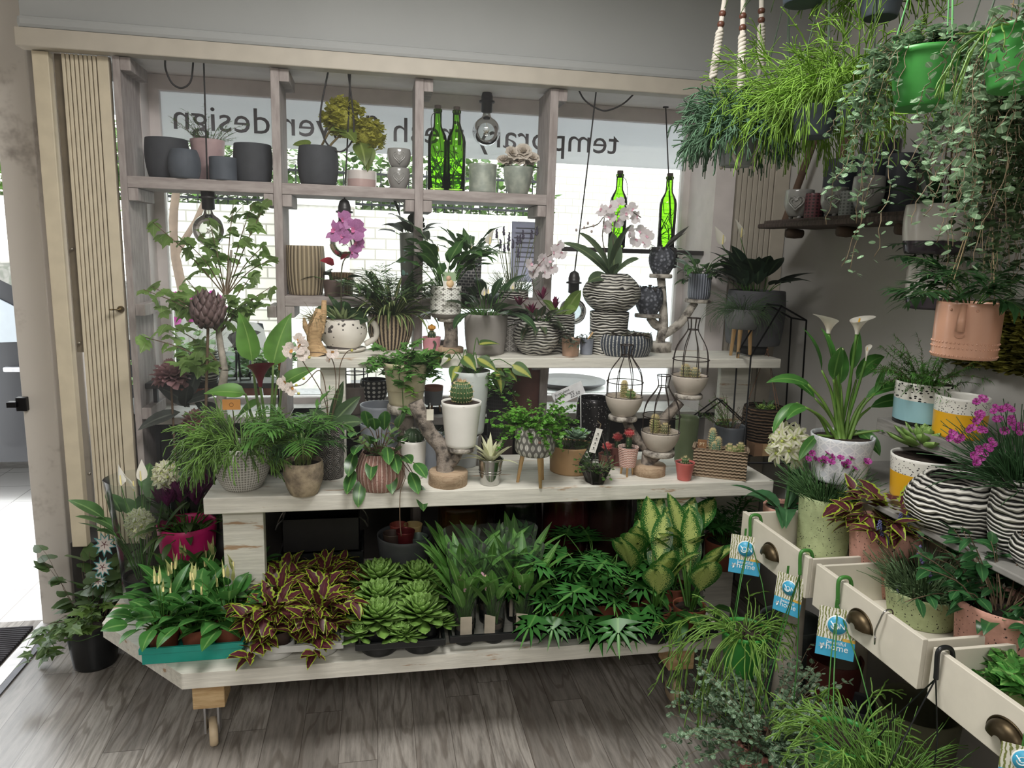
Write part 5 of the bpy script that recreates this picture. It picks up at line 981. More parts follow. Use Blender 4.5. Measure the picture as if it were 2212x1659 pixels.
trail(p, IVYL, [(865, 790), (862, 815), (868, 835), (870, 860), (872, 905)], 9, (.028, .045), IVY, -.075); trail(p, leaf('7fae48', tr=.4), [(868, 830), (880, 835), (895, 848), (875, 858)], 6, (.025, .035), IVY, -.08, 'young_leaves'); trail(p, IVYL, [(905, 780), (930, 795), (950, 815)], 10, (.025, .04), IVY, -.05)
# log stand with barrel cactus
c = onz(971, 1055, ZM); c.y += .05; s = mpp(c); L1, L2 = local(c, 995, 962, -.0), local(c, 900, 868, .03)
t = stand('log stand with a crooked trunk on a sawn slice at the middle of the bench', c, 42 * s, 30 * s, [(-.01, 0, 25 * s, .03), (-.012, .005, .07, .026), (-.02, .01, .12, .026), (L2[0] * .6, .02, .17, .024), (L2[0] * 1.05, .03, L2[2] + .0, .024)], [((L1[0], L1[1], L1[2]), .048, .017, (0, 0, .06))])
b = B(); box(b, -.011, .011, -.0008, .0008, -.018, .018); tube(b, [(0, 0, .018), (0, .004, .03), (0, .01, .036)], .0006, 4); b.build('price_tag', plain('cfcabb', .7), t, smooth=False, loc=local(c, 929, 896, -.025))
p = pot('potted_barrel_cactus', 'spiny barrel cactus in a white pot standing on the log stand', 'potted cactus', c + Vector(L1), 64 * s, 86 * s, zat(math.hypot(c.x, c.y) - .06, 1000, 876) - c.z - L1[2], WHITEP, 'taper', soil=.96)
cactus(p, .037, .075, 22, CACT, spines=6, sl=.006, k=16, depth=.09, egg=.7); strands(p, plain('a9794a', .8), 60, (.006, .012), (.8, 1.5), (0, .5), .0005, p.sz + .07, .012, name='woolly_crown', K=4, jit=0, sides=3)
# philodendron in white pot, on the lower rear ledge
c = atY(1012, ZM, 2.50); s = mpp(c); h_ = .115
t = thing('pot_pedestal', 'dark block raising the philodendron pot behind the barrel cactus', 'pedestal', c); box(b := B(), -.04, .04, -.04, .04, 0, h_); b.build('body', plain('57524e', .8), t, smooth=False, bevel=.003)
p = pot('potted_philodendron', 'variegated heart-leaf plant in a pale mint pot behind the barrel cactus', 'potted plant', c + Vector((0, 0, h_)), 62 * s, 84 * s, zat(math.hypot(c.x, c.y) - .06, 1012, 806) - ZM - h_, plain('c5cbc8', .4, .03), 'taper')
b = B()
for px, py, a, e in ((955, 770, 2.8, -.7), (975, 775, 2.2, -.3), (1000, 770, -1.0, -.3), (1030, 775, -.4, -.3), (1065, 780, -.2, -.8), (1085, 790, .1, -.6), (1035, 745, .3, .2), (990, 790, -2.0, -.4), (1105, 790, -.3, -.3), (1070, 800, -.8, -1.0)):
    q = loc_(p, px, py, R.uniform(-.04, .02)); tube(b, [(0, 0, p.sz), (q.x * .6, q.y * .6, max(q.z, p.sz) + .02), q], .0016, 5, 1, smoothn=4); strips(b, [q], a, e, .085, .05, .5, 'ovate', 8, .2, R.uniform(-.5, .5))
b.build('foliage', [leaf('4d6b3c', 'b0b55a', tr=.3, rw=.2), STEMG], p.root)
bushy(p, leaf('5f9040', tr=.3), 14, (.08, .14), (-.2, .7), (.5, 1.5), 10, (.012, .022), HEART, az=U(-.8, .3, 14), name='side_foliage')
# tin bucket with variegated dracaena
p = PP('potted_dracaena', 'striped-leaf plant in a small shiny tin bucket on the middle bench', 'potted plant', 1058, 1051, 997, 40, 55, ZM, plain('b9b9b6', .12, .03, metal=1.0), 'taper')
b = B(); [lathe(b, [(p.rb + (p.rt - p.rb) * u + .0002, p.h * u - .002), (p.rb + (p.rt - p.rb) * u + .0016, p.h * u), (p.rb + (p.rt - p.rb) * u + .0002, p.h * u + .002)], 36) for u in (.45, .55, .98)]; b.build('bucket_rings', plain('b9b9b6', .15, .03, metal=1.0), p.root)
rosette(p, leaf('55703f', 'd5d6b4', tr=.25, rw=.0, edge='cfd0a8', e0=.8), 22, (.07, .12), .016, (.4, 1.45), (.2, .9), None, 'lance', .35, br=.006)
# small things on the rear ledge (seen under the upper bench)
p = PP('plant_bowl', 'small mauve bowl with a black wire cage on the rear ledge under the upper bench', 'bowl', 767, 0, 838, 36, 56, ZL, plain('8d807c', .5), 'bowl', Y=2.84, soil=None)
b = B(); [tube(b, [(p.rt * .95 * math.cos(a), p.rt * .95 * math.sin(a), p.h), (p.rt * .95 * math.cos(a), p.rt * .95 * math.sin(a), p.h + .09)], .002, 5) for a in np.arange(8) * .785]; tube(b, [(p.rt * .95 * math.cos(a), p.rt * .95 * math.sin(a), p.h + .05) for a in np.arange(25) * .2618], .002, 5); b.build('wire_cage', BLACKM, p.root)
c = atY(808, ZL, 2.845); s = mpp(c); p = pot('footed_pot', 'black pot with white polka dots on three black legs under the upper bench', 'pot', c, 40 * s, 56 * s, 52 * s, dots('polka_dots', '242326', 'c9c6c0', 16, 5.5, .3), 'round', 58 * s, soil=None, z0=22 * s); legs3(p, 22 * s, BLACKP, 3, (.005, .007))
c = atY(936, ZL, 2.845); s = mpp(c); p = pot('footed_pot', 'grey pot with a terracotta rim on wooden legs under the upper bench', 'pot', c, 36 * s, 42 * s, 40 * s, twotone('grey_terracotta', '9a6a5a', '83858a', .78, .6), 'taper', soil=None, z0=18 * s); legs3(p, 18 * s, PALEWOOD, 3, (.003, .005))
p = PP('plant_pot', 'large brown pot on the rear ledge behind the middle of the bench', 'pot', 1135, 0, 800, 84, 96, ZL, plain('6d4a42', .6), 'taper', Y=2.842, soil=None)
p = PP('potted_plant', 'small bushy plant in a dark patterned pot behind the fern', 'potted plant', 1076, 0, 842, 48, 56, ZL - .06, weave('dark_weave', '3d3a3c', '242225', 20, 7), 'taper', Y=2.665); p.root.location.z = ZL - .06
bushy(p, leaf('5f8a40', tr=.3), 22, (.05, .09), (.3, 1.3), (.5, 1.8), 10, (.01, .018), HEART)
tag(box(B(), -.05, .05, -.04, .04, 0, ZL - .06 - ZP - .001).build('crate_stack', plain('3f3230', .8), smooth=False, loc=(p.c.x, p.c.y, ZP)), 'tall dark box under the patterned pot behind the middle bench', 'box')
# footed leaf-pattern pot with maidenhair fern
c = onz(1158, 1052, ZM); c.y += .04; s = mpp(c); zl = zat(math.hypot(c.x, c.y) - .06, 1157, 992) - ZM
p = pot('potted_fern', 'lush maidenhair fern in a grey leaf-pattern pot on three wooden legs', 'potted fern', c, 70 * s, 86 * s, zat(math.hypot(c.x, c.y) - .07, 1157, 928) - ZM - zl, petals('leaf_print', '6c6a66', 'c9c7c1', 20, 4.2), 'tub', z0=zl); legs3(p, zl, PALEWOOD, 3, (.005, .0085), 1.15, -1.35)
bushy(p, leaf('5f9638', tr=.35, var=.35), 110, (.06, .15), (.1, 1.4), (.4, 1.9), 20, (.010, .017), FERN, r=.0007, t0=.3, lel=(-.9, .5))
b = B(); b2 = ball(b, (.0, -p.rt * 1.0, p.sz - .03), .005, 0, 8); b.build('wooden_bead', plain('a87d72', .6), p.root)
# price sign on a stick
q = ony(1236, 965, 2.44); q.z = ZM + .05
t = thing('price_sign', 'white handwritten price card on a stick above the fern', 'sign', (atY(1252, ZM, 2.43).x, 2.43, ZM)); s = mpp(Vector(t.location))
ctr = ony(1228, 850, 2.43) - t.location; b = B(); box(b, -.058, .058, -.0008, .0008, -.024, .024); o = b.build('card', plain('d5d5d8', .6), t, smooth=False, loc=ctr); o.rotation_euler = (0, -.42, 0)
tube(b := B(), [(0, 0, 0), (.0, 0, .1), (ctr.x + .045, .001, ctr.z + .0)], .0018, 5, smoothn=3); b.build('stick', plain('c9c9c6', .5), t)
INK = plain('1f1d20', .6)
for txt, dx, dz, sz_ in (('Succulent', -.022, .008, .015), ('Arrangement', -.018, -.004, .014), ('22.50', .02, -.018, .017)):
    k = text('handwriting', txt, INK, o, .0003, sz_, .25); k.location = (dx, -.0012, dz); k.rotation_euler = (math.pi / 2, 0, 0)
# tan round box with echeveria
def echeveria(p, Rr, n=34, z=None, xy=(0, 0), mat=None, b=None, W=.5, up=1.4, lo=.15, name='foliage'):
    z = p.sz if z is None else z; bb = B() if b is None else b; i = np.arange(n); f = i / n
    strips(bb, np.stack([xy[0] + 0 * f, xy[1] + 0 * f, z + .004 + .012 * (1 - f)], -1), i * 2.39996, up - (up - lo) * f ** .8, Rr * (.45 + .6 * f), Rr * W * (.55 + .5 * f), -.35 * np.ones(n), 'obov', 6, .25, 0, 0, .35)
    return bb.build(name, mat or ECH, p.root) if b is None else None
p = PP('planted_bowl', 'blue-green echeveria and moss in a round tan wooden bowl behind the terrarium', 'planted bowl', 1232, 1029, 972, 90, 96, ZM, plain('a5855f', .5, .08), 'taper', soil=.95, part='bowl')
echeveria(p, .06, 26, xy=(.02, -.01), mat=leaf('7d9a80', tr=.15, edge='98b099', e0=.9), z=p.sz + .02); strands(p, leaf('4d6b38'), 120, (.02, .05), (.3, 1.4), (.2, 1.5), .001)
c = atY(1278, ZM, 2.56); s = mpp(c); h1 = zat(math.hypot(c.x, c.y), 1278, 858) - ZM; g = G('mirror_mosaic_black'); d, _ = g.voro(110); g.col(g.mix(d.lt(.22), '222022', '8d8a88')); MOS = g.set(.25, .5)
pot('mosaic_pot', 'black pot with mirror mosaic behind the white price card', 'pot', c, 66 * s, 70 * s, h1, MOS, 'round', 76 * s, soil=None)
# geometric terrarium
c = onz(1298, 1055, ZM); c.y += .06; t = thing('terrarium', 'geometric glass terrarium planted with small green creepers', 'terrarium', c); s = mpp(c)
V0 = [tuple(local(c, 1275, 1050, -.03)), tuple(local(c, 1322, 1050, -.03)), tuple(local(c, 1345, 1005, -.05)), tuple(local(c, 1308, 920, 0)), tuple(local(c, 1250, 1000, -.05))]
front = [Vector(v_) for v_ in V0]; ap = Vector(V0[3]); bot = [Vector((.03 * math.cos(a), .03 * math.sin(a), .002)) for a in np.arange(5) * 1.2566 + .3]; mid = [Vector((.058 * math.cos(a), .058 * math.sin(a), .062)) for a in np.arange(5) * 1.2566 + .3]; top = Vector((0.005, 0, ap.z))
b = B()
for k in range(5): m1, m2 = mid[k], mid[(k + 1) % 5]; tube(b, [bot[k], bot[(k + 1) % 5]], .0016, 5); tube(b, [bot[k], m1], .0016, 5); tube(b, [m1, m2], .0016, 5); tube(b, [m1, top], .0016, 5)
b.build('frame', plain('2b2623', .5, metal=.5), t)
b = B(); vv = [tuple(x_) for x_ in bot + mid] + [tuple(top)]; b.add(vv, [[k, (k + 1) % 5, 5 + (k + 1) % 5, 5 + k] for k in range(5)]); b.add(vv, [[5 + k, 5 + (k + 1) % 5, 10] for k in (0, 1, 2, 4)]); b.build('glass_panel', GLASS, t, smooth=False)
b = B(); lathe(b, [(1e-4, .004), (.028, .004), (.048, .045), (1e-4, .05)], 5, wob=0); b.build('soil', plain('2a241f', .9, .3), t)
p = Pt(); p.root = t; p.sz = .048; p.sr = .045; p.c = c; bushy(p, leaf('56803a', tr=.3), 26, (.03, .07), (-.2, 1.2), (.4, 1.8), 8, (.007, .013), HEART); strands(p, leaf('7d8f6a'), 30, (.03, .06), (.6, 1.4), (.2, 1), .0014)
q = local(c, 1287, 952, -.055); b = B(); box(b, -.011, .011, -.0006, .0006, -.041, .041, 0)
for k in range(4): ball(b, (0, -.0008, .024 - k * .016), .0028, 1, 6); box(b, -.006, .006, -.0009, -.0005, .017 - k * .016, .0185 - k * .016, 2)
o = b.build('hang_tag', [plain('dcdad4', .6), plain('3a3a3a', .6), plain('a5a39d', .6)], t, smooth=False, loc=q); o.rotation_euler = (0, .26, 0)
tube(b := B(), [(0, 0, .04), (.004, .01, .055), (-.004, .03, .06)], .0007, 4); b.build('string', plain('8a7a5a', .8), o)
# pink striped footed pot with red grafted cactus and two more
REDC = plain('b03a3f', .6, .15)
def grafted(label, p, hh=.05): cactus(p, .0125, hh, 3, leaf('2f4a2d', tr=0), sl=.004, spines=3, depth=.35, egg=.4); cactus(p, .017, .026, 14, REDC, z=p.sz + hh - .004, sl=.006, name='grafted_top', spm=plain('d08a80', .6))
c = onz(1358, 1030, ZM); c.y += .02; s = mpp(c); zl = 20 * s; p = pot('potted_cactus', 'red grafted cactus in a pink patterned pot on wooden legs', 'potted cactus', c, 34 * s, 45 * s, 44 * s, stripes('pink_carved', 'b98578', 'd9bcb0', 2, duty=0), 'taper', z0=zl)
g = G('pink_carved_rings'); u, v, _ = g.xyz('UV'); s_ = (v * 70 + (u * 120).sin() * .8).sin(); g.col(g.mix(s_.ss(-.2, .5), 'b98578', 'dcc4ba')); g.bump(s_, .5, .002); p.pot.data.materials[0] = g.set(.7)
legs3(p, zl, PALEWOOD, 3, (.003, .005)); grafted('', p)
p = PP('potted_cactus', 'red grafted cactus standing behind the pink footed pot', 'potted cactus', 1331, 1008, 968, 34, 38, ZM, plain('6d4038', .7), 'taper'); grafted('', p, .035)
p = PP('potted_cactus', 'red grafted cactus close beside the terrarium tag', 'potted cactus', 1309, 1012, 985, 32, 36, ZM, plain('6d4038', .7), 'taper'); grafted('', p, .025)
# birch stand with three caged cactus bowls
c = onz(1412, 1032, ZM); c.y += .05; s = mpp(c); LA, LB, LC = local(c, 1346, 897, .01), local(c, 1424, 972, -.01), local(c, 1487, 850, .01)
stand('forked birch stand on the middle bench holding three caged cactus bowls', c, 36 * s, 22 * s, [(-.005, 0, .03, .024), (0, .01, .08, .022), (.01, .015, .14, .02), (LC[0] * .8, .015, LC[2] - .03, .018)], [(LA, .05, .016, (0, .01, .08)), (LB, .055, .018, (0, .0, .05)), (LC, .05, .015, None)])
BOWLM = plain('bdb3a8', .5, .05)
def caged(label, off, w, h, ch, kinds, inv=False):
    p = pot('caged_cactus_bowl', label, 'planted bowl', c + Vector(off), w * .5, w * .96, h, BOWLM, 'bowl', group='caged cactus bowls', soil=.9, soilm=plain('a59a8a', .9, .3, 80, .5), part='bowl'); r = w * .47; b = B(); z0 = h
    pr = [(1.0, 0), (1.0, .28), (.85, .5), (.42, .72), (.28, .82), (.34, .96), (.36, 1.0)]
    for a in np.arange(8) * .785: tube(b, [(r * f * math.cos(a), r * f * math.sin(a), z0 + u * ch) for f, u in pr], .0017, 5, smoothn=3)
    for f, u in ((1.0, 0), (1.0, .28), (.3, .80), (.36, 1.0)): tube(b, [(r * f * math.cos(a), r * f * math.sin(a), z0 + u * ch) for a in np.arange(29) * .2244], .0017, 5)
    b.build('wire_cage', plain('3b332f', .5, metal=.6), p.root)
    for x_, y_, r_, h_, m_ in kinds: cactus(p, r_, h_, 14, m_, xy=(x_, y_), spines=7, sl=.007, depth=.08, egg=.6)
    return p
caged('caged bowl with a tall pale cactus on the left birch disc', LA, 82 * s, 42 * s, 108 * s, [(-.0, .005, .011, .06, CACTY), (.018, -.012, .017, .032, leaf('5d7a45', tr=0))])
caged('caged bowl with a leaning golden cactus on the lowest birch disc', LB, 86 * s, 42 * s, 120 * s, [(-.022, .0, .014, .066, CACTY), (.012, -.008, .017, .036, leaf('6d6f50', tr=0))])
caged('caged bowl with two grey cacti on the highest birch disc', LC, 82 * s, 40 * s, 122 * s, [(-.015, .004, .016, .045, leaf('7a7d62', tr=0)), (.016, -.006, .016, .034, leaf('70745a', tr=0))])
# red mini bucket, rope basket, wicker planter
p = PP('potted_cactus', 'tiny cactus in a coral red metal bucket at the bench edge', 'potted cactus', 1477, 1040, 1003, 28, 42, ZM, plain('b8605a', .4, .05), 'taper', soil=.9); cactus(p, .013, .026, 10, spines=5); tube(b := B(), [(-p.rt, 0, p.h * .95), (-p.rt * 1.25, -.004, p.h * 1.12), (-p.rt * .9, -.012, p.h * 1.18), (-p.rt * .6, -p.rt * .7, p.h)], .0007, 4, smoothn=4); b.build('wire_handle', plain('9a9a98', .3, metal=.8), p.root)
a_, b_ = onz(1494, 1028, ZM), onz(1611, 1041, ZM); w_ = (b_ - a_).length; t = thing('rope_basket', 'rectangular rope basket of small cacti and white pebbles on the middle bench', 'basket', a_, rz=math.atan2(b_.y - a_.y, b_.x - a_.x)); s = mpp(a_); h_ = 62 * s; dp = .075
g = G('rope_weave'); x, y, z = g.xyz('Object'); s1 = (z * 560 + (((x + y) * 430).sin()) * .55).sin(); g.col(g.mix(s1.ss(-1.0, .8), '7d6852', 'b09a80')); g.bump(s1, 1.0, .006); ROPE = g.set(.9)
b = B(); e = .008; [box(b, *q_) for q_ in ((0, w_, 0, e, 0, h_), (0, w_, dp - e, dp, 0, h_), (0, e, e, dp - e, 0, h_), (w_ - e, w_, e, dp - e, 0, h_), (e, w_ - e, e, dp - e, 0, .006))]; b.build('weave_side', ROPE, t, smooth=False, bevel=.004)
b = B(); rimp = [(0, 0, h_), (w_, 0, h_), (w_, dp, h_), (0, dp, h_), (0, 0, h_)]; tube(b, [tuple(np.array(rimp[k]) * (1 - u) + np.array(rimp[k + 1]) * u) for k in range(4) for u in np.arange(0, 1, .25)] + [rimp[4]], .006, 8); b.build('rope_rim', ROPE, t)
p = Pt(); p.root = t; p.sz = h_ * .85; p.sr = .03; p.c = a_; box(b := B(), e, w_ - e, e, dp - e, h_ * .78, h_ * .85); b.build('soil', plain('8d8278', .9, .3, 90, .6), t, smooth=False)
for fx, fy, r_, hh, m_ in ((.33, .5, .011, .085, CACTB), (.44, .35, .010, .058, CACTB), (.38, .25, .009, .042, CACTB), (.66, .55, .013, .034, CACTY), (.75, .35, .012, .03, CACTY), (.66, .25, .011, .024, CACTY), (.86, .5, .013, .042, CACTY)): cactus(p, r_, hh, 10, m_, xy=(w_ * fx, dp * fy), spines=6, sl=.007, depth=.12, egg=.5)
for k in range(9): ball(b := B(), (w_ * (.48 + .05 * k), dp * R.uniform(.12, .3), h_ * .9), R.uniform(.004, .007), 0, 7, .7); b.build('pebble', plain('cdc9c2', .5), t)
b = B(); box(b, 0, .03, -.002, .002, 0, .03); o = b.build('wood_sign', wood('burnt_wood', '6d4a2e', '8d6844', 20, 0, .6), t, smooth=False, loc=(.012, .014, h_)); k = text('sign_letters', 'PT', plain('d6c4a5', .6), o, .0006, .017); k.location = (.015, -.0028, .008); k.rotation_euler = (math.pi / 2, 0, 0)
tag(PP('planter', 'pale green frosted planter between the birch stand and the rope basket', 'planter', 1478, 1000, 905, 44, 50, ZM, plain('6d7a5a', .5, .1), 'taper', soil=None).root)
p = PP('potted_fern', 'feathery green plant in a grey-blue pot behind the wire house frame', 'potted plant', 1570, 1000, 925, 60, 66, ZM, plain('4a4e54', .5), 'taper'); bushy(p, leaf('5f9038', tr=.3), 26, (.08, .15), (.7, 1.5), (.1, .8), 16, (.012, .022), strip=('grass', .15, 2), lel=(-.3, 1.0), az=U(1.5, 4.5, 26)); bushy(p, plain('6d7a6a', .8), 8, (.06, .11), (.8, 1.4), (0, .4), 14, (.008, .014), strip=('grass', .12, 2), az=U(-.6, .8, 8), name='grey_sprigs')
g = G('wicker_rows'); x, y, z = g.xyz('Object'); s1 = (z * 520 + g.noise(40, 3) * 6).sin(); g.col(g.mix(s1.ss(-.5, .7), '2e2219', '6d553f')); g.bump(s1, 1.0, .008)
zc = ZM + .05; q = onz(1664, 985, ZM); t = thing('patchwork_box', 'flat box of brown and tan wood squares under the wicker planter', 'box', q); s = mpp(q); b = B(); [box(b, -.07 + k * .035, -.036 + k * .035, 0, .12, 0, .048, k % 3) for k in range(4)]; b.build('body', [plain('8a6a50', .7), plain('a98a66', .7), plain('5d4436', .7)], t, smooth=False)
p = pot('wicker_planter', 'round brown wicker planter with succulents and a twine hanger near the calla', 'planter', q + Vector((-.008, .06, .049)), 66 * s, 86 * s, 76 * s, g.set(.9), 'round', 90 * s); echeveria(p, .032, 18, xy=(-.02, -.01)); echeveria(p, .03, 18, xy=(.02, -.012), name='second_rosette'); rosette(p, leaf('55704a'), 24, (.03, .06), .012, (.3, 1.4), (.2, 1), shape='lance', name='sprigs')
b = B(); top = Vector((.0, .02, .36)); [tube(b, [(p.rt * .95 * math.cos(a), p.rt * .95 * math.sin(a), p.h * .9), top], .0013, 5) for a in (2.8, .2, -1.4)]; tube(b, [top, top + Vector((.005, .01, .12))], .0013, 5); ball(b, tuple(top), .005); b.build('twine_hanger', plain('7d5a45', .8), p.root)
# ---------------------------------------------------------------- first bay: artificial branches and flowers standing behind the bench
c = Vector((atY(480, .5, 2.62).x, 2.655, ZP)); t = thing('branch_arrangement', 'tall artificial maple-leaf branches with pale trunk in the first window bay', 'artificial plant', c); p = Pt(); p.root = t; p.c = c; p.sz = 0; p.s = mpp(c)
lathe(b := B(), [(1e-4, 0), (.055, 0), (.07, .2), (.066, .2), (.05, .02), (1e-4, .02)], 24); b.build('vase', plain('3d3a38', .6), t)
b = B(); W = lambda px, py, dy=0: loc_(p, px, py, dy)
tube(b, [(0, 0, .02), (.005, 0, .3), W(478, 880), W(485, 800)], [.02, .02, .018, .013], 10, smoothn=4); tube(b, [W(485, 800), W(472, 700, .05), W(490, 620, .08), W(500, 540, .1)], [.013, .01, .008, .004], 8, smoothn=4); b.build('trunk', plain('a89f94', .85, .2, 40, .5), t)
MAP = leaf('8fae66', 'adc288', tr=.65, var=.3, rw=.02); MAPB = leaf('4d6d3c', tr=.35, var=.3)
b = B(); tips = [((330, 480), .02), ((400, 520), .0), ((430, 500), .08), ((505, 430), .1), ((545, 440), .12), ((580, 430), .08), ((570, 530), .1), ((540, 600), .06), ((585, 560), .08), ((330, 620), .0), ((310, 625), -.04), ((380, 640), .04), ((300, 725), -.04), ((360, 700), 0), ((380, 770), -.02), ((420, 740), 0), ((430, 790), -.03), ((560, 640), .05), ((520, 660), .02), ((450, 470), .1), ((585, 620), .02), ((400, 600), .06)]
rt = [W(485, 800), W(475, 720, .04), W(488, 640, .07)]; O = []
for (px, py), dy in tips:
    e_ = W(px, py, dy); s0 = rt[0] if py > 690 else rt[1] if py > 580 else rt[2]; m_ = (s0 + e_) / 2 + Vector((0, R.uniform(-.02, .02), .02)); q = spline([tuple(s0), tuple(m_), tuple(e_)], 8); tube(b, q, np.linspace(.0026, .0012, len(q)), 5, 1)
    for k in range(10): O.append(q[int(len(q) * (.35 + .6 * R.random()))] + np.array([R.gauss(0, .014), R.gauss(0, .014), R.gauss(0, .014)]))
    O.append(np.array(e_))
N = len(O); fans(b, O, U(0, 6.28, N), U(-1.2, .5, N), U(.036, .066, N), MAPLE, U(-.9, .9, N), .5); b.build('foliage', [MAP, plain('6d5a45', .8)], t)
def stemflower(name, label, cat, base, stems, leafs, lm, dy=0.0):
    t = thing(name, label, cat, base); p = Pt(); p.root = t; p.c = Vector(base); p.sz = 0; p.s = mpp(p.c); return p
# artichoke head
c = Vector((atY(452, .5, 2.56).x, 2.64, ZP)); c.x -= .045; p = stemflower('artichoke_stem', 'dusty pink artificial artichoke head on a stem among the branches', 'artificial flower', c, 0, 0, 0); q = loc_(p, 450, 685, -.03); b = B(); tube(b, [(0, 0, 0), (q.x * .5, q.y, q.z * .5), q], .005, 7, smoothn=4); b.build('stem', STEMB, p.root)
b = B(); n = 70; i = np.arange(n); f = i / n; e = 1.5 - 2.6 * f; rr = .058 * np.sin(np.pi * (.12 + .75 * f)); strips(b, np.stack([q.x + rr * np.cos(i * 2.4) * .8, q.y + rr * np.sin(i * 2.4) * .8, q.z + .055 - f * .1], -1), i * 2.4, .9 + .3 * (1 - f), .045, .036, -.6, 'ovate', 5, .4, 0, 0, .3); b.build('flower', leaf('8a6a6c', '6d5a58', tr=.15, var=.25, rw=.0), p.root)
strips(b := B(), [tuple(q + Vector((.07, .03, -.1)))] * 6, U(-1, 1.2, 6), U(-.2, .9, 6), .11, .07, .6, 'ovate', 6, .2); b.build('foliage', leaf('4a4a4a', '6a6a66', tr=.15), p.root)
def puff(name, label, px, py, wpx, Y, m, base_dx=0, leaves=None, pet=(.05, .05)):
    q0 = ony(px, py, Y); c = Vector((q0.x + base_dx, Y, 0.001)); p = stemflower(name, label, 'artificial flower', c, 0, 0, 0); q = q0 - c; s = mpp(q0); r = wpx / 2 * s
    tube(b := B(), [(0, 0, 0), (q.x * .6, 0, q.z * .6), q], .004, 6, smoothn=4); b.build('stem', STEMB, p.root)
    n = 90; b = B(); i = np.arange(n); f = i / n; strips(b, np.zeros((n, 3)) + np.array(q) - [0, 0, r * .4], i * 2.4, 1.5 - 1.9 * f, r * U(.85, 1.15, n), r * .55, -.5 + 1.1 * f, 'round', 6, .3, U(-.6, .6, n), 0, 0, .5); b.build('flower', m, p.root)
    if leaves:
        b = B(); 
        for lx, ly, az, el, L_ in leaves: strips(b, [tuple(ony(lx, ly, Y) - c)], az, el, L_, L_ * .34, .5, 'lance', 6, .15)
        b.build('foliage', leaf('3f4440', '5a5f58', tr=.12), p.root)
    return p
DUSK = leaf('a07c80', tr=.3, var=.25, rough=.7)
puff('peony_stem', 'dusty rose artificial peony beside the left end of the display frame', 368, 800, 78, 2.70, DUSK, .0, [(400, 870, -.4, .5, .16), (410, 880, 2.6, .6, .16), (400, 880, -1.2, .9, .16), (390, 890, 3.2, -.2, .16), (420, 870, -.2, -.3, .16), (410, 860, 1.2, 1.2, .15), (430, 890, -.6, -.9, .15)])
puff('hydrangea_stem', 'dusty pink artificial hydrangea low beside the woven pot', 420, 905, 66, 2.68, leaf('a4807a', tr=.3, var=.3, rough=.7), .02)
# red arum with big light green leaves, in a dark pot behind the woven pot
p = PP('potted_arum', 'dark red arum lily with tall light green leaves behind the woven pot', 'potted plant', 582, 1010, 955, 92, 104, ZM, plain('4a4239', .8), 'taper', Y=2.50)
b = B(); ARL = leaf('5f8f3c', '8ab05c', tr=.4, rw=.03)
for px, py, az, e, L_, w_, ro in ((590, 790, .6, 1.35, .19, .085, .5), (545, 780, 2.6, 1.45, .17, .08, -.6), (530, 850, 3.3, .2, .13, .06, 0), (560, 870, 2.8, -.5, .12, .06, .2), (610, 830, .2, .6, .13, .05, .2)):
    q = loc_(p, px, py, -.02); tube(b, [(q.x * .2, 0, p.sz), (q.x * .7, q.y, (p.sz + q.z) / 2), q], [.006, .005, .0035], 7, 1, smoothn=4); strips(b, [q], az, e, L_, w_, .4, 'ovate', 9, .35, ro)
b.build('foliage', [ARL, leaf('6d8a4a')], p.root)
CALR = leaf('6a2230', tr=.2, rough=.35); q = loc_(p, 562, 835, -.06); calla(p, q, .10, .042, [CALR, leaf('6d8a4a'), plain('c9a05a', .6)], -1.2); q = loc_(p, 603, 800, .02); calla(p, q, .075, .018, [leaf('c08040', tr=.3), leaf('6d8a4a'), plain('c9a05a', .6)], .3)
rosette(p, DARKL, 14, (.1, .16), .05, (.2, 1.2), (.3, 1.1), (.04, .08), 'lance', .2, name='dark_foliage')
# pots and vases on the low black shelf, cyclamens outside
c = atY(442, zb1, 2.865); s = mpp(c); pot('zebra_pot', 'zebra pot on the low black shelf behind the branches in the first bay', 'pot', c, 52 * s, 58 * s, 60 * s, ZEB, 'round', 66 * s, soil=None)
for k, px in enumerate((500, 530)):
    c = atY(px, zb1, 2.865); s = mpp(c); pot('glass_vase', ('clear ribbed glass vase beside the zebra pot on the low black shelf', 'clear ribbed glass vase at the far end of the low black shelf')[k], 'vase', c, 24 * s, 30 * s, 62 * s, GLASS, 'taper', soil=None)
tt = thing('flower_stand', 'dark stand of potted flowers on the pavement outside the window', 'stand', (-.75, 3.6, -.02)); box(b := B(), -.4, 1.0, -.15, .15, .75, .78); b.build('top', BLACKM, tt, smooth=False); 
for k in (-.38, .96): box(b := B(), k, k + .03, -.12, .12, 0, .75); b.build('leg', BLACKM, tt, smooth=False)
CYC = bloom_mesh('pink5', [leaf('c04aa0', tr=.4), plain('6d7a4a', .8)])
for k, (px, col) in enumerate(((375, 0), (415, 0), (455, 0), (545, 0), (590, 0))):
    c = Vector((atY(px, .76, 3.6).x, 3.6, .761)); p = pot('potted_cyclamen', ('pink flowering plant on the outdoor stand nearest the door', 'pink flowering plant second on the outdoor stand', 'pink flowering plant third on the outdoor stand', 'green leafy plant on the outdoor stand behind the second upright', 'green leafy plant at the far end of the outdoor stand')[k], 'potted plant', c, .08, .1, .1, plain('8a4a3a', .8), 'taper')
    bushy(p, leaf('5f8040', tr=.35), 22, (.12, .3), (.6, 1.5), (.1, 1.2), 8, (.03, .05), HEART)
    if k < 3:
        for j in range(6): q = Vector((R.uniform(-.09, .09), R.uniform(-.05, .02), R.uniform(.36, .52))); bloom(CYC, p.root, q, .03, (0, -.6, .6), .5)
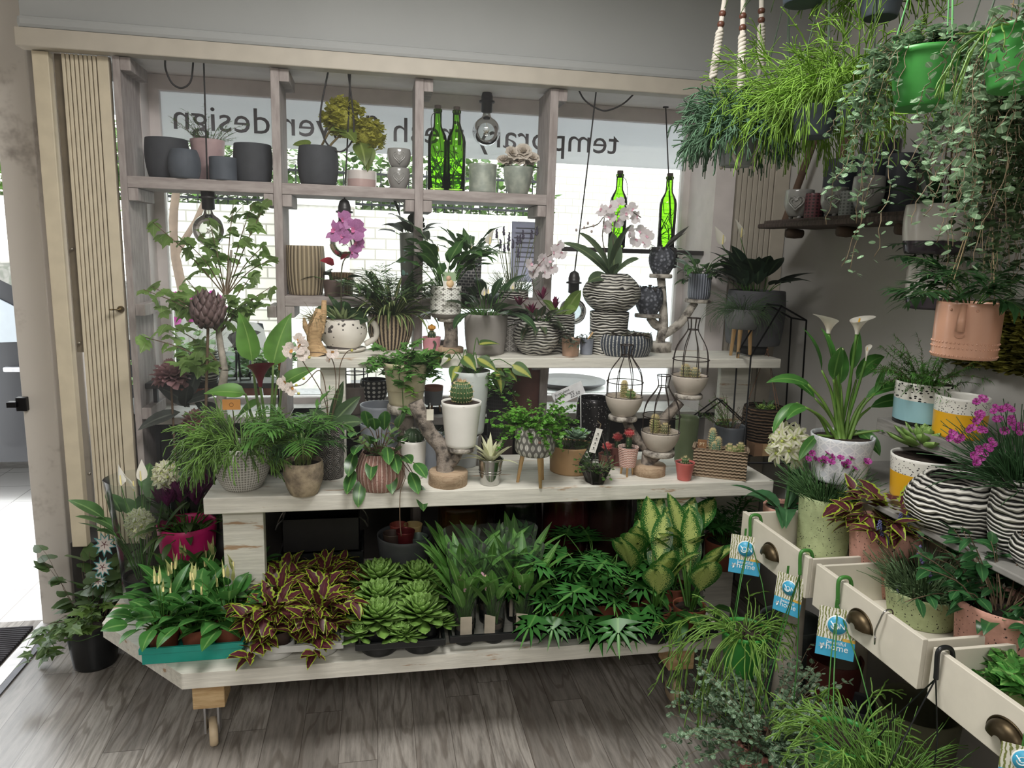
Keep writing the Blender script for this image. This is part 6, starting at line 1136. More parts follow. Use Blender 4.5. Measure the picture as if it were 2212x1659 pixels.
tb = thing('outdoor_table', 'white slatted table standing on the pavement beyond the lower window', 'table', (1.05, 3.75, -.02)); box(b := B(), -.45, .5, -.3, .3, .80, .84); b.build('top', plain('dad7d2', .6), tb, smooth=False)
for a in (-.42, .44):
    for d_ in (-.27, .24): box(b := B(), a, a + .03, d_, d_ + .03, 0, .80); b.build('leg', plain('dad7d2', .6), tb, smooth=False)
lathe(b := B(), [(1e-4, 0), (.16, 0), (.2, .02), (.2, .03), (.15, .012), (1e-4, .01)], 36); tag(b.build('round_tray', plain('3d3a3a', .4, metal=.5), loc=(1.0, 3.65, .822)), 'round black tray lying on the white outdoor table', 'tray')

# ---------------------------------------------------------------- plants at the door end of the platform
p = PP('potted_celosia', 'purple celosia in a bright pink pot at the back of the platform', 'potted plant', 412, 0, 1150, 92, 118, ZP, plain('c0246a', .4, .08), 'taper', Y=2.50); p.root.location.x = p.c.x
rosette(p, leaf('4a5f38', tr=.25), 60, (.06, .1), .022, (.2, 1.4), (.2, 1), (.03, .12), 'lance', .2); b = B()
for k in range(22):
    a = R.uniform(0, 6.28); r_ = .085 * math.sqrt(R.random()); q = (r_ * math.cos(a), r_ * math.sin(a), p.sz + R.uniform(.10, .17)); strips(b, [q] * 12, U(0, 6.28, 12), U(.8, 1.5, 12), U(.04, .075, 12), .014, U(-.2, .4, 12), 'lance', 4, .3)
b.build('flower_plumes', leaf('5a1a48', tr=.3, var=.35, rough=.7), p.root)
STARF = bloom_mesh('star6', [leaf('e2dfcd', 'c9cf9a', tr=.4, var=.05), plain('a9b45a', .6)])
def ornith(p, q, r=.036, n=26):
    """rounded cluster of cream star flowers with a green tip"""
    for k in range(n):
        f = k / n; a = k * 2.4; e = -.5 + 1.5 * f; d = Vector((math.cos(a) * math.cos(e), math.sin(a) * math.cos(e), math.sin(e))); bloom(STARF, p.root, Vector(q) + d * r + Vector((0, 0, f * r * .8)), r * 1.0, d, .2)
    b = B(); strips(b, [tuple(Vector(q) + Vector((0, 0, r * 1.3)))] * 14, U(0, 6.28, 14), U(.9, 1.5, 14), .022, .007, -.2, 'lance', 4); b.build('green_tip', leaf('8db04a', tr=.4), p.root)
def sleeve(p, r0, r1, z0, h, m=None): lathe(b := B(), [(r0, z0), (r0 * 1.02, z0 + h * .3), (r0 + (r1 - r0) * .6, z0 + h * .7), (r1, z0 + h)], 22, wob=.05); b.build('plastic_sleeve', m or GLASSP, p.root)
c = onz(300, 1322, ZP); c.y += .075; s = mpp(c); p = pot('sleeved_lily', 'white star-of-Bethlehem and peace lilies in a clear plastic sleeve by the chamfered corner', 'potted flower', c, 62 * s, 84 * s, .1, BLACKP, 'taper')
sleeve(p, p.rt * 1.02, p.rt * 1.5, .02, .42); rosette(p, leaf('4d7040', '7a9a60', tr=.3), 12, (.10, .15), .06, (1.15, 1.5), (.3, 1.0), (.14, .3), 'lance', .2)
spathe(p, [loc_(p, 290, 1062, 0), loc_(p, 305, 1040, .02), loc_(p, 262, 1050, .0)], .075, .035)
for px, py, dy in ((302, 1140, -.04), (358, 1035, .03)): q = loc_(p, px, py, dy); tube(b := B(), [(0, 0, p.sz), (q.x * .6, q.y * .6, q.z * .6), q], .003, 6, smoothn=4); b.build('flower_stem', STEMG, p.root); ornith(p, q, .030, 24)
c = Vector((atY(383, .55, 2.62).x - .005, 2.66, ZP)); p = pot('glass_vase', 'tall clear glass vase standing behind the celosia', 'vase', c, .07, .085, zat(math.hypot(c.x, c.y), 383, 1003) - ZP, GLASS, 'taper', soil=None)
# trailing lily plant on the floor with star-shaped tags
c = Vector((-1.0, 2.62, 0)); p = pot('trailing_passion_flower', 'leafy trailing plant on the floor by the door pillar with white star-shaped tags', 'potted plant', c, .14, .18, .17, BLACKP, 'taper')
bushy(p, leaf('56703f', '7a9460', tr=.3), 16, (.10, .24), (.1, 1.4), (.9, 2.4), 6, (.035, .055), IVY, lel=(-.7, .4)); bushy(p, leaf('4a6138', tr=.3), 10, (.2, .36), (1.1, 1.5), (0, .5), 7, (.045, .07), HEART, name='upright_foliage')
for pts in ([(230, 1260), (215, 1320), (165, 1345), (130, 1360), (165, 1385), (215, 1370)], [(210, 1290), (170, 1330), (110, 1370), (118, 1400)], [(240, 1280), (200, 1340), (180, 1360)]): trail(p, leaf('6d8a48', tr=.35), pts, 9, (.035, .055), IVY, -.12)
for k, (px, py, sz_) in enumerate(((226, 1176, 52), (222, 1225, 44), (212, 1255, 34))):
    q = loc_(p, px, py, -.10); s = p.s * sz_ / 2; b = B(); N = 9; O_ = [(s * (1 if j % 2 == 0 else .52) * math.cos(j * math.pi / N), s * (1 if j % 2 == 0 else .52) * math.sin(j * math.pi / N)) for j in range(2 * N)]
    prism(b, O_, 0, .0012, 0); prism(b, [(x_ * .78 + s * .02, y_ * .78) for x_, y_ in O_], .0012, .0018, 1); 
    for j in range(5): a = j * 1.2566; tube(b, [(0, 0, .002), (s * .3 * math.cos(a), s * .3 * math.sin(a), .0022)], .0012, 4, 2)
    o = b.build('star_tag', [plain('5a9a9c', .6), plain('e0d6d2', .6), plain('6d3a40', .6)], p.root, smooth=False, loc=q); o.rotation_euler = (1.35, R.uniform(-.2, .2), R.uniform(-.3, .3))

# ---------------------------------------------------------------- trays of small plants along the platform
ROWW = ['front', 'middle', 'rear']
def tray(label, px0, py0, px1, py1, dpt, h, mat, cols, rows, cr, solid=False, lip=.012):
    a_, b_ = onz(px0, py0, ZP), onz(px1, py1, ZP); w_ = (b_ - a_).length; rz = math.atan2(b_.y - a_.y, b_.x - a_.x) * .35; a_.z = ZP + .0005
    t = thing('plant_tray', label, 'tray', a_, 'plastic plant trays on the platform', rz); b = B(); e = .003; z0 = 0 if solid else h * .55
    for q in ((0, w_, 0, e), (0, w_, dpt - e, dpt), (0, e, e, dpt - e), (w_ - e, w_, e, dpt - e)): box(b, *q, z0, h)
    for q in ((-.006, w_ + .006, -.006, 0), (-.006, w_ + .006, dpt, dpt + .006), (-.006, 0, 0, dpt), (w_, w_ + .006, 0, dpt)): box(b, *q, h - lip, h)
    b.build('rim', mat, t, smooth=False, bevel=.0025); P = []
    if solid: box(b := B(), e, w_ - e, e, dpt - e, 0, .004); b.build('base', mat, t, smooth=False)
    for r_ in range(rows):
        for c_ in range(cols):
            x_, y_ = w_ * (c_ + .5) / cols, dpt * (r_ + .5) / rows; P.append((r_, c_, x_, y_)); b = B()
            if not solid: lathe(b, [(1e-4, 0), (cr * .9, 0), (cr, .006), (cr * 1.02, h * .85), (cr * 1.02 - .002, h * .85), (cr - .002, .008), (1e-4, .003)], 24, (x_, y_, 0)); b.build('cup', mat, t)
    M_ = Matrix.Translation(a_) @ Matrix.Rotation(rz, 4, 'Z'); return t, [(r_, c_, M_ @ Vector((x_, y_, .0065))) for r_, c_, x_, y_ in P]
def fill(spots, make, name_label, cat, group, cols, sc=(.92, 1.08), rot=6.28):
    proto = None; side = ['door side', 'wall side'] if cols == 2 else ['door side', 'centre', 'wall side']
    for r_, c_, pos in spots:
        lab = name_label % (ROWW[r_], side[c_])
        if proto is None: proto = make(pos, lab, group); continue
        copy_tree(proto, pos, R.uniform(0, rot) if rot > 1 else R.uniform(-rot, rot), lab, R.uniform(*sc))
t_, sp = tray('turquoise plastic tray of young peace lilies at the door end of the platform', 307, 1437, 524, 1419, .36, .052, plain('1f9a8c', .35, .06), 3, 3, .05, True, .018)
def mk(pos, lab, g_):
    p = pot('potted_peace_lily', lab, 'potted plant', pos, .07, .092, .075, TERRA, 'taper', group=g_); rosette(p, leaf('44793a', '76a25c', tr=.3, rough=.3), 28, (.07, .105), .052, (.45, 1.5), (.3, 1.2), (.03, .10), 'lance', .2); spathe(p, [(R.uniform(-.03, .03), R.uniform(-.03, .03), p.sz + R.uniform(.11, .15)) for k in range(4)], .055, .011, leaf('b9bd80', tr=.35)); return p.root
fill(sp, mk, 'young peace lily in the turquoise tray, %s row, %s', 'potted plant', 'peace lilies in the turquoise tray', 3)
t_, sp = tray('white plastic tray of coleus plants on the platform', 540, 1436, 738, 1420, .36, .052, plain('c9c9c6', .35, .03), 2, 3, .055, False, .02)
def mk(pos, lab, g_):
    p = pot('potted_coleus', lab, 'potted plant', pos, .075, .1, .075, plain('4a3a33', .8), 'taper', group=g_); bushy(p, COLEUS, 22, (.05, .14), (.1, 1.4), (.2, 1.2), 9, (.045, .075), strip=('ovate', .5, 10), lel=(-.5, .7), r=.0018, t0=.35); rosette(p, COLEUS, 26, (.06, .085), .036, (.1, 1.3), (.4, 1.3), None, 'ovate', .2, z=p.sz + .08, br=.04, name='crown_foliage', serr=.12, segs=10); return p.root
fill(sp, mk, 'burgundy and lime coleus in the white tray, %s row, %s', 'potted plant', 'coleus in the white tray', 2)
t_, sp = tray('black plastic tray of green echeverias on the platform', 772, 1428, 958, 1417, .36, .055, BLACKP, 2, 3, .055, False, .02)
def mk(pos, lab, g_):
    p = pot('potted_echeveria', lab, 'potted succulent', pos, .08, .1, .075, BLACKP, 'taper', group=g_)
    bb = B()
    for k, (x_, y_, r_) in enumerate(((0, 0, .10), (.055, -.045, .06), (-.06, -.035, .06), (.0, .06, .055))): echeveria(p, r_, 58 if k == 0 else 34, xy=(x_, y_), b=bb, W=.36, z=p.sz + (.02 if k == 0 else -.01), lo=-.25)
    bb.build('foliage', leaf('7ba24e', tr=.25, var=.22, edge='95bb68', e0=.86, rough=.5), p.root); b = B(); lathe(b, [(.03, p.sz - .01), (.012, p.sz + .03), (1e-4, p.sz + .035)], 12); b.build('stem', leaf('5f7a3c'), p.root); return p.root
fill(sp, mk, 'green echeveria rosette in the black tray, %s row, %s', 'potted succulent', 'echeverias in the black tray', 2, (.95, 1.15))
t_, sp = tray('black plastic tray holding calla lilies in clear sleeves', 975, 1410, 1168, 1398, .24, .055, BLACKP, 3, 2, .03, False, .022)
def mk(pos, lab, g_):
    p = pot('sleeved_calla_lily', lab, 'potted flower', pos, .05, .06, .06, plain('5d5048', .6), 'taper', group=g_); rosette(p, leaf('5f8f45', '8ab06a', tr=.35), 22, (.13, .2), .034, (1.25, 1.55), (.05, .45), (.05, .16), 'lance', .3); sleeve(p, .034, .06, .03, .28)
    for k in range(2): q = (R.uniform(-.025, .025), R.uniform(-.062, -.048), p.sz + R.uniform(.09, .18)); calla(p, q, .058, .019, [leaf('d6aab8', tr=.35, var=.1), STEMG, plain('d9c58a', .6)], R.uniform(0, 6), r=.003)
    box(b := B(), -.018, .018, -.037, -.036, .02, .095); o = b.build('care_card', plain('c9bfae', .5), p.root, smooth=False); return p.root
fill(sp, mk, 'pale pink calla lily in a clear sleeve, %s row, %s of its tray', 'potted flower', 'sleeved calla lilies', 3, (.96, 1.06), rot=.6)
def lobes(p, mat, n, pet, size, out, el=(.3, 1.4), z=None, nod=(.3, 1.2), name='foliage', r=.002, cup=.25):
    z = p.sz if z is None else z; P = arcs(n, U(pet[0], pet[1], n), U(el[0], el[1], n), U(.1, .6, n), None, p.sr * .4, z, 7); b = B(); tubes(b, P, r, 5, 1); d = P[:, -1] - P[:, -2]; fans(b, P[:, -1], np.arctan2(d[:, 1], d[:, 0]), np.arctan2(d[:, 2], np.hypot(d[:, 0], d[:, 1])) - U(nod[0], nod[1], n), U(size[0], size[1], n), out, U(-.3, .3, n), cup); return b.build(name, [mat, STEMG], p.root)
t_, sp = tray('black plastic tray of dark philodendrons in terracotta pots', 1188, 1392, 1378, 1378, .3, .055, BLACKP, 2, 2, .062, False, .02)
def mk(pos, lab, g_):
    p = pot('potted_philodendron', lab, 'potted plant', pos, .085, .115, .09, TERRA, 'taper', group=g_); lobes(p, leaf('3f7838', '659a50', tr=.3, rough=.35, rw=.03), 30, (.06, .21), (.085, .14), LOBED); return p.root
fill(sp, mk, 'dark deep-lobed philodendron in a terracotta pot, %s row, %s', 'potted plant', 'philodendrons in the black tray', 2)
g = G('leaf_dieffenbachia'); u, v, _ = g.xyz('UV'); x_ = (u - .5).abs() * 2; n = g.noise(30, 2, g.vec(u * .8, v * 1.2, 0)); cl_ = g.mix((x_ * 1.0 + (v - .45).abs() * .7 + (n - .5) * 2.6).ss(.56, .64), 'c3d07c', '2f682b'); g.col(cl_); g.translucent(cl_, .38); DIEF = g.set(.35)
t_, sp = tray('black plastic tray of cream-variegated dieffenbachias beside the drawers', 1390, 1405, 1545, 1396, .3, .055, BLACKP, 2, 2, .055, False, .02)
def mk(pos, lab, g_):
    p = pot('potted_dieffenbachia', lab, 'potted plant', pos, .085, .105, .095, TERRA, 'taper', group=g_); rosette(p, DIEF, 14, (.13, .19), .08, (1.05, 1.5), (.2, .8), (.09, .2), 'ellip', .12, r=.004, nod=.2, az=np.concatenate([U(.8, 2.3, 8), U(3.8, 5.6, 6)])); rosette(p, leaf('3d7033', '6d9a50', tr=.3), 9, (.08, .12), .05, (-.1, .8), (.4, 1.3), (.03, .07), 'ovate', .15, name='lower_foliage'); return p.root
fill(sp, mk, 'cream and green dieffenbachia in a terracotta pot, %s row, %s', 'potted plant', 'dieffenbachias in the black tray', 2, rot=.5)
p = PP('potted_palm', 'grassy dark green palm behind the dieffenbachias at the end of the platform', 'potted palm', 1560, 0, 1180, 70, 84, ZP, TERRA, 'taper', Y=2.5); fronds(p, leaf('3f7a3a', tr=.3), 30, (.12, .26), (.6, 1.5), (.4, 1.4), .06, 14, .3, lw=.2)

# ---------------------------------------------------------------- baskets, bucket and jars stored under the middle bench
c = Vector((atY(700, .4, 2.52).x, 2.50, ZP)); s = mpp(c); zc = zat(c.y, 700, 1170) - ZP
t = thing('storage_crate', 'black slatted plastic crate under the middle bench behind the coleus', 'crate', c); b = B(); [box(b, -.14, .14, -.1 + d_, -.094 + d_, z_, z_ + zc / 4 - .004) for d_ in (0, .194) for z_ in np.arange(4) * zc / 4]; [box(b, x_, x_ + .006, -.094, .094, 0, zc) for x_ in (-.14, .134)]; b.build('slat_side', BLACKP, t, smooth=False); box(b := B(), -.134, .134, -.094, .094, 0, .004); b.build('base', BLACKP, t, smooth=False)
t = thing('metal_basket', 'black metal handled basket standing on the crate under the bench', 'basket', c + Vector((0, 0, zc + .001))); h_ = zat(c.y, 700, 1103) - ZP - zc
b = B(); [box(b, *q_) for q_ in ((-.125, .125, -.09, -.087, .0, h_), (-.125, .125, .087, .09, 0, h_), (-.125, -.122, -.087, .087, 0, h_), (.122, .125, -.087, .087, 0, h_), (-.122, .122, -.087, .087, 0, .003))]; b.build('body', plain('1d1c1e', .4, .1, metal=.3), t, smooth=False)
for x_ in (-.125, .125): sg = 1 if x_ > 0 else -1; tube(b := B(), [(x_, -.05, h_ - .01), (x_ + sg * .02, -.045, h_ - .03), (x_ + sg * .03, -.04, h_ * .55), (x_ + sg * .03, .04, h_ * .55), (x_ + sg * .02, .045, h_ - .03), (x_, .05, h_ - .01)], .003, 6); b.build('handle', plain('a9a7a5', .3, metal=.8), t)
c = Vector((atY(875, .4, 2.42).x, 2.44, ZP)); s = mpp(c); p = pot('zinc_bucket', 'wide dark grey bucket full of tiny tin pots under the bench', 'bucket', c, 92 * s, 118 * s, zat(c.y - .09, 875, 1175) - ZP, plain('45474a', .6, .1), 'taper', soil=.82, soilm=plain('2a2a2c', .9))
for k, (dx, dy, m_, lab, hh) in enumerate(((-.045, -.03, plain('4a3d38', .5, metal=.4), 'brown tin pot', .05), (.0, -.04, plain('6d2a2e', .3, metal=.5), 'shiny dark red tin pot', .06), (.045, -.03, plain('5f6d66', .4, metal=.3), 'grey-green tin pot', .035), (.03, .03, plain('b09a6a', .4), 'mustard tin pot', .055), (-.02, .035, plain('8a4038', .5), 'rust-red tin pot', .055))):
    pot('tin_pot', lab + ' inside the dark grey bucket under the bench', 'pot', c + Vector((dx, dy, p.sz + .006)), 30 * s, 40 * s, hh, m_, 'taper', soil=None, group='tin pots in the bucket')
c = Vector((atY(1000, .4, 2.46).x, 2.50, ZP)); s = mpp(c); pot('glass_cylinder', 'tall amber-tinted glass cylinder under the bench behind the callas', 'vase', c, 104 * s, 104 * s, zat(c.y - .09, 1000, 1105) - ZP, clear('amber_glass', 'c9a878', opac=.1, tintop='8a6a45'), 'taper', soil=None)
for k, (px, w_, lab, m_) in enumerate(((1120, 96, 'glossy black pot under the bench behind the callas', plain('1c1a1c', .15, .1, metal=.3)), (1225, 90, 'glossy dark red pot under the bench behind the philodendrons', plain('3d1a1c', .15, .1)), (1320, 90, 'glossy brown pot under the bench behind the dieffenbachias', plain('2e1f1c', .2, .1)))):
    c = Vector((atY(px, .4, 2.48).x, 2.52, ZP)); s = mpp(c); pot('glossy_pot', lab, 'pot', c, w_ * .8 * s, w_ * s, zat(c.y - .09, px, 1098) - ZP, m_, 'round', w_ * 1.08 * s, soil=None, group='glossy pots under the bench')
# ---------------------------------------------------------------- white drawer unit on the right wall
zD = .75; XD = 1.095; DW_ = plain('d3cdbf', .45, .03)
dr = thing('drawer_unit', 'white chest along the right wall with three pulled-out drawers full of pots', 'drawer unit', (0, 0, 0))
box(b := B(), 1.42, XR - .002, .7, 2.02, .55, .845); b.build('carcass', DW_, dr, smooth=False, bevel=.003); box(b := B(), 1.33, XR - .002, .68, 2.04, .846, .862); b.build('top', plain('8c8a86', .6, .06), dr, smooth=False, bevel=.003)
for y_ in (.74, 1.9): lathe(b := B(), [(1e-4, 0), (.07, 0), (.045, .4), (.03, .55), (1e-4, .55)], 20, (1.5, y_, 0)); b.build('leg', DW_, dr)
HANDM = plain('4d4230', .4, .25, 30, metal=.85)
for y0, y1 in ((1.578, 1.925), (1.176, 1.545), (.775, 1.148)):
    b = B(); e = .009; h_ = .112; [box(b, *q_) for q_ in ((XD, XD + .012, y0, y1, zD - h_, zD), (XD + .012, 1.415, y0, y0 + e, zD - h_, zD - .004), (XD + .012, 1.415, y1 - e, y1, zD - h_, zD - .004), (XD + .012, 1.415, y0 + e, y1 - e, zD - h_, zD - h_ + .006))]
    o = b.build('drawer', DW_, dr, smooth=False, bevel=.0015); ym = (y0 + y1) / 2 - .0
    b = B(); n, k = 18, 8; r_ = .04; V = []
    for i in range(k + 1):
        e_ = i / k * math.pi / 2
        for j in range(n + 1): a = math.pi * j / n; V.append((XD - .022 * math.sin(e_), ym + r_ * math.cos(a) * math.cos(e_ * .85), zD - .07 + r_ * .85 * math.sin(a) * math.cos(e_ * .85)))
    b.add(V, [[i * (n + 1) + j, i * (n + 1) + j + 1, (i + 1) * (n + 1) + j + 1, (i + 1) * (n + 1) + j] for i in range(k) for j in range(n)])
    tube(b, [(XD - .001, ym + r_ * 1.04 * math.cos(a), zD - .07 + r_ * .9 * math.sin(a)) for a in np.linspace(0, math.pi, 20)], .0026, 6); b.build('cup_handle', HANDM, o)
zF = zD - .112 + .0065
t = thing('pedestal_leg', 'white tapered stand leg under the gap between the first two drawers', 'stand', (0, 0, 0)); q = onx(1712, 1350, 1.25); lathe(b := B(), [(1e-4, 0), (.05, 0), (.034, .35), (.026, .62), (1e-4, .62)], 24, (q.x, q.y, 0)); b.build('post', plain('b9b3a8', .6), t)
def DP(name, label, cat, px, pyb, pyt, wb, wt, mat, prof='taper', wm=None, **k): return PP(name, label, cat, px, pyb, pyt, wb, wt, zF, mat, prof, wm, t=.008, **k)
DIAN = leaf('557a4c', tr=.25); PINKF = bloom_mesh('pink5', [leaf('b44aa0', '7a1f5a', tr=.35, var=.1, rw=.08), STEMG])
p = DP('potted_dianthus', 'purple-pink dianthus in a sage green speckled pot in the first drawer', 'potted flower', 1772, 1208, 1085, 100, 113, SPECKG)
strands(p, DIAN, 420, (.06, .15), (.6, 1.5), (.0, .7), .0016, K=6, sides=3, jit=.06)
for k in range(36): bloom(PINKF, p.root, (R.uniform(-.075, .08), R.uniform(-.075, .03), p.sz + R.uniform(.125, .165)), R.uniform(.011, .014), (0, -.6, .8), .5)
p = DP('potted_ornithogalum', 'cream star-of-Bethlehem flower in a pink speckled pot at the back of the first drawer', 'potted flower', 1690, 1165, 1107, 88, 92, SPECKP)
rosette(p, leaf('3f6b45', '5f8a60', tr=.25, rough=.4), 9, (.16, .26), .055, (.2, 1.2), (.6, 1.7), None, 'lance', .3); q = loc_(p, 1702, 975, -.0); tube(b := B(), [(0, 0, p.sz), (.004, 0, p.sz + .1), q], [.006, .005, .005], 8, smoothn=5); b.build('flower_stem', leaf('4d7a45'), p.root); ornith(p, q, .042, 20)
p = DP('potted_coleus', 'lime-edged burgundy coleus in a tall pink speckled pot at the start of the second drawer', 'potted plant', 1895, 1292, 1150, 116, 146, SPECKP)
bushy(p, COLEUS, 16, (.06, .13), (.5, 1.4), (.1, .9), 8, (.045, .075), strip=('ovate', .45, 10), lel=(-.4, .7), r=.0022, t0=.3); rosette(p, COLEUS, 16, (.06, .09), .042, (.1, 1.3), (.4, 1.3), None, 'ovate', .2, z=p.sz + .08, br=.05, name='crown_foliage', serr=.12, segs=10)
MUS = plain('5d5f8a', .7, .2); b = B()
for px, py in ((1900, 1135), (1905, 1160), (1945, 1120), (1960, 1125), (1990, 1150), (1915, 1165)):
    q = loc_(p, px, py, -.09); tube(b, [(q.x * .8, q.y * .8, p.sz), q], .0013, 4, 1); 
    for k in range(26): a = k * 2.4; ball(b, tuple(q + Vector((.006 * math.cos(a) * (1 - k / 40), .006 * math.sin(a) * (1 - k / 40), -.014 + k * .0011))), .0026, 0, 5)
b.build('grape_hyacinth', [MUS, STEMG], p.root)
p = DP('potted_lavender', 'lavender in a low sage green speckled pot in the second drawer', 'potted plant', 1985, 1362, 1300, 130, 156, SPECKG)
strands(p, leaf('66805a', tr=.2), 520, (.04, .13), (.4, 1.5), (.0, .8), .0016, K=6, sides=3, jit=.08); b = B()
for px, py in ((1985, 1190), (1992, 1205), (2010, 1250), (1940, 1275)):
    q = loc_(p, px, py, 0); tube(b, [(q.x * .5, q.y, p.sz), q], .0012, 4, 1)
    for k in range(9): ball(b, tuple(q + Vector((R.uniform(-.003, .003), R.uniform(-.003, .003), -.012 + k * .003))), .0045, 0, 5)
b.build('flower_spikes', [plain('6a6390', .8), STEMG], p.root)
p = DP('potted_hellebore', 'dark green leafy plant in a wide pink speckled pot in the third drawer', 'potted plant', 2140, 1475, 1330, 150, 178, SPECKP)
DKG = leaf('2f5a33', '4f7a48', tr=.2, rough=.3); bushy(p, DKG, 40, (.08, .22), (.5, 1.5), (.2, 1.2), 10, (.03, .055), strip=('lance', .45, 6), lel=(-.5, .6), r=.002); rosette(p, DKG, 14, (.045, .075), .035, (-.1, .9), (.4, 1.4), (.02, .06), 'ovate', .2, name='lower_foliage')
c = onz(2172, 1530, zF); c.x += .035; p = pot('potted_peperomia', 'bright green round-leaved plant at the near end of the third drawer', 'potted plant', c, .07, .085, .06, plain('6d7a4a', .6), 'taper'); bushy(p, leaf('4f8a40', '7fb060', tr=.3, rough=.3), 40, (.03, .09), (.1, 1.4), (.2, 1.2), 7, (.022, .036), HEART, lel=(-.4, .8))
# things on the chest top and floating shelf
ZC = .862
CALW = leaf('e6e2d8', tr=.25, var=.04, rough=.4)
p = PP('potted_calla', 'tall white calla lily in an embossed white pot at the chest corner', 'potted flower', 1808, 1048, 952, 106, 128, ZC, triangles('white_embossed', 'c9ccd2', 'dfe0e2', 16, 5, .08), 'taper', soil=.92)
CL = leaf('477a38', '6d9a50', tr=.3, rough=.35); b = B()
for px, py, az, e, L_, w_, dr_ in ((1775, 800, 2.6, 1.3, .14, .035, .5), (1800, 800, 2.2, 1.4, .13, .035, .5), (1815, 830, 1.0, 1.3, .12, .04, .6), (1800, 820, -2.0, 1.2, .12, .04, .4), (1850, 820, .2, 1.0, .13, .045, 1.0), (1745, 830, 3.0, .4, .13, .03, .9), (1720, 870, 3.3, -.5, .12, .03, .9), (1880, 880, -.1, .5, .17, .04, 1.2), (1870, 860, -.3, .7, .15, .04, 1.2), (1900, 930, -.3, -.2, .15, .035, 1.0), (1765, 940, 3.4, -.6, .1, .03, .6), (1740, 880, 3.6, .1, .1, .035, .9), (1850, 930, -.8, -.4, .1, .04, .8), (1840, 800, .7, 1.4, .12, .035, .4), (1760, 860, 2.9, .9, .14, .035, 1.0), (1890, 850, .1, 1.3, .09, .02, .1)):
    q = loc_(p, px, py, R.uniform(-.05, .04)); tube(b, [(q.x * .12 + R.uniform(-.015, .015), R.uniform(-.02, .02), p.sz), (q.x * .55, q.y * .5, p.sz + (q.z - p.sz) * .65), q], [.0055, .0045, .003], 7, 1, smoothn=5); strips(b, [q], az, e, L_, w_, dr_, 'lance', 8, .35, R.uniform(-.5, .5))
b.build('foliage', [CL, leaf('6d8f45')], p.root)
OLDC = plain('c9a05a', .6); YSP = plain('d9a52f', .6)
calla(p, loc_(p, 1790, 720), .062, .036, [CALW, leaf('5f8a3c'), YSP], math.pi); calla(p, loc_(p, 1850, 722), .062, .034, [CALW, leaf('5f8a3c'), YSP], 0); calla(p, loc_(p, 1870, 780), .055, .009, [CALW, leaf('5f8a3c'), YSP], .5); calla(p, loc_(p, 1808, 785, -.03), .05, .009, [leaf('c9cf9a', tr=.3), leaf('5f8a3c'), YSP], .5)
YSB = speckband('speckled_white_over_yellow'); BSB = dots('blue_black_dots', '8fb4be', '8fb4be', 22, 9, .0)
p = PP('potted_echeveria', 'green echeveria in a yellow pot with a black-speckled white band on the chest', 'potted succulent', 1985, 1090, 998, 118, 134, ZC, YSB, 'taper', soil=.94); echeveria(p, .115, 46, mat=leaf('7d9f55', tr=.15, var=.12, edge='9ab86d', e0=.9), W=.36, z=p.sz + .02)
p = PP('zebra_bowl', 'wide low zebra bowl standing empty on the chest', 'bowl', 2052, 1160, 1050, 140, 140, ZC, ZEB2, 'round', 196, soil=None, t=.016)
p = PP('potted_dianthus', 'purple-pink dianthus spreading over a zebra pot at the right edge of the chest', 'potted flower', 2195, 1150, 1040, 80, 96, ZC, ZEB2, 'round', 116, X=1.43)
strands(p, leaf('3d5f3c', tr=.2), 420, (.08, .2), (.2, 1.5), (.0, .9), .0018, K=6, sides=3, jit=.08, az=None)
for px, py in ((2125, 862), (2110, 868), (2118, 895), (2108, 910), (2100, 925), (2150, 880), (2165, 885), (2175, 880), (2185, 905), (2160, 905), (2195, 925), (2205, 930), (2170, 930), (2060, 940), (2050, 948), (2075, 945), (2125, 930), (2115, 970), (2105, 985), (2130, 965), (2145, 960), (2110, 1000), (2120, 990)): bloom(PINKF, p.root, loc_(p, px, py, R.uniform(-.06, .0)), R.uniform(.009, .0115), (-.5, -.7, .5), .4); bloom(PINKF, p.root, loc_(p, px + R.uniform(-9, 9), py + R.uniform(-9, 9), R.uniform(-.06, .0)), R.uniform(.008, .011), (-.5, -.7, .5), .4)
c = onz(2170, 1185, ZC); pot('zebra_pot', 'small zebra pot beside the zebra bowl at the right edge of the chest', 'pot', Vector((1.41, c.y - .1, ZC)), .07, .09, .07, ZEB2, 'round', .11, soil=None)
# floating grey plank with glazed pots
q = onx(1895, 902, 1.46); zs2 = q.z; t = thing('floating_shelf', 'thick grey floating plank on the right wall carrying two glazed pots', 'shelf', (1.46, .9, zs2)); box(b := B(), 0, XR - 1.46, 0, q.y - .9, -.045, 0); b.build('shelf_board', wood('grey_plank', '6d6a67', '8c8985', 9, 1, .7), t, smooth=False, bevel=.002)
g = G('blue_dotted_glaze'); u, v, _ = g.xyz('UV'); d, _n = g.voro(1, g.vec(u * 38, v * 14, 0), .6); c_ = g.mix(d.lt(.33), 'dcdad4', '1b1b1e'); c_ = g.mix(v.lt(.6), c_, '8db4bd'); c_ = g.mix(v.lt(.1), c_, '1d1c1e'); g.col(c_); BLUEP = g.set(.25)
c = onx(1990, 930, 1.55); c.z = zs2; s = mpp(c); p = pot('potted_asparagus_fern', 'airy asparagus fern in a pale blue pot with black dots on the floating shelf', 'potted plant', c, min(.17, 118 * s), min(.175, 124 * s), zat(math.hypot(c.x, c.y) - .08, 1990, 832) - zs2, BLUEP, 'taper', soil=.94)
bushy(p, ASP, 56, (.07, .17), (.1, 1.5), (.2, 1.4), 60, (.013, .024), strip=('grass', .12, 2), lel=(-.8, .9), r=.0009, t0=.1, az=np.concatenate([U(2.2, 4.6, 30), U(0, 6.28, 26)]))
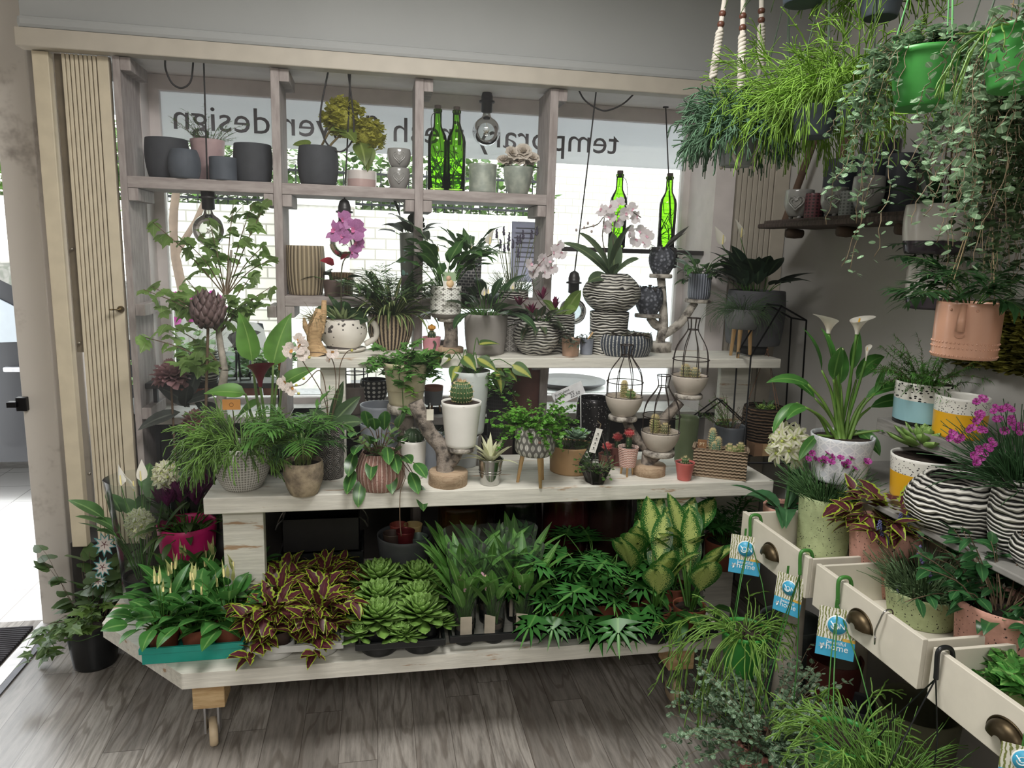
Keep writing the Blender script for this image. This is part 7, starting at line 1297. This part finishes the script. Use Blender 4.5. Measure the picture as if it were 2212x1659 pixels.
c = onx(2066, 960, 1.54); c.z = zs2; s = mpp(c); pot('yellow_pot', 'empty yellow pot with a black-speckled white band on the floating shelf', 'pot', c, 100 * s, 106 * s, zat(math.hypot(c.x, c.y) - .07, 2062, 862) - zs2, YSB, 'taper', soil=None)
# moss picture
q0, q1 = onx(2050, 800, XR - .02), onx(2330, 690, XR - .02); zm0, zm1 = 1.235, 1.40; ym1, ym0 = q0.y, .95
t = thing('moss_panel', 'panel of preserved yellow-green moss on the right wall beside the peach pot', 'moss panel', (XR - .025, ym0, zm0)); box(b := B(), .005, .024, 0, ym1 - ym0, 0, zm1 - zm0); b.build('board', plain('3d3a24', .9), t, smooth=False)
b = B(); n = 3800; fans(b, np.stack([U(-.02, .006, n), U(0, ym1 - ym0, n), U(-.006, zm1 - zm0, n)], -1), U(2.0, 4.3, n), U(-.6, .9, n), U(.012, .026, n), DISC); tag(b.build('moss', leaf('6d6a30', tr=.15, var=.5), t), kind='stuff')
# white wall pots with dark feet, peach face pot
def wallpot(label, pxl, pyt, pyb, X, w_, plant):
    q = onx(pxl, pyb, X); zt = onx(pxl, pyt, X).z; zb_ = q.z; p = pot('wall_pot', label, 'wall pot', (X, q.y, zb_), w_ * .88, w_, zt - zb_, twotone('white_over_dark_glaze', 'bdb8b2', '39333a', .27, .15), 'round', w_ * 1.02, group='white wall pots with dark feet', soil=.9)
    tube(b := B(), [(0, .0, p.h * .98), (0, 0, p.h + .4)], .0018, 5); [tube(b, [(p.rt * .9 * math.cos(a), p.rt * .9 * math.sin(a), p.h * .95), (0, 0, p.h + .25)], .0015, 5) for a in (.5, 2.6, 4.7)]; b.build('hanging_cord', STEMB, p.root); plant(p); return p
wallpot('upper white hanging pot with a dark foot holding strappy leaves', 2015, 445, 550, 1.45, .155, lambda p: rosette(p, leaf('2f4a30', tr=.2), 22, (.14, .24), .02, (.3, 1.5), (.6, 1.9), None, 'strap', .3))
wallpot('lower white hanging pot with a dark foot holding a small palm', 2012, 566, 668, 1.50, .14, lambda p: fronds(p, leaf('2f5232', tr=.2), 12, (.1, .18), (.5, 1.4), (.6, 1.6), .06, 10, .3, lw=.2))
PEACH = plain('be9078', .3, .03, coat=.3); X_ = 1.30; q = onx(2080, 772, X_); zt = onx(2080, 652, X_).z
p = pot('face_pot', 'peach ceramic hanging pot with a long embossed nose and a small palm', 'hanging pot', (X_, q.y, q.z), .13, .132, zt - q.z, PEACH, 'taper', soil=.93)
ax = math.atan2(-p.c.y, -p.c.x) - .12; pf = lambda a, r_, z: (r_ * math.cos(a), r_ * math.sin(a), z)
b = B(); tube(b, [pf(ax - .05, p.rt + .001, p.h * .98), pf(ax - .05, p.rt + .004, p.h * .7), pf(ax - .05, p.rt + .007, p.h * .5)], [.006, .008, .009], 10); tube(b, [pf(ax - .05 + .14 * math.sin(k), p.rt + .001, p.h * .44 - .006 * math.cos(k)) for k in np.linspace(-1.6, 1.6, 9)], .0012, 5)
for s_ in (-.42, .35): ball(b, pf(ax + s_, p.rt, p.h * .88), .003)
b.build('embossed_face', PEACH, p.root); b = B()
for zz in (.06, .2, .29): 
    for k in range(48): ball(b, pf(k * .1309, p.rb + (p.rt - p.rb) * zz, p.h * zz), .0028, 0, 5)
b.build('embossed_beads', PEACH, p.root); fronds(p, leaf('3a5f38', tr=.25), 22, (.10, .24), (.5, 1.5), (.4, 1.6), .075, 13, .35, lw=.16)
tube(b := B(), [pf(ax + .9, p.rt * .97, p.h * .95), (0, 0, p.h + .30), (0, 0, 2.6 - q.z)], .0013, 5); tube(b, [pf(ax - 2.2, p.rt * .97, p.h * .95), (0, 0, p.h + .30)], .0013, 5); tube(b, [pf(ax - .9, p.rt * .97, p.h * .95), (0, 0, p.h + .30)], .0013, 5); b.build('hanging_cord', plain('8a7a5a', .8), p.root)
# ---------------------------------------------------------------- hanging plants under the ceiling
HPOT = plain('4a525c', .6, .06)
def hang(name, label, px, pyt, pyb, Y, w_, mat, wires=True, prof='taper', wb=.72, wirem=None, zt=2.6, rim=0):
    c = ony(px, pyb, Y); h_ = ony(px, pyt, Y).z - c.z; p = pot(name, label, 'hanging plant', c, w_ * wb, w_, h_, mat, prof, soil=.95, rimw=rim)
    if wires:
        b = B(); top = Vector((0, 0, min(p.h + .34, zt - c.z - .05))); [tube(b, [pf(a, p.rt * .97, p.h * .97), top], .0016, 5) for a in (.4, 2.5, 4.6)]; b.build('hanger_wire', wirem or plain('4a5a4a', .6), p.root); tube(b := B(), [top, top + Vector((0, 0, (zt - c.z - top.z) * .5)), (0, 0, zt - c.z)], .003, 6); b.build('hanger_hook', wirem or plain('4a5a4a', .6), p.root)
    return p
p = hang('macrame_planter', 'dense green mistletoe cactus in a grey pot held by a white macrame hanger', 1590, 300, 360, 2.0, .125, plain('8b8f90', .6), False)
rhips(p, leaf('55745a', tr=.15, var=.3), 280, (.05, .115), (-.1, 1.5), (.2, 1.4), .0025, 2, br=p.sr, fl=.6, z=p.sz + .012)
MAC = plain('c9c2b8', .9, .08)
for k, (x1_, y1_, x2_, y2_) in enumerate(((1540, 168, 1568, -20), (1601, 190, 1606, -20), (1644, 145, 1645, -20))):
    q0, q1 = loc_(p, x1_, y1_, -.06 if k == 1 else .03), loc_(p, x2_, y2_, -.04 if k == 1 else .02); b = B(); n = 34
    for j in (0, 1): tube(b, [tuple(q0 + (q1 - q0) * (u * .55) + Vector((.0065 * math.cos(u * 40 + j * 3.14), .0065 * math.sin(u * 40 + j * 3.14), 0))) for u in np.linspace(0, 1, 60)], .0058, 6)
    tube(b, [q0 + (q1 - q0) * .55, q1 + (q1 - q0) * .3, (0, 0, 2.6 - p.c.z)], .007, 7); tube(b, [q0, q0 * .75 + Vector((0, 0, -.01))], .006, 6); b.build('macrame_cord', MAC, p.root); b = B()
    for u in (.62, .74): ball(b, tuple(q0 + (q1 - q0) * u), .0105, 0, 10)
    b.build('wooden_bead', plain('5d3a2e', .4), p.root)
b = B(); [tube(b, [pf(a, p.rt * 1.02, p.h * .9), pf(a, p.rb * 1.12, p.h * .3), pf(a + .5, p.rb * .9, -.004)], .0055, 6, smoothn=4) for a in (-2.2, -.9, .6, 2.2)]; b.build('macrame_net', MAC, p.root)
RHB = leaf('79a03f', tr=.2, var=.35)
for px, pyt, pyb, Y, w_, lab in ((1755, 232, 298, 1.72, .115, 'bright green mistletoe cactus hanging second from the macrame planter'), (1850, 190, 268, 1.66, .12, 'bright green mistletoe cactus hanging beside the big green pot'), (1672, 246, 318, 1.95, .115, 'green mistletoe cactus in a dark pot hanging next to the macrame planter')):
    p = hang('hanging_rhipsalis', lab, px, pyt, pyb, Y, w_, HPOT); rhips(p, RHB, 150, (.06, .15), (-.1, 1.5), (.3, 1.4), .0018, 2, br=p.sr, fl=.66)
GRP = plain('3f8f3f', .4, .08); PEP = leaf('6d8a6a', 'a9bda0', tr=.25, var=.35); PEPS = plain('7a6a52', .7)
def strings(p, mat, n, L, size, k, az=None, el=(.0, 1.0), name='foliage'):
    b = B(); az = U(0, 6.28, n) if az is None else A_(az, n); K = 26; t = np.linspace(0, 1, K)[None]; L_ = U(L[0], L[1], n)[:, None]; o_ = U(.008, .045, n)[:, None]; up = U(.005, .03, n)[:, None] * np.clip(el[1], 0, 1)
    rr = p.rt * .9 + o_ * (1 - np.exp(-t * 9)) + .02 * t; zz = p.sz + up * np.sin(np.clip(t * 9, 0, math.pi)) - L_ * np.clip(t - .08, 0, 1)
    P = np.stack([rr * np.cos(az[:, None]), rr * np.sin(az[:, None]), zz], -1) + np.cumsum(rng.normal(0, .0045, (n, K, 3)), 1) * np.array([1, 1, .3]); tubes(b, P, .0008, 4, 1)
    i = np.repeat(np.arange(n), k); j = rng.integers(1, K, n * k); o = P[i, j] + rng.normal(0, .006, (n * k, 3)); N = n * k; fans(b, o, U(0, 6.28, N), U(-.8, .8, N), U(size[0], size[1], N), DISC, U(-.6, .6, N), .3); return b.build(name, [mat, PEPS], p.root)
p = hang('hanging_peperomia', 'round-leaved trailing plant in a bright green hanging pot under the ceiling', 1992, 112, 235, 1.25, .13, GRP, rim=.003, wirem=plain('5a9a5a', .6)); strings(p, PEP, 24, (.08, .36), (.010, .017), 40, np.concatenate([U(2.4, 3.15, 11), U(-1.5, .9, 13)])); bushy(p, PEP, 50, (.02, .06), (.5, 1.5), (.2, 1.2), 12, (.010, .016), DISC, PEPS, name='crown_foliage'); strings(p, PEP, 3, (.40, .44), (.009, .014), 44, U(2.9, 3.4, 3), (.0, .4), 'long_strings')
p = hang('hanging_creeper', 'dark green trailing creeper hanging in front of the shaded right wall', 2150, 90, 190, 1.42, .14, plain('2e3a2e', .6)); strings(p, leaf('4a5f40', tr=.12, var=.45), 96, (.15, .6), (.011, .018), 46, U(3.9, 7.4, 96)); strands(p, leaf('3d5238', tr=.1), 60, (.15, .3), (-.2, 1.0), (1.8, 3.0), .0014, K=10, az=U(4.2, 7.4, 60))
p = hang('hanging_peperomia', 'round-leaved trailing plant in a bright green pot at the right edge of the photo', 2205, 62, 195, 1.02, .125, GRP, rim=.003); strings(p, leaf('7d9a78', 'b5c9ac', tr=.25, var=.3), 15, (.1, .42), (.010, .016), 34, U(1.5, 4.0, 15)); rhips(p, RHIP, 5, (.06, .12), (-.3, .4), (1.2, 2.0), .0018, 2, az=U(2.2, 3.6, 5), name='green_strands')
p = hang('hanging_plant', 'dark blue-grey hanging pot cut off by the top of the photo', 1733, -60, 10, 1.75, .12, plain('3d4650', .6)); strands(p, leaf('4f6d3c', tr=.15), 120, (.08, .2), (.2, 1.4), (.8, 2), .0017)
p = hang('hanging_rhipsalis', 'light green mistletoe cactus hanging high at the top of the photo', 1900, -40, 40, 1.7, .11, HPOT); rhips(p, RHB, 90, (.05, .12), (-.2, 1.4), (.4, 1.5), .0021, 2, br=p.sr, fl=.62)
q = onx(2200, 400, XR - .001); t = thing('wooden_hanging_box', 'small reddish wooden box on the right wall among the trailing creepers', 'box', (1.36, 1.0, onx(2200, 405, 1.36).z)); h_ = onx(2200, 300, 1.36).z - t.location.z; box(b := B(), 0, .08, 0, .16, 0, h_); b.build('body', wood('reddish_wood', '8a5a3c', 'a87550', 12, 0, .6), t, smooth=False, bevel=.003); tube(b := B(), [(.04, .08, h_), (.04, .08, 2.6 - t.location.z)], .0016, 5); b.build('cord', STEMB, t)
# ---------------------------------------------------------------- plants hooked on the drawer fronts
HGR = plain('3f7a34', .4, .05)
def drawn_card(par, q, w_, h_, rot):
    """care card: leafy photograph, white-ringed blue disc, blue lower band with the word home"""
    g_ = G('card_photo') if 'card_photo' not in bpy.data.materials else None
    if g_: x, y, z = g_.xyz('Object'); s_ = ((x * 900 + g_.noise(60, 3) * 14).sin()); g_.col(g_.mix(s_.ss(-.1, .6), 'd9d6cc', '7a8048')); g_.set(.35)
    b = B(); box(b, -w_ / 2, w_ / 2, -.0006, .0006, 0, h_); o = b.build('care_card', bpy.data.materials['card_photo'], par, smooth=False, loc=q); o.rotation_euler = rot
    box(b := B(), -w_ / 2, w_ / 2, -.0009, -.0006, 0, h_ * .36); b.build('blue_band', plain('3f9fc4', .4, .02), o, smooth=False)
    box(b := B(), w_ * .18, w_ / 2, -.0011, -.0009, h_ * .36, h_ * .42); b.build('gold_strip', plain('c9a24a', .4), o, smooth=False)
    for r_, m_, y_ in ((.285, plain('e2e2de', .4, .02), -.0010), (.255, plain('3f9fc4', .4, .02), -.0013)): lathe(b := B(), [(1e-4, 0), (w_ * r_, 0), (w_ * r_, .0003), (1e-4, .0003)], 28); k = b.build('round_logo', m_, o, loc=(0, y_, h_ * .66)); k.rotation_euler = (math.pi / 2, 0, 0)
    LW = plain('e9eef0', .5, .02)
    for tx_, sz_, dx, dz in (('beautiful', .15, .02, .27), ('home', .26, .05, .15), ('ON', .22, .04, .6)):
        k = text('card_text', tx_, LW, o, .0002, w_ * sz_); k.location = (w_ * dx, -.0018, h_ * dz); k.rotation_euler = (math.pi / 2, 0, 0)
    b = B(); strips(b, [(0, 0, 0)] * 5, [.3, 1.2, 2.3, 3.4, 4.4], .3, w_ * .11, w_ * .06, .2, 'lance', 4); k = b.build('flower_mark', LW, o, loc=(-w_ * .33, -.0014, h_ * .2)); k.rotation_euler = (math.pi / 2, 0, 0)
    b = B(); tube(b, [(w_ * .1 * math.cos(a), 0, w_ * .1 * math.sin(a)) for a in np.linspace(math.pi, 6.283, 10)], w_ * .018, 5); tube(b, [(-w_ * .03, 0, 0), (-w_ * .12, 0, w_ * .12)], w_ * .016, 5); b.build('bowl_mark', LW, o, loc=(-w_ * .06, -.0014, h_ * .64)); return o
def hooked(name, label, ppx, pyt, pyb, X, wpx, mat, hy, cardp=None, hookm=HGR, pd=.75):
    hp = Vector((XD + .006, hy, zD)); c = onx(ppx, pyb, X); s = mpp(c); zt = onx(ppx, pyt, X).z; p = pot(name, label, 'hanging plant', c, wpx * pd * s, wpx * s, zt - c.z, mat, 'taper', soil=.94, rimw=.003); hl = hp - c
    tube(b := B(), [hl + Vector((.022, 0, -.02)), hl + Vector((.014, 0, .006)), hl + Vector((-.004, 0, .012)), hl + Vector((-.016, 0, .002)), hl + Vector((-.013, 0, -.04)), hl + Vector((-.012, 0, -.055))], .0048, 8, smoothn=5); o = b.build('hanger_hook', hookm, p.root); k0 = hl + Vector((-.012, 0, -.055))
    b = B(); [tube(b, [k0, k0 * .5 + Vector(pf(a, p.rt * .6, p.h * .5)), pf(a, p.rt * 1.02, p.h * .95)], .0016, 5) for a in (-2.6, -.5, 1.6)]; b.build('hanger_wire', hookm, p.root)
    if cardp: px, py0, py1, w_, rz, rx = cardp; q1 = onx(px, py1, XD - .026); q0 = onx(px, py0, XD - .026); drawn_card(p.root, q1 - c, w_, (q0.z - q1.z), (rx, 0, rz)); box(b := B(), -.003, .003, -.001, .001, 0, .03); b.build('card_clip', hookm, p.root, smooth=False, loc=q0 - c + Vector((.006, 0, -.01)))
    return p
p = hooked('hanging_rhipsalis', 'trailing mistletoe cactus in a green pot hooked on the first drawer', 1602, 1350, 1448, 1.03, 100, GRP, 1.86, (1606, 1156, 1240, .088, -.55, -.15))
rhips(p, RHIP, 45, (.04, .10), (.1, 1.4), (.4, 1.6), .0023, 2, br=p.sr, fl=.6); rhips(p, RHIP, 26, (.12, .24), (-.3, .7), (1.3, 2.0), .0023, 2, br=p.sr, fl=.5, name='long_strands', az=U(2.2, 4.6, 26))
p = hooked('hanging_pilea', 'tiny-leaved bushy plant in ribbed pink pot hooked at the first drawer corner', 1640, 1590, 1690, 1.0, 104, stripes('pink_ribbed', 'a3685c', 'b88478', 26, soft=.6), 1.60, (1697, 1238, 1325, .074, -1.0, -.1))
p.root['category'] = 'hanging plant'; bushy(p, leaf('6a8468', 'a0b59a', tr=.2, var=.4), 190, (.12, .27), (-.1, 1.5), (.2, 1.5), 26, (.010, .016), DISC, PEPS, r=.001, lel=(-.6, .9), br=p.sr)
p = hooked('hanging_rhipsalis', 'light green mistletoe cactus in a green pot hooked on the second drawer', 1815, 1575, 1700, 1.0, 128, GRP, 1.44, (1801, 1312, 1420, .084, -.62, -.16))
rhips(p, RHIP, 60, (.05, .12), (-.2, 1.4), (.5, 1.7), .0024, 2, br=p.sr, fl=.58)
p = hooked('hanging_grass', 'grassy plant in a dark pot hanging by a black hook from the third drawer', 1900, 1690, 1790, 1.0, 170, BLACKP, 1.125, None, BLACKP); strands(p, leaf('5f8a3c', tr=.25), 320, (.08, .18), (.1, 1.5), (.4, 1.6), .0014, K=7, sides=3)
p = hooked('hanging_pilea', 'leafy plant with a care card hooked at the near end of the third drawer', 2200, 1850, 1960, 1.0, 150, GRP, .83, (2205, 1608, 1700, .07, -.6, -.1)); bushy(p, leaf('5f8a45', tr=.25), 30, (.05, .12), (0, 1.4), (.4, 1.6), 8, (.02, .03), HEART)
hp = Vector((XD, 1.285, zD)); t = thing('s_hook', 'chrome S-shaped hook hanging empty on the second drawer', 'hook', hp); tube(b := B(), [(.016, 0, -.012), (.014, 0, .004), (.004, 0, .009), (-.008, 0, .002), (-.01, .006, -.02), (-.012, .012, -.045), (-.012, .012, -.06), (-.02, .0, -.07), (-.03, -.012, -.06), (-.032, -.014, -.045)], .0019, 8, smoothn=5); b.build('hook', plain('a9a7a5', .15, metal=1.0), t)
# dark pots on the floor under the chest
for px, pyb, pyt, wb, wt, z, m_, lab, pr in ((1885, 1580, 1468, 90, 110, 0, plain('5d2a24', .6), 'rust red pot on the floor under the second drawer', 'taper'), (1835, 1480, 1400, 100, 128, 0, plain('4a504e', .6), 'grey bowl on the floor behind the rust red pot', 'bowl'), (1912, 1640, 1560, 70, 84, 0, plain('3d3f44', .6), 'small charcoal pot on the floor under the third drawer', 'taper'), (2030, 1760, 1585, 130, 160, 0, plain('4a4a38', .7), 'large dark olive pot on the floor under the third drawer', 'taper')):
    q = onz(px, pyb, 0) if pyb < 1640 else onz(px, pyb, 0); s = mpp(q); c = Vector((min(q.x, 1.42), q.y, 0)); pot('floor_pot', lab, 'pot', c + Vector((0, .0, .001)), wb * s, wt * s, max(.1, zat(math.hypot(c.x, c.y) - wt * s / 2, px, pyt)), m_, pr, soil=None, group='dark pots on the floor')
# ---------------------------------------------------------------- scatter volume added before the window to stand in for lens glare
g = G('glare_haze'); vs = g.node('ShaderNodeVolumeScatter'); vs.inputs['Density'].default_value = .11; vs.inputs['Anisotropy'].default_value = .3; g.nt.links.new(vs.outputs[0], g.out.inputs['Volume'])
for l_ in list(g.out.inputs['Surface'].links): g.nt.links.remove(l_)
tag(box(B(), -.83, 1.33, 1.95, 2.70, .80, 2.10).build('glare_haze', g.m, smooth=False), 'thin haze volume added for lens glare in front of the shop window', 'haze', kind='stuff')
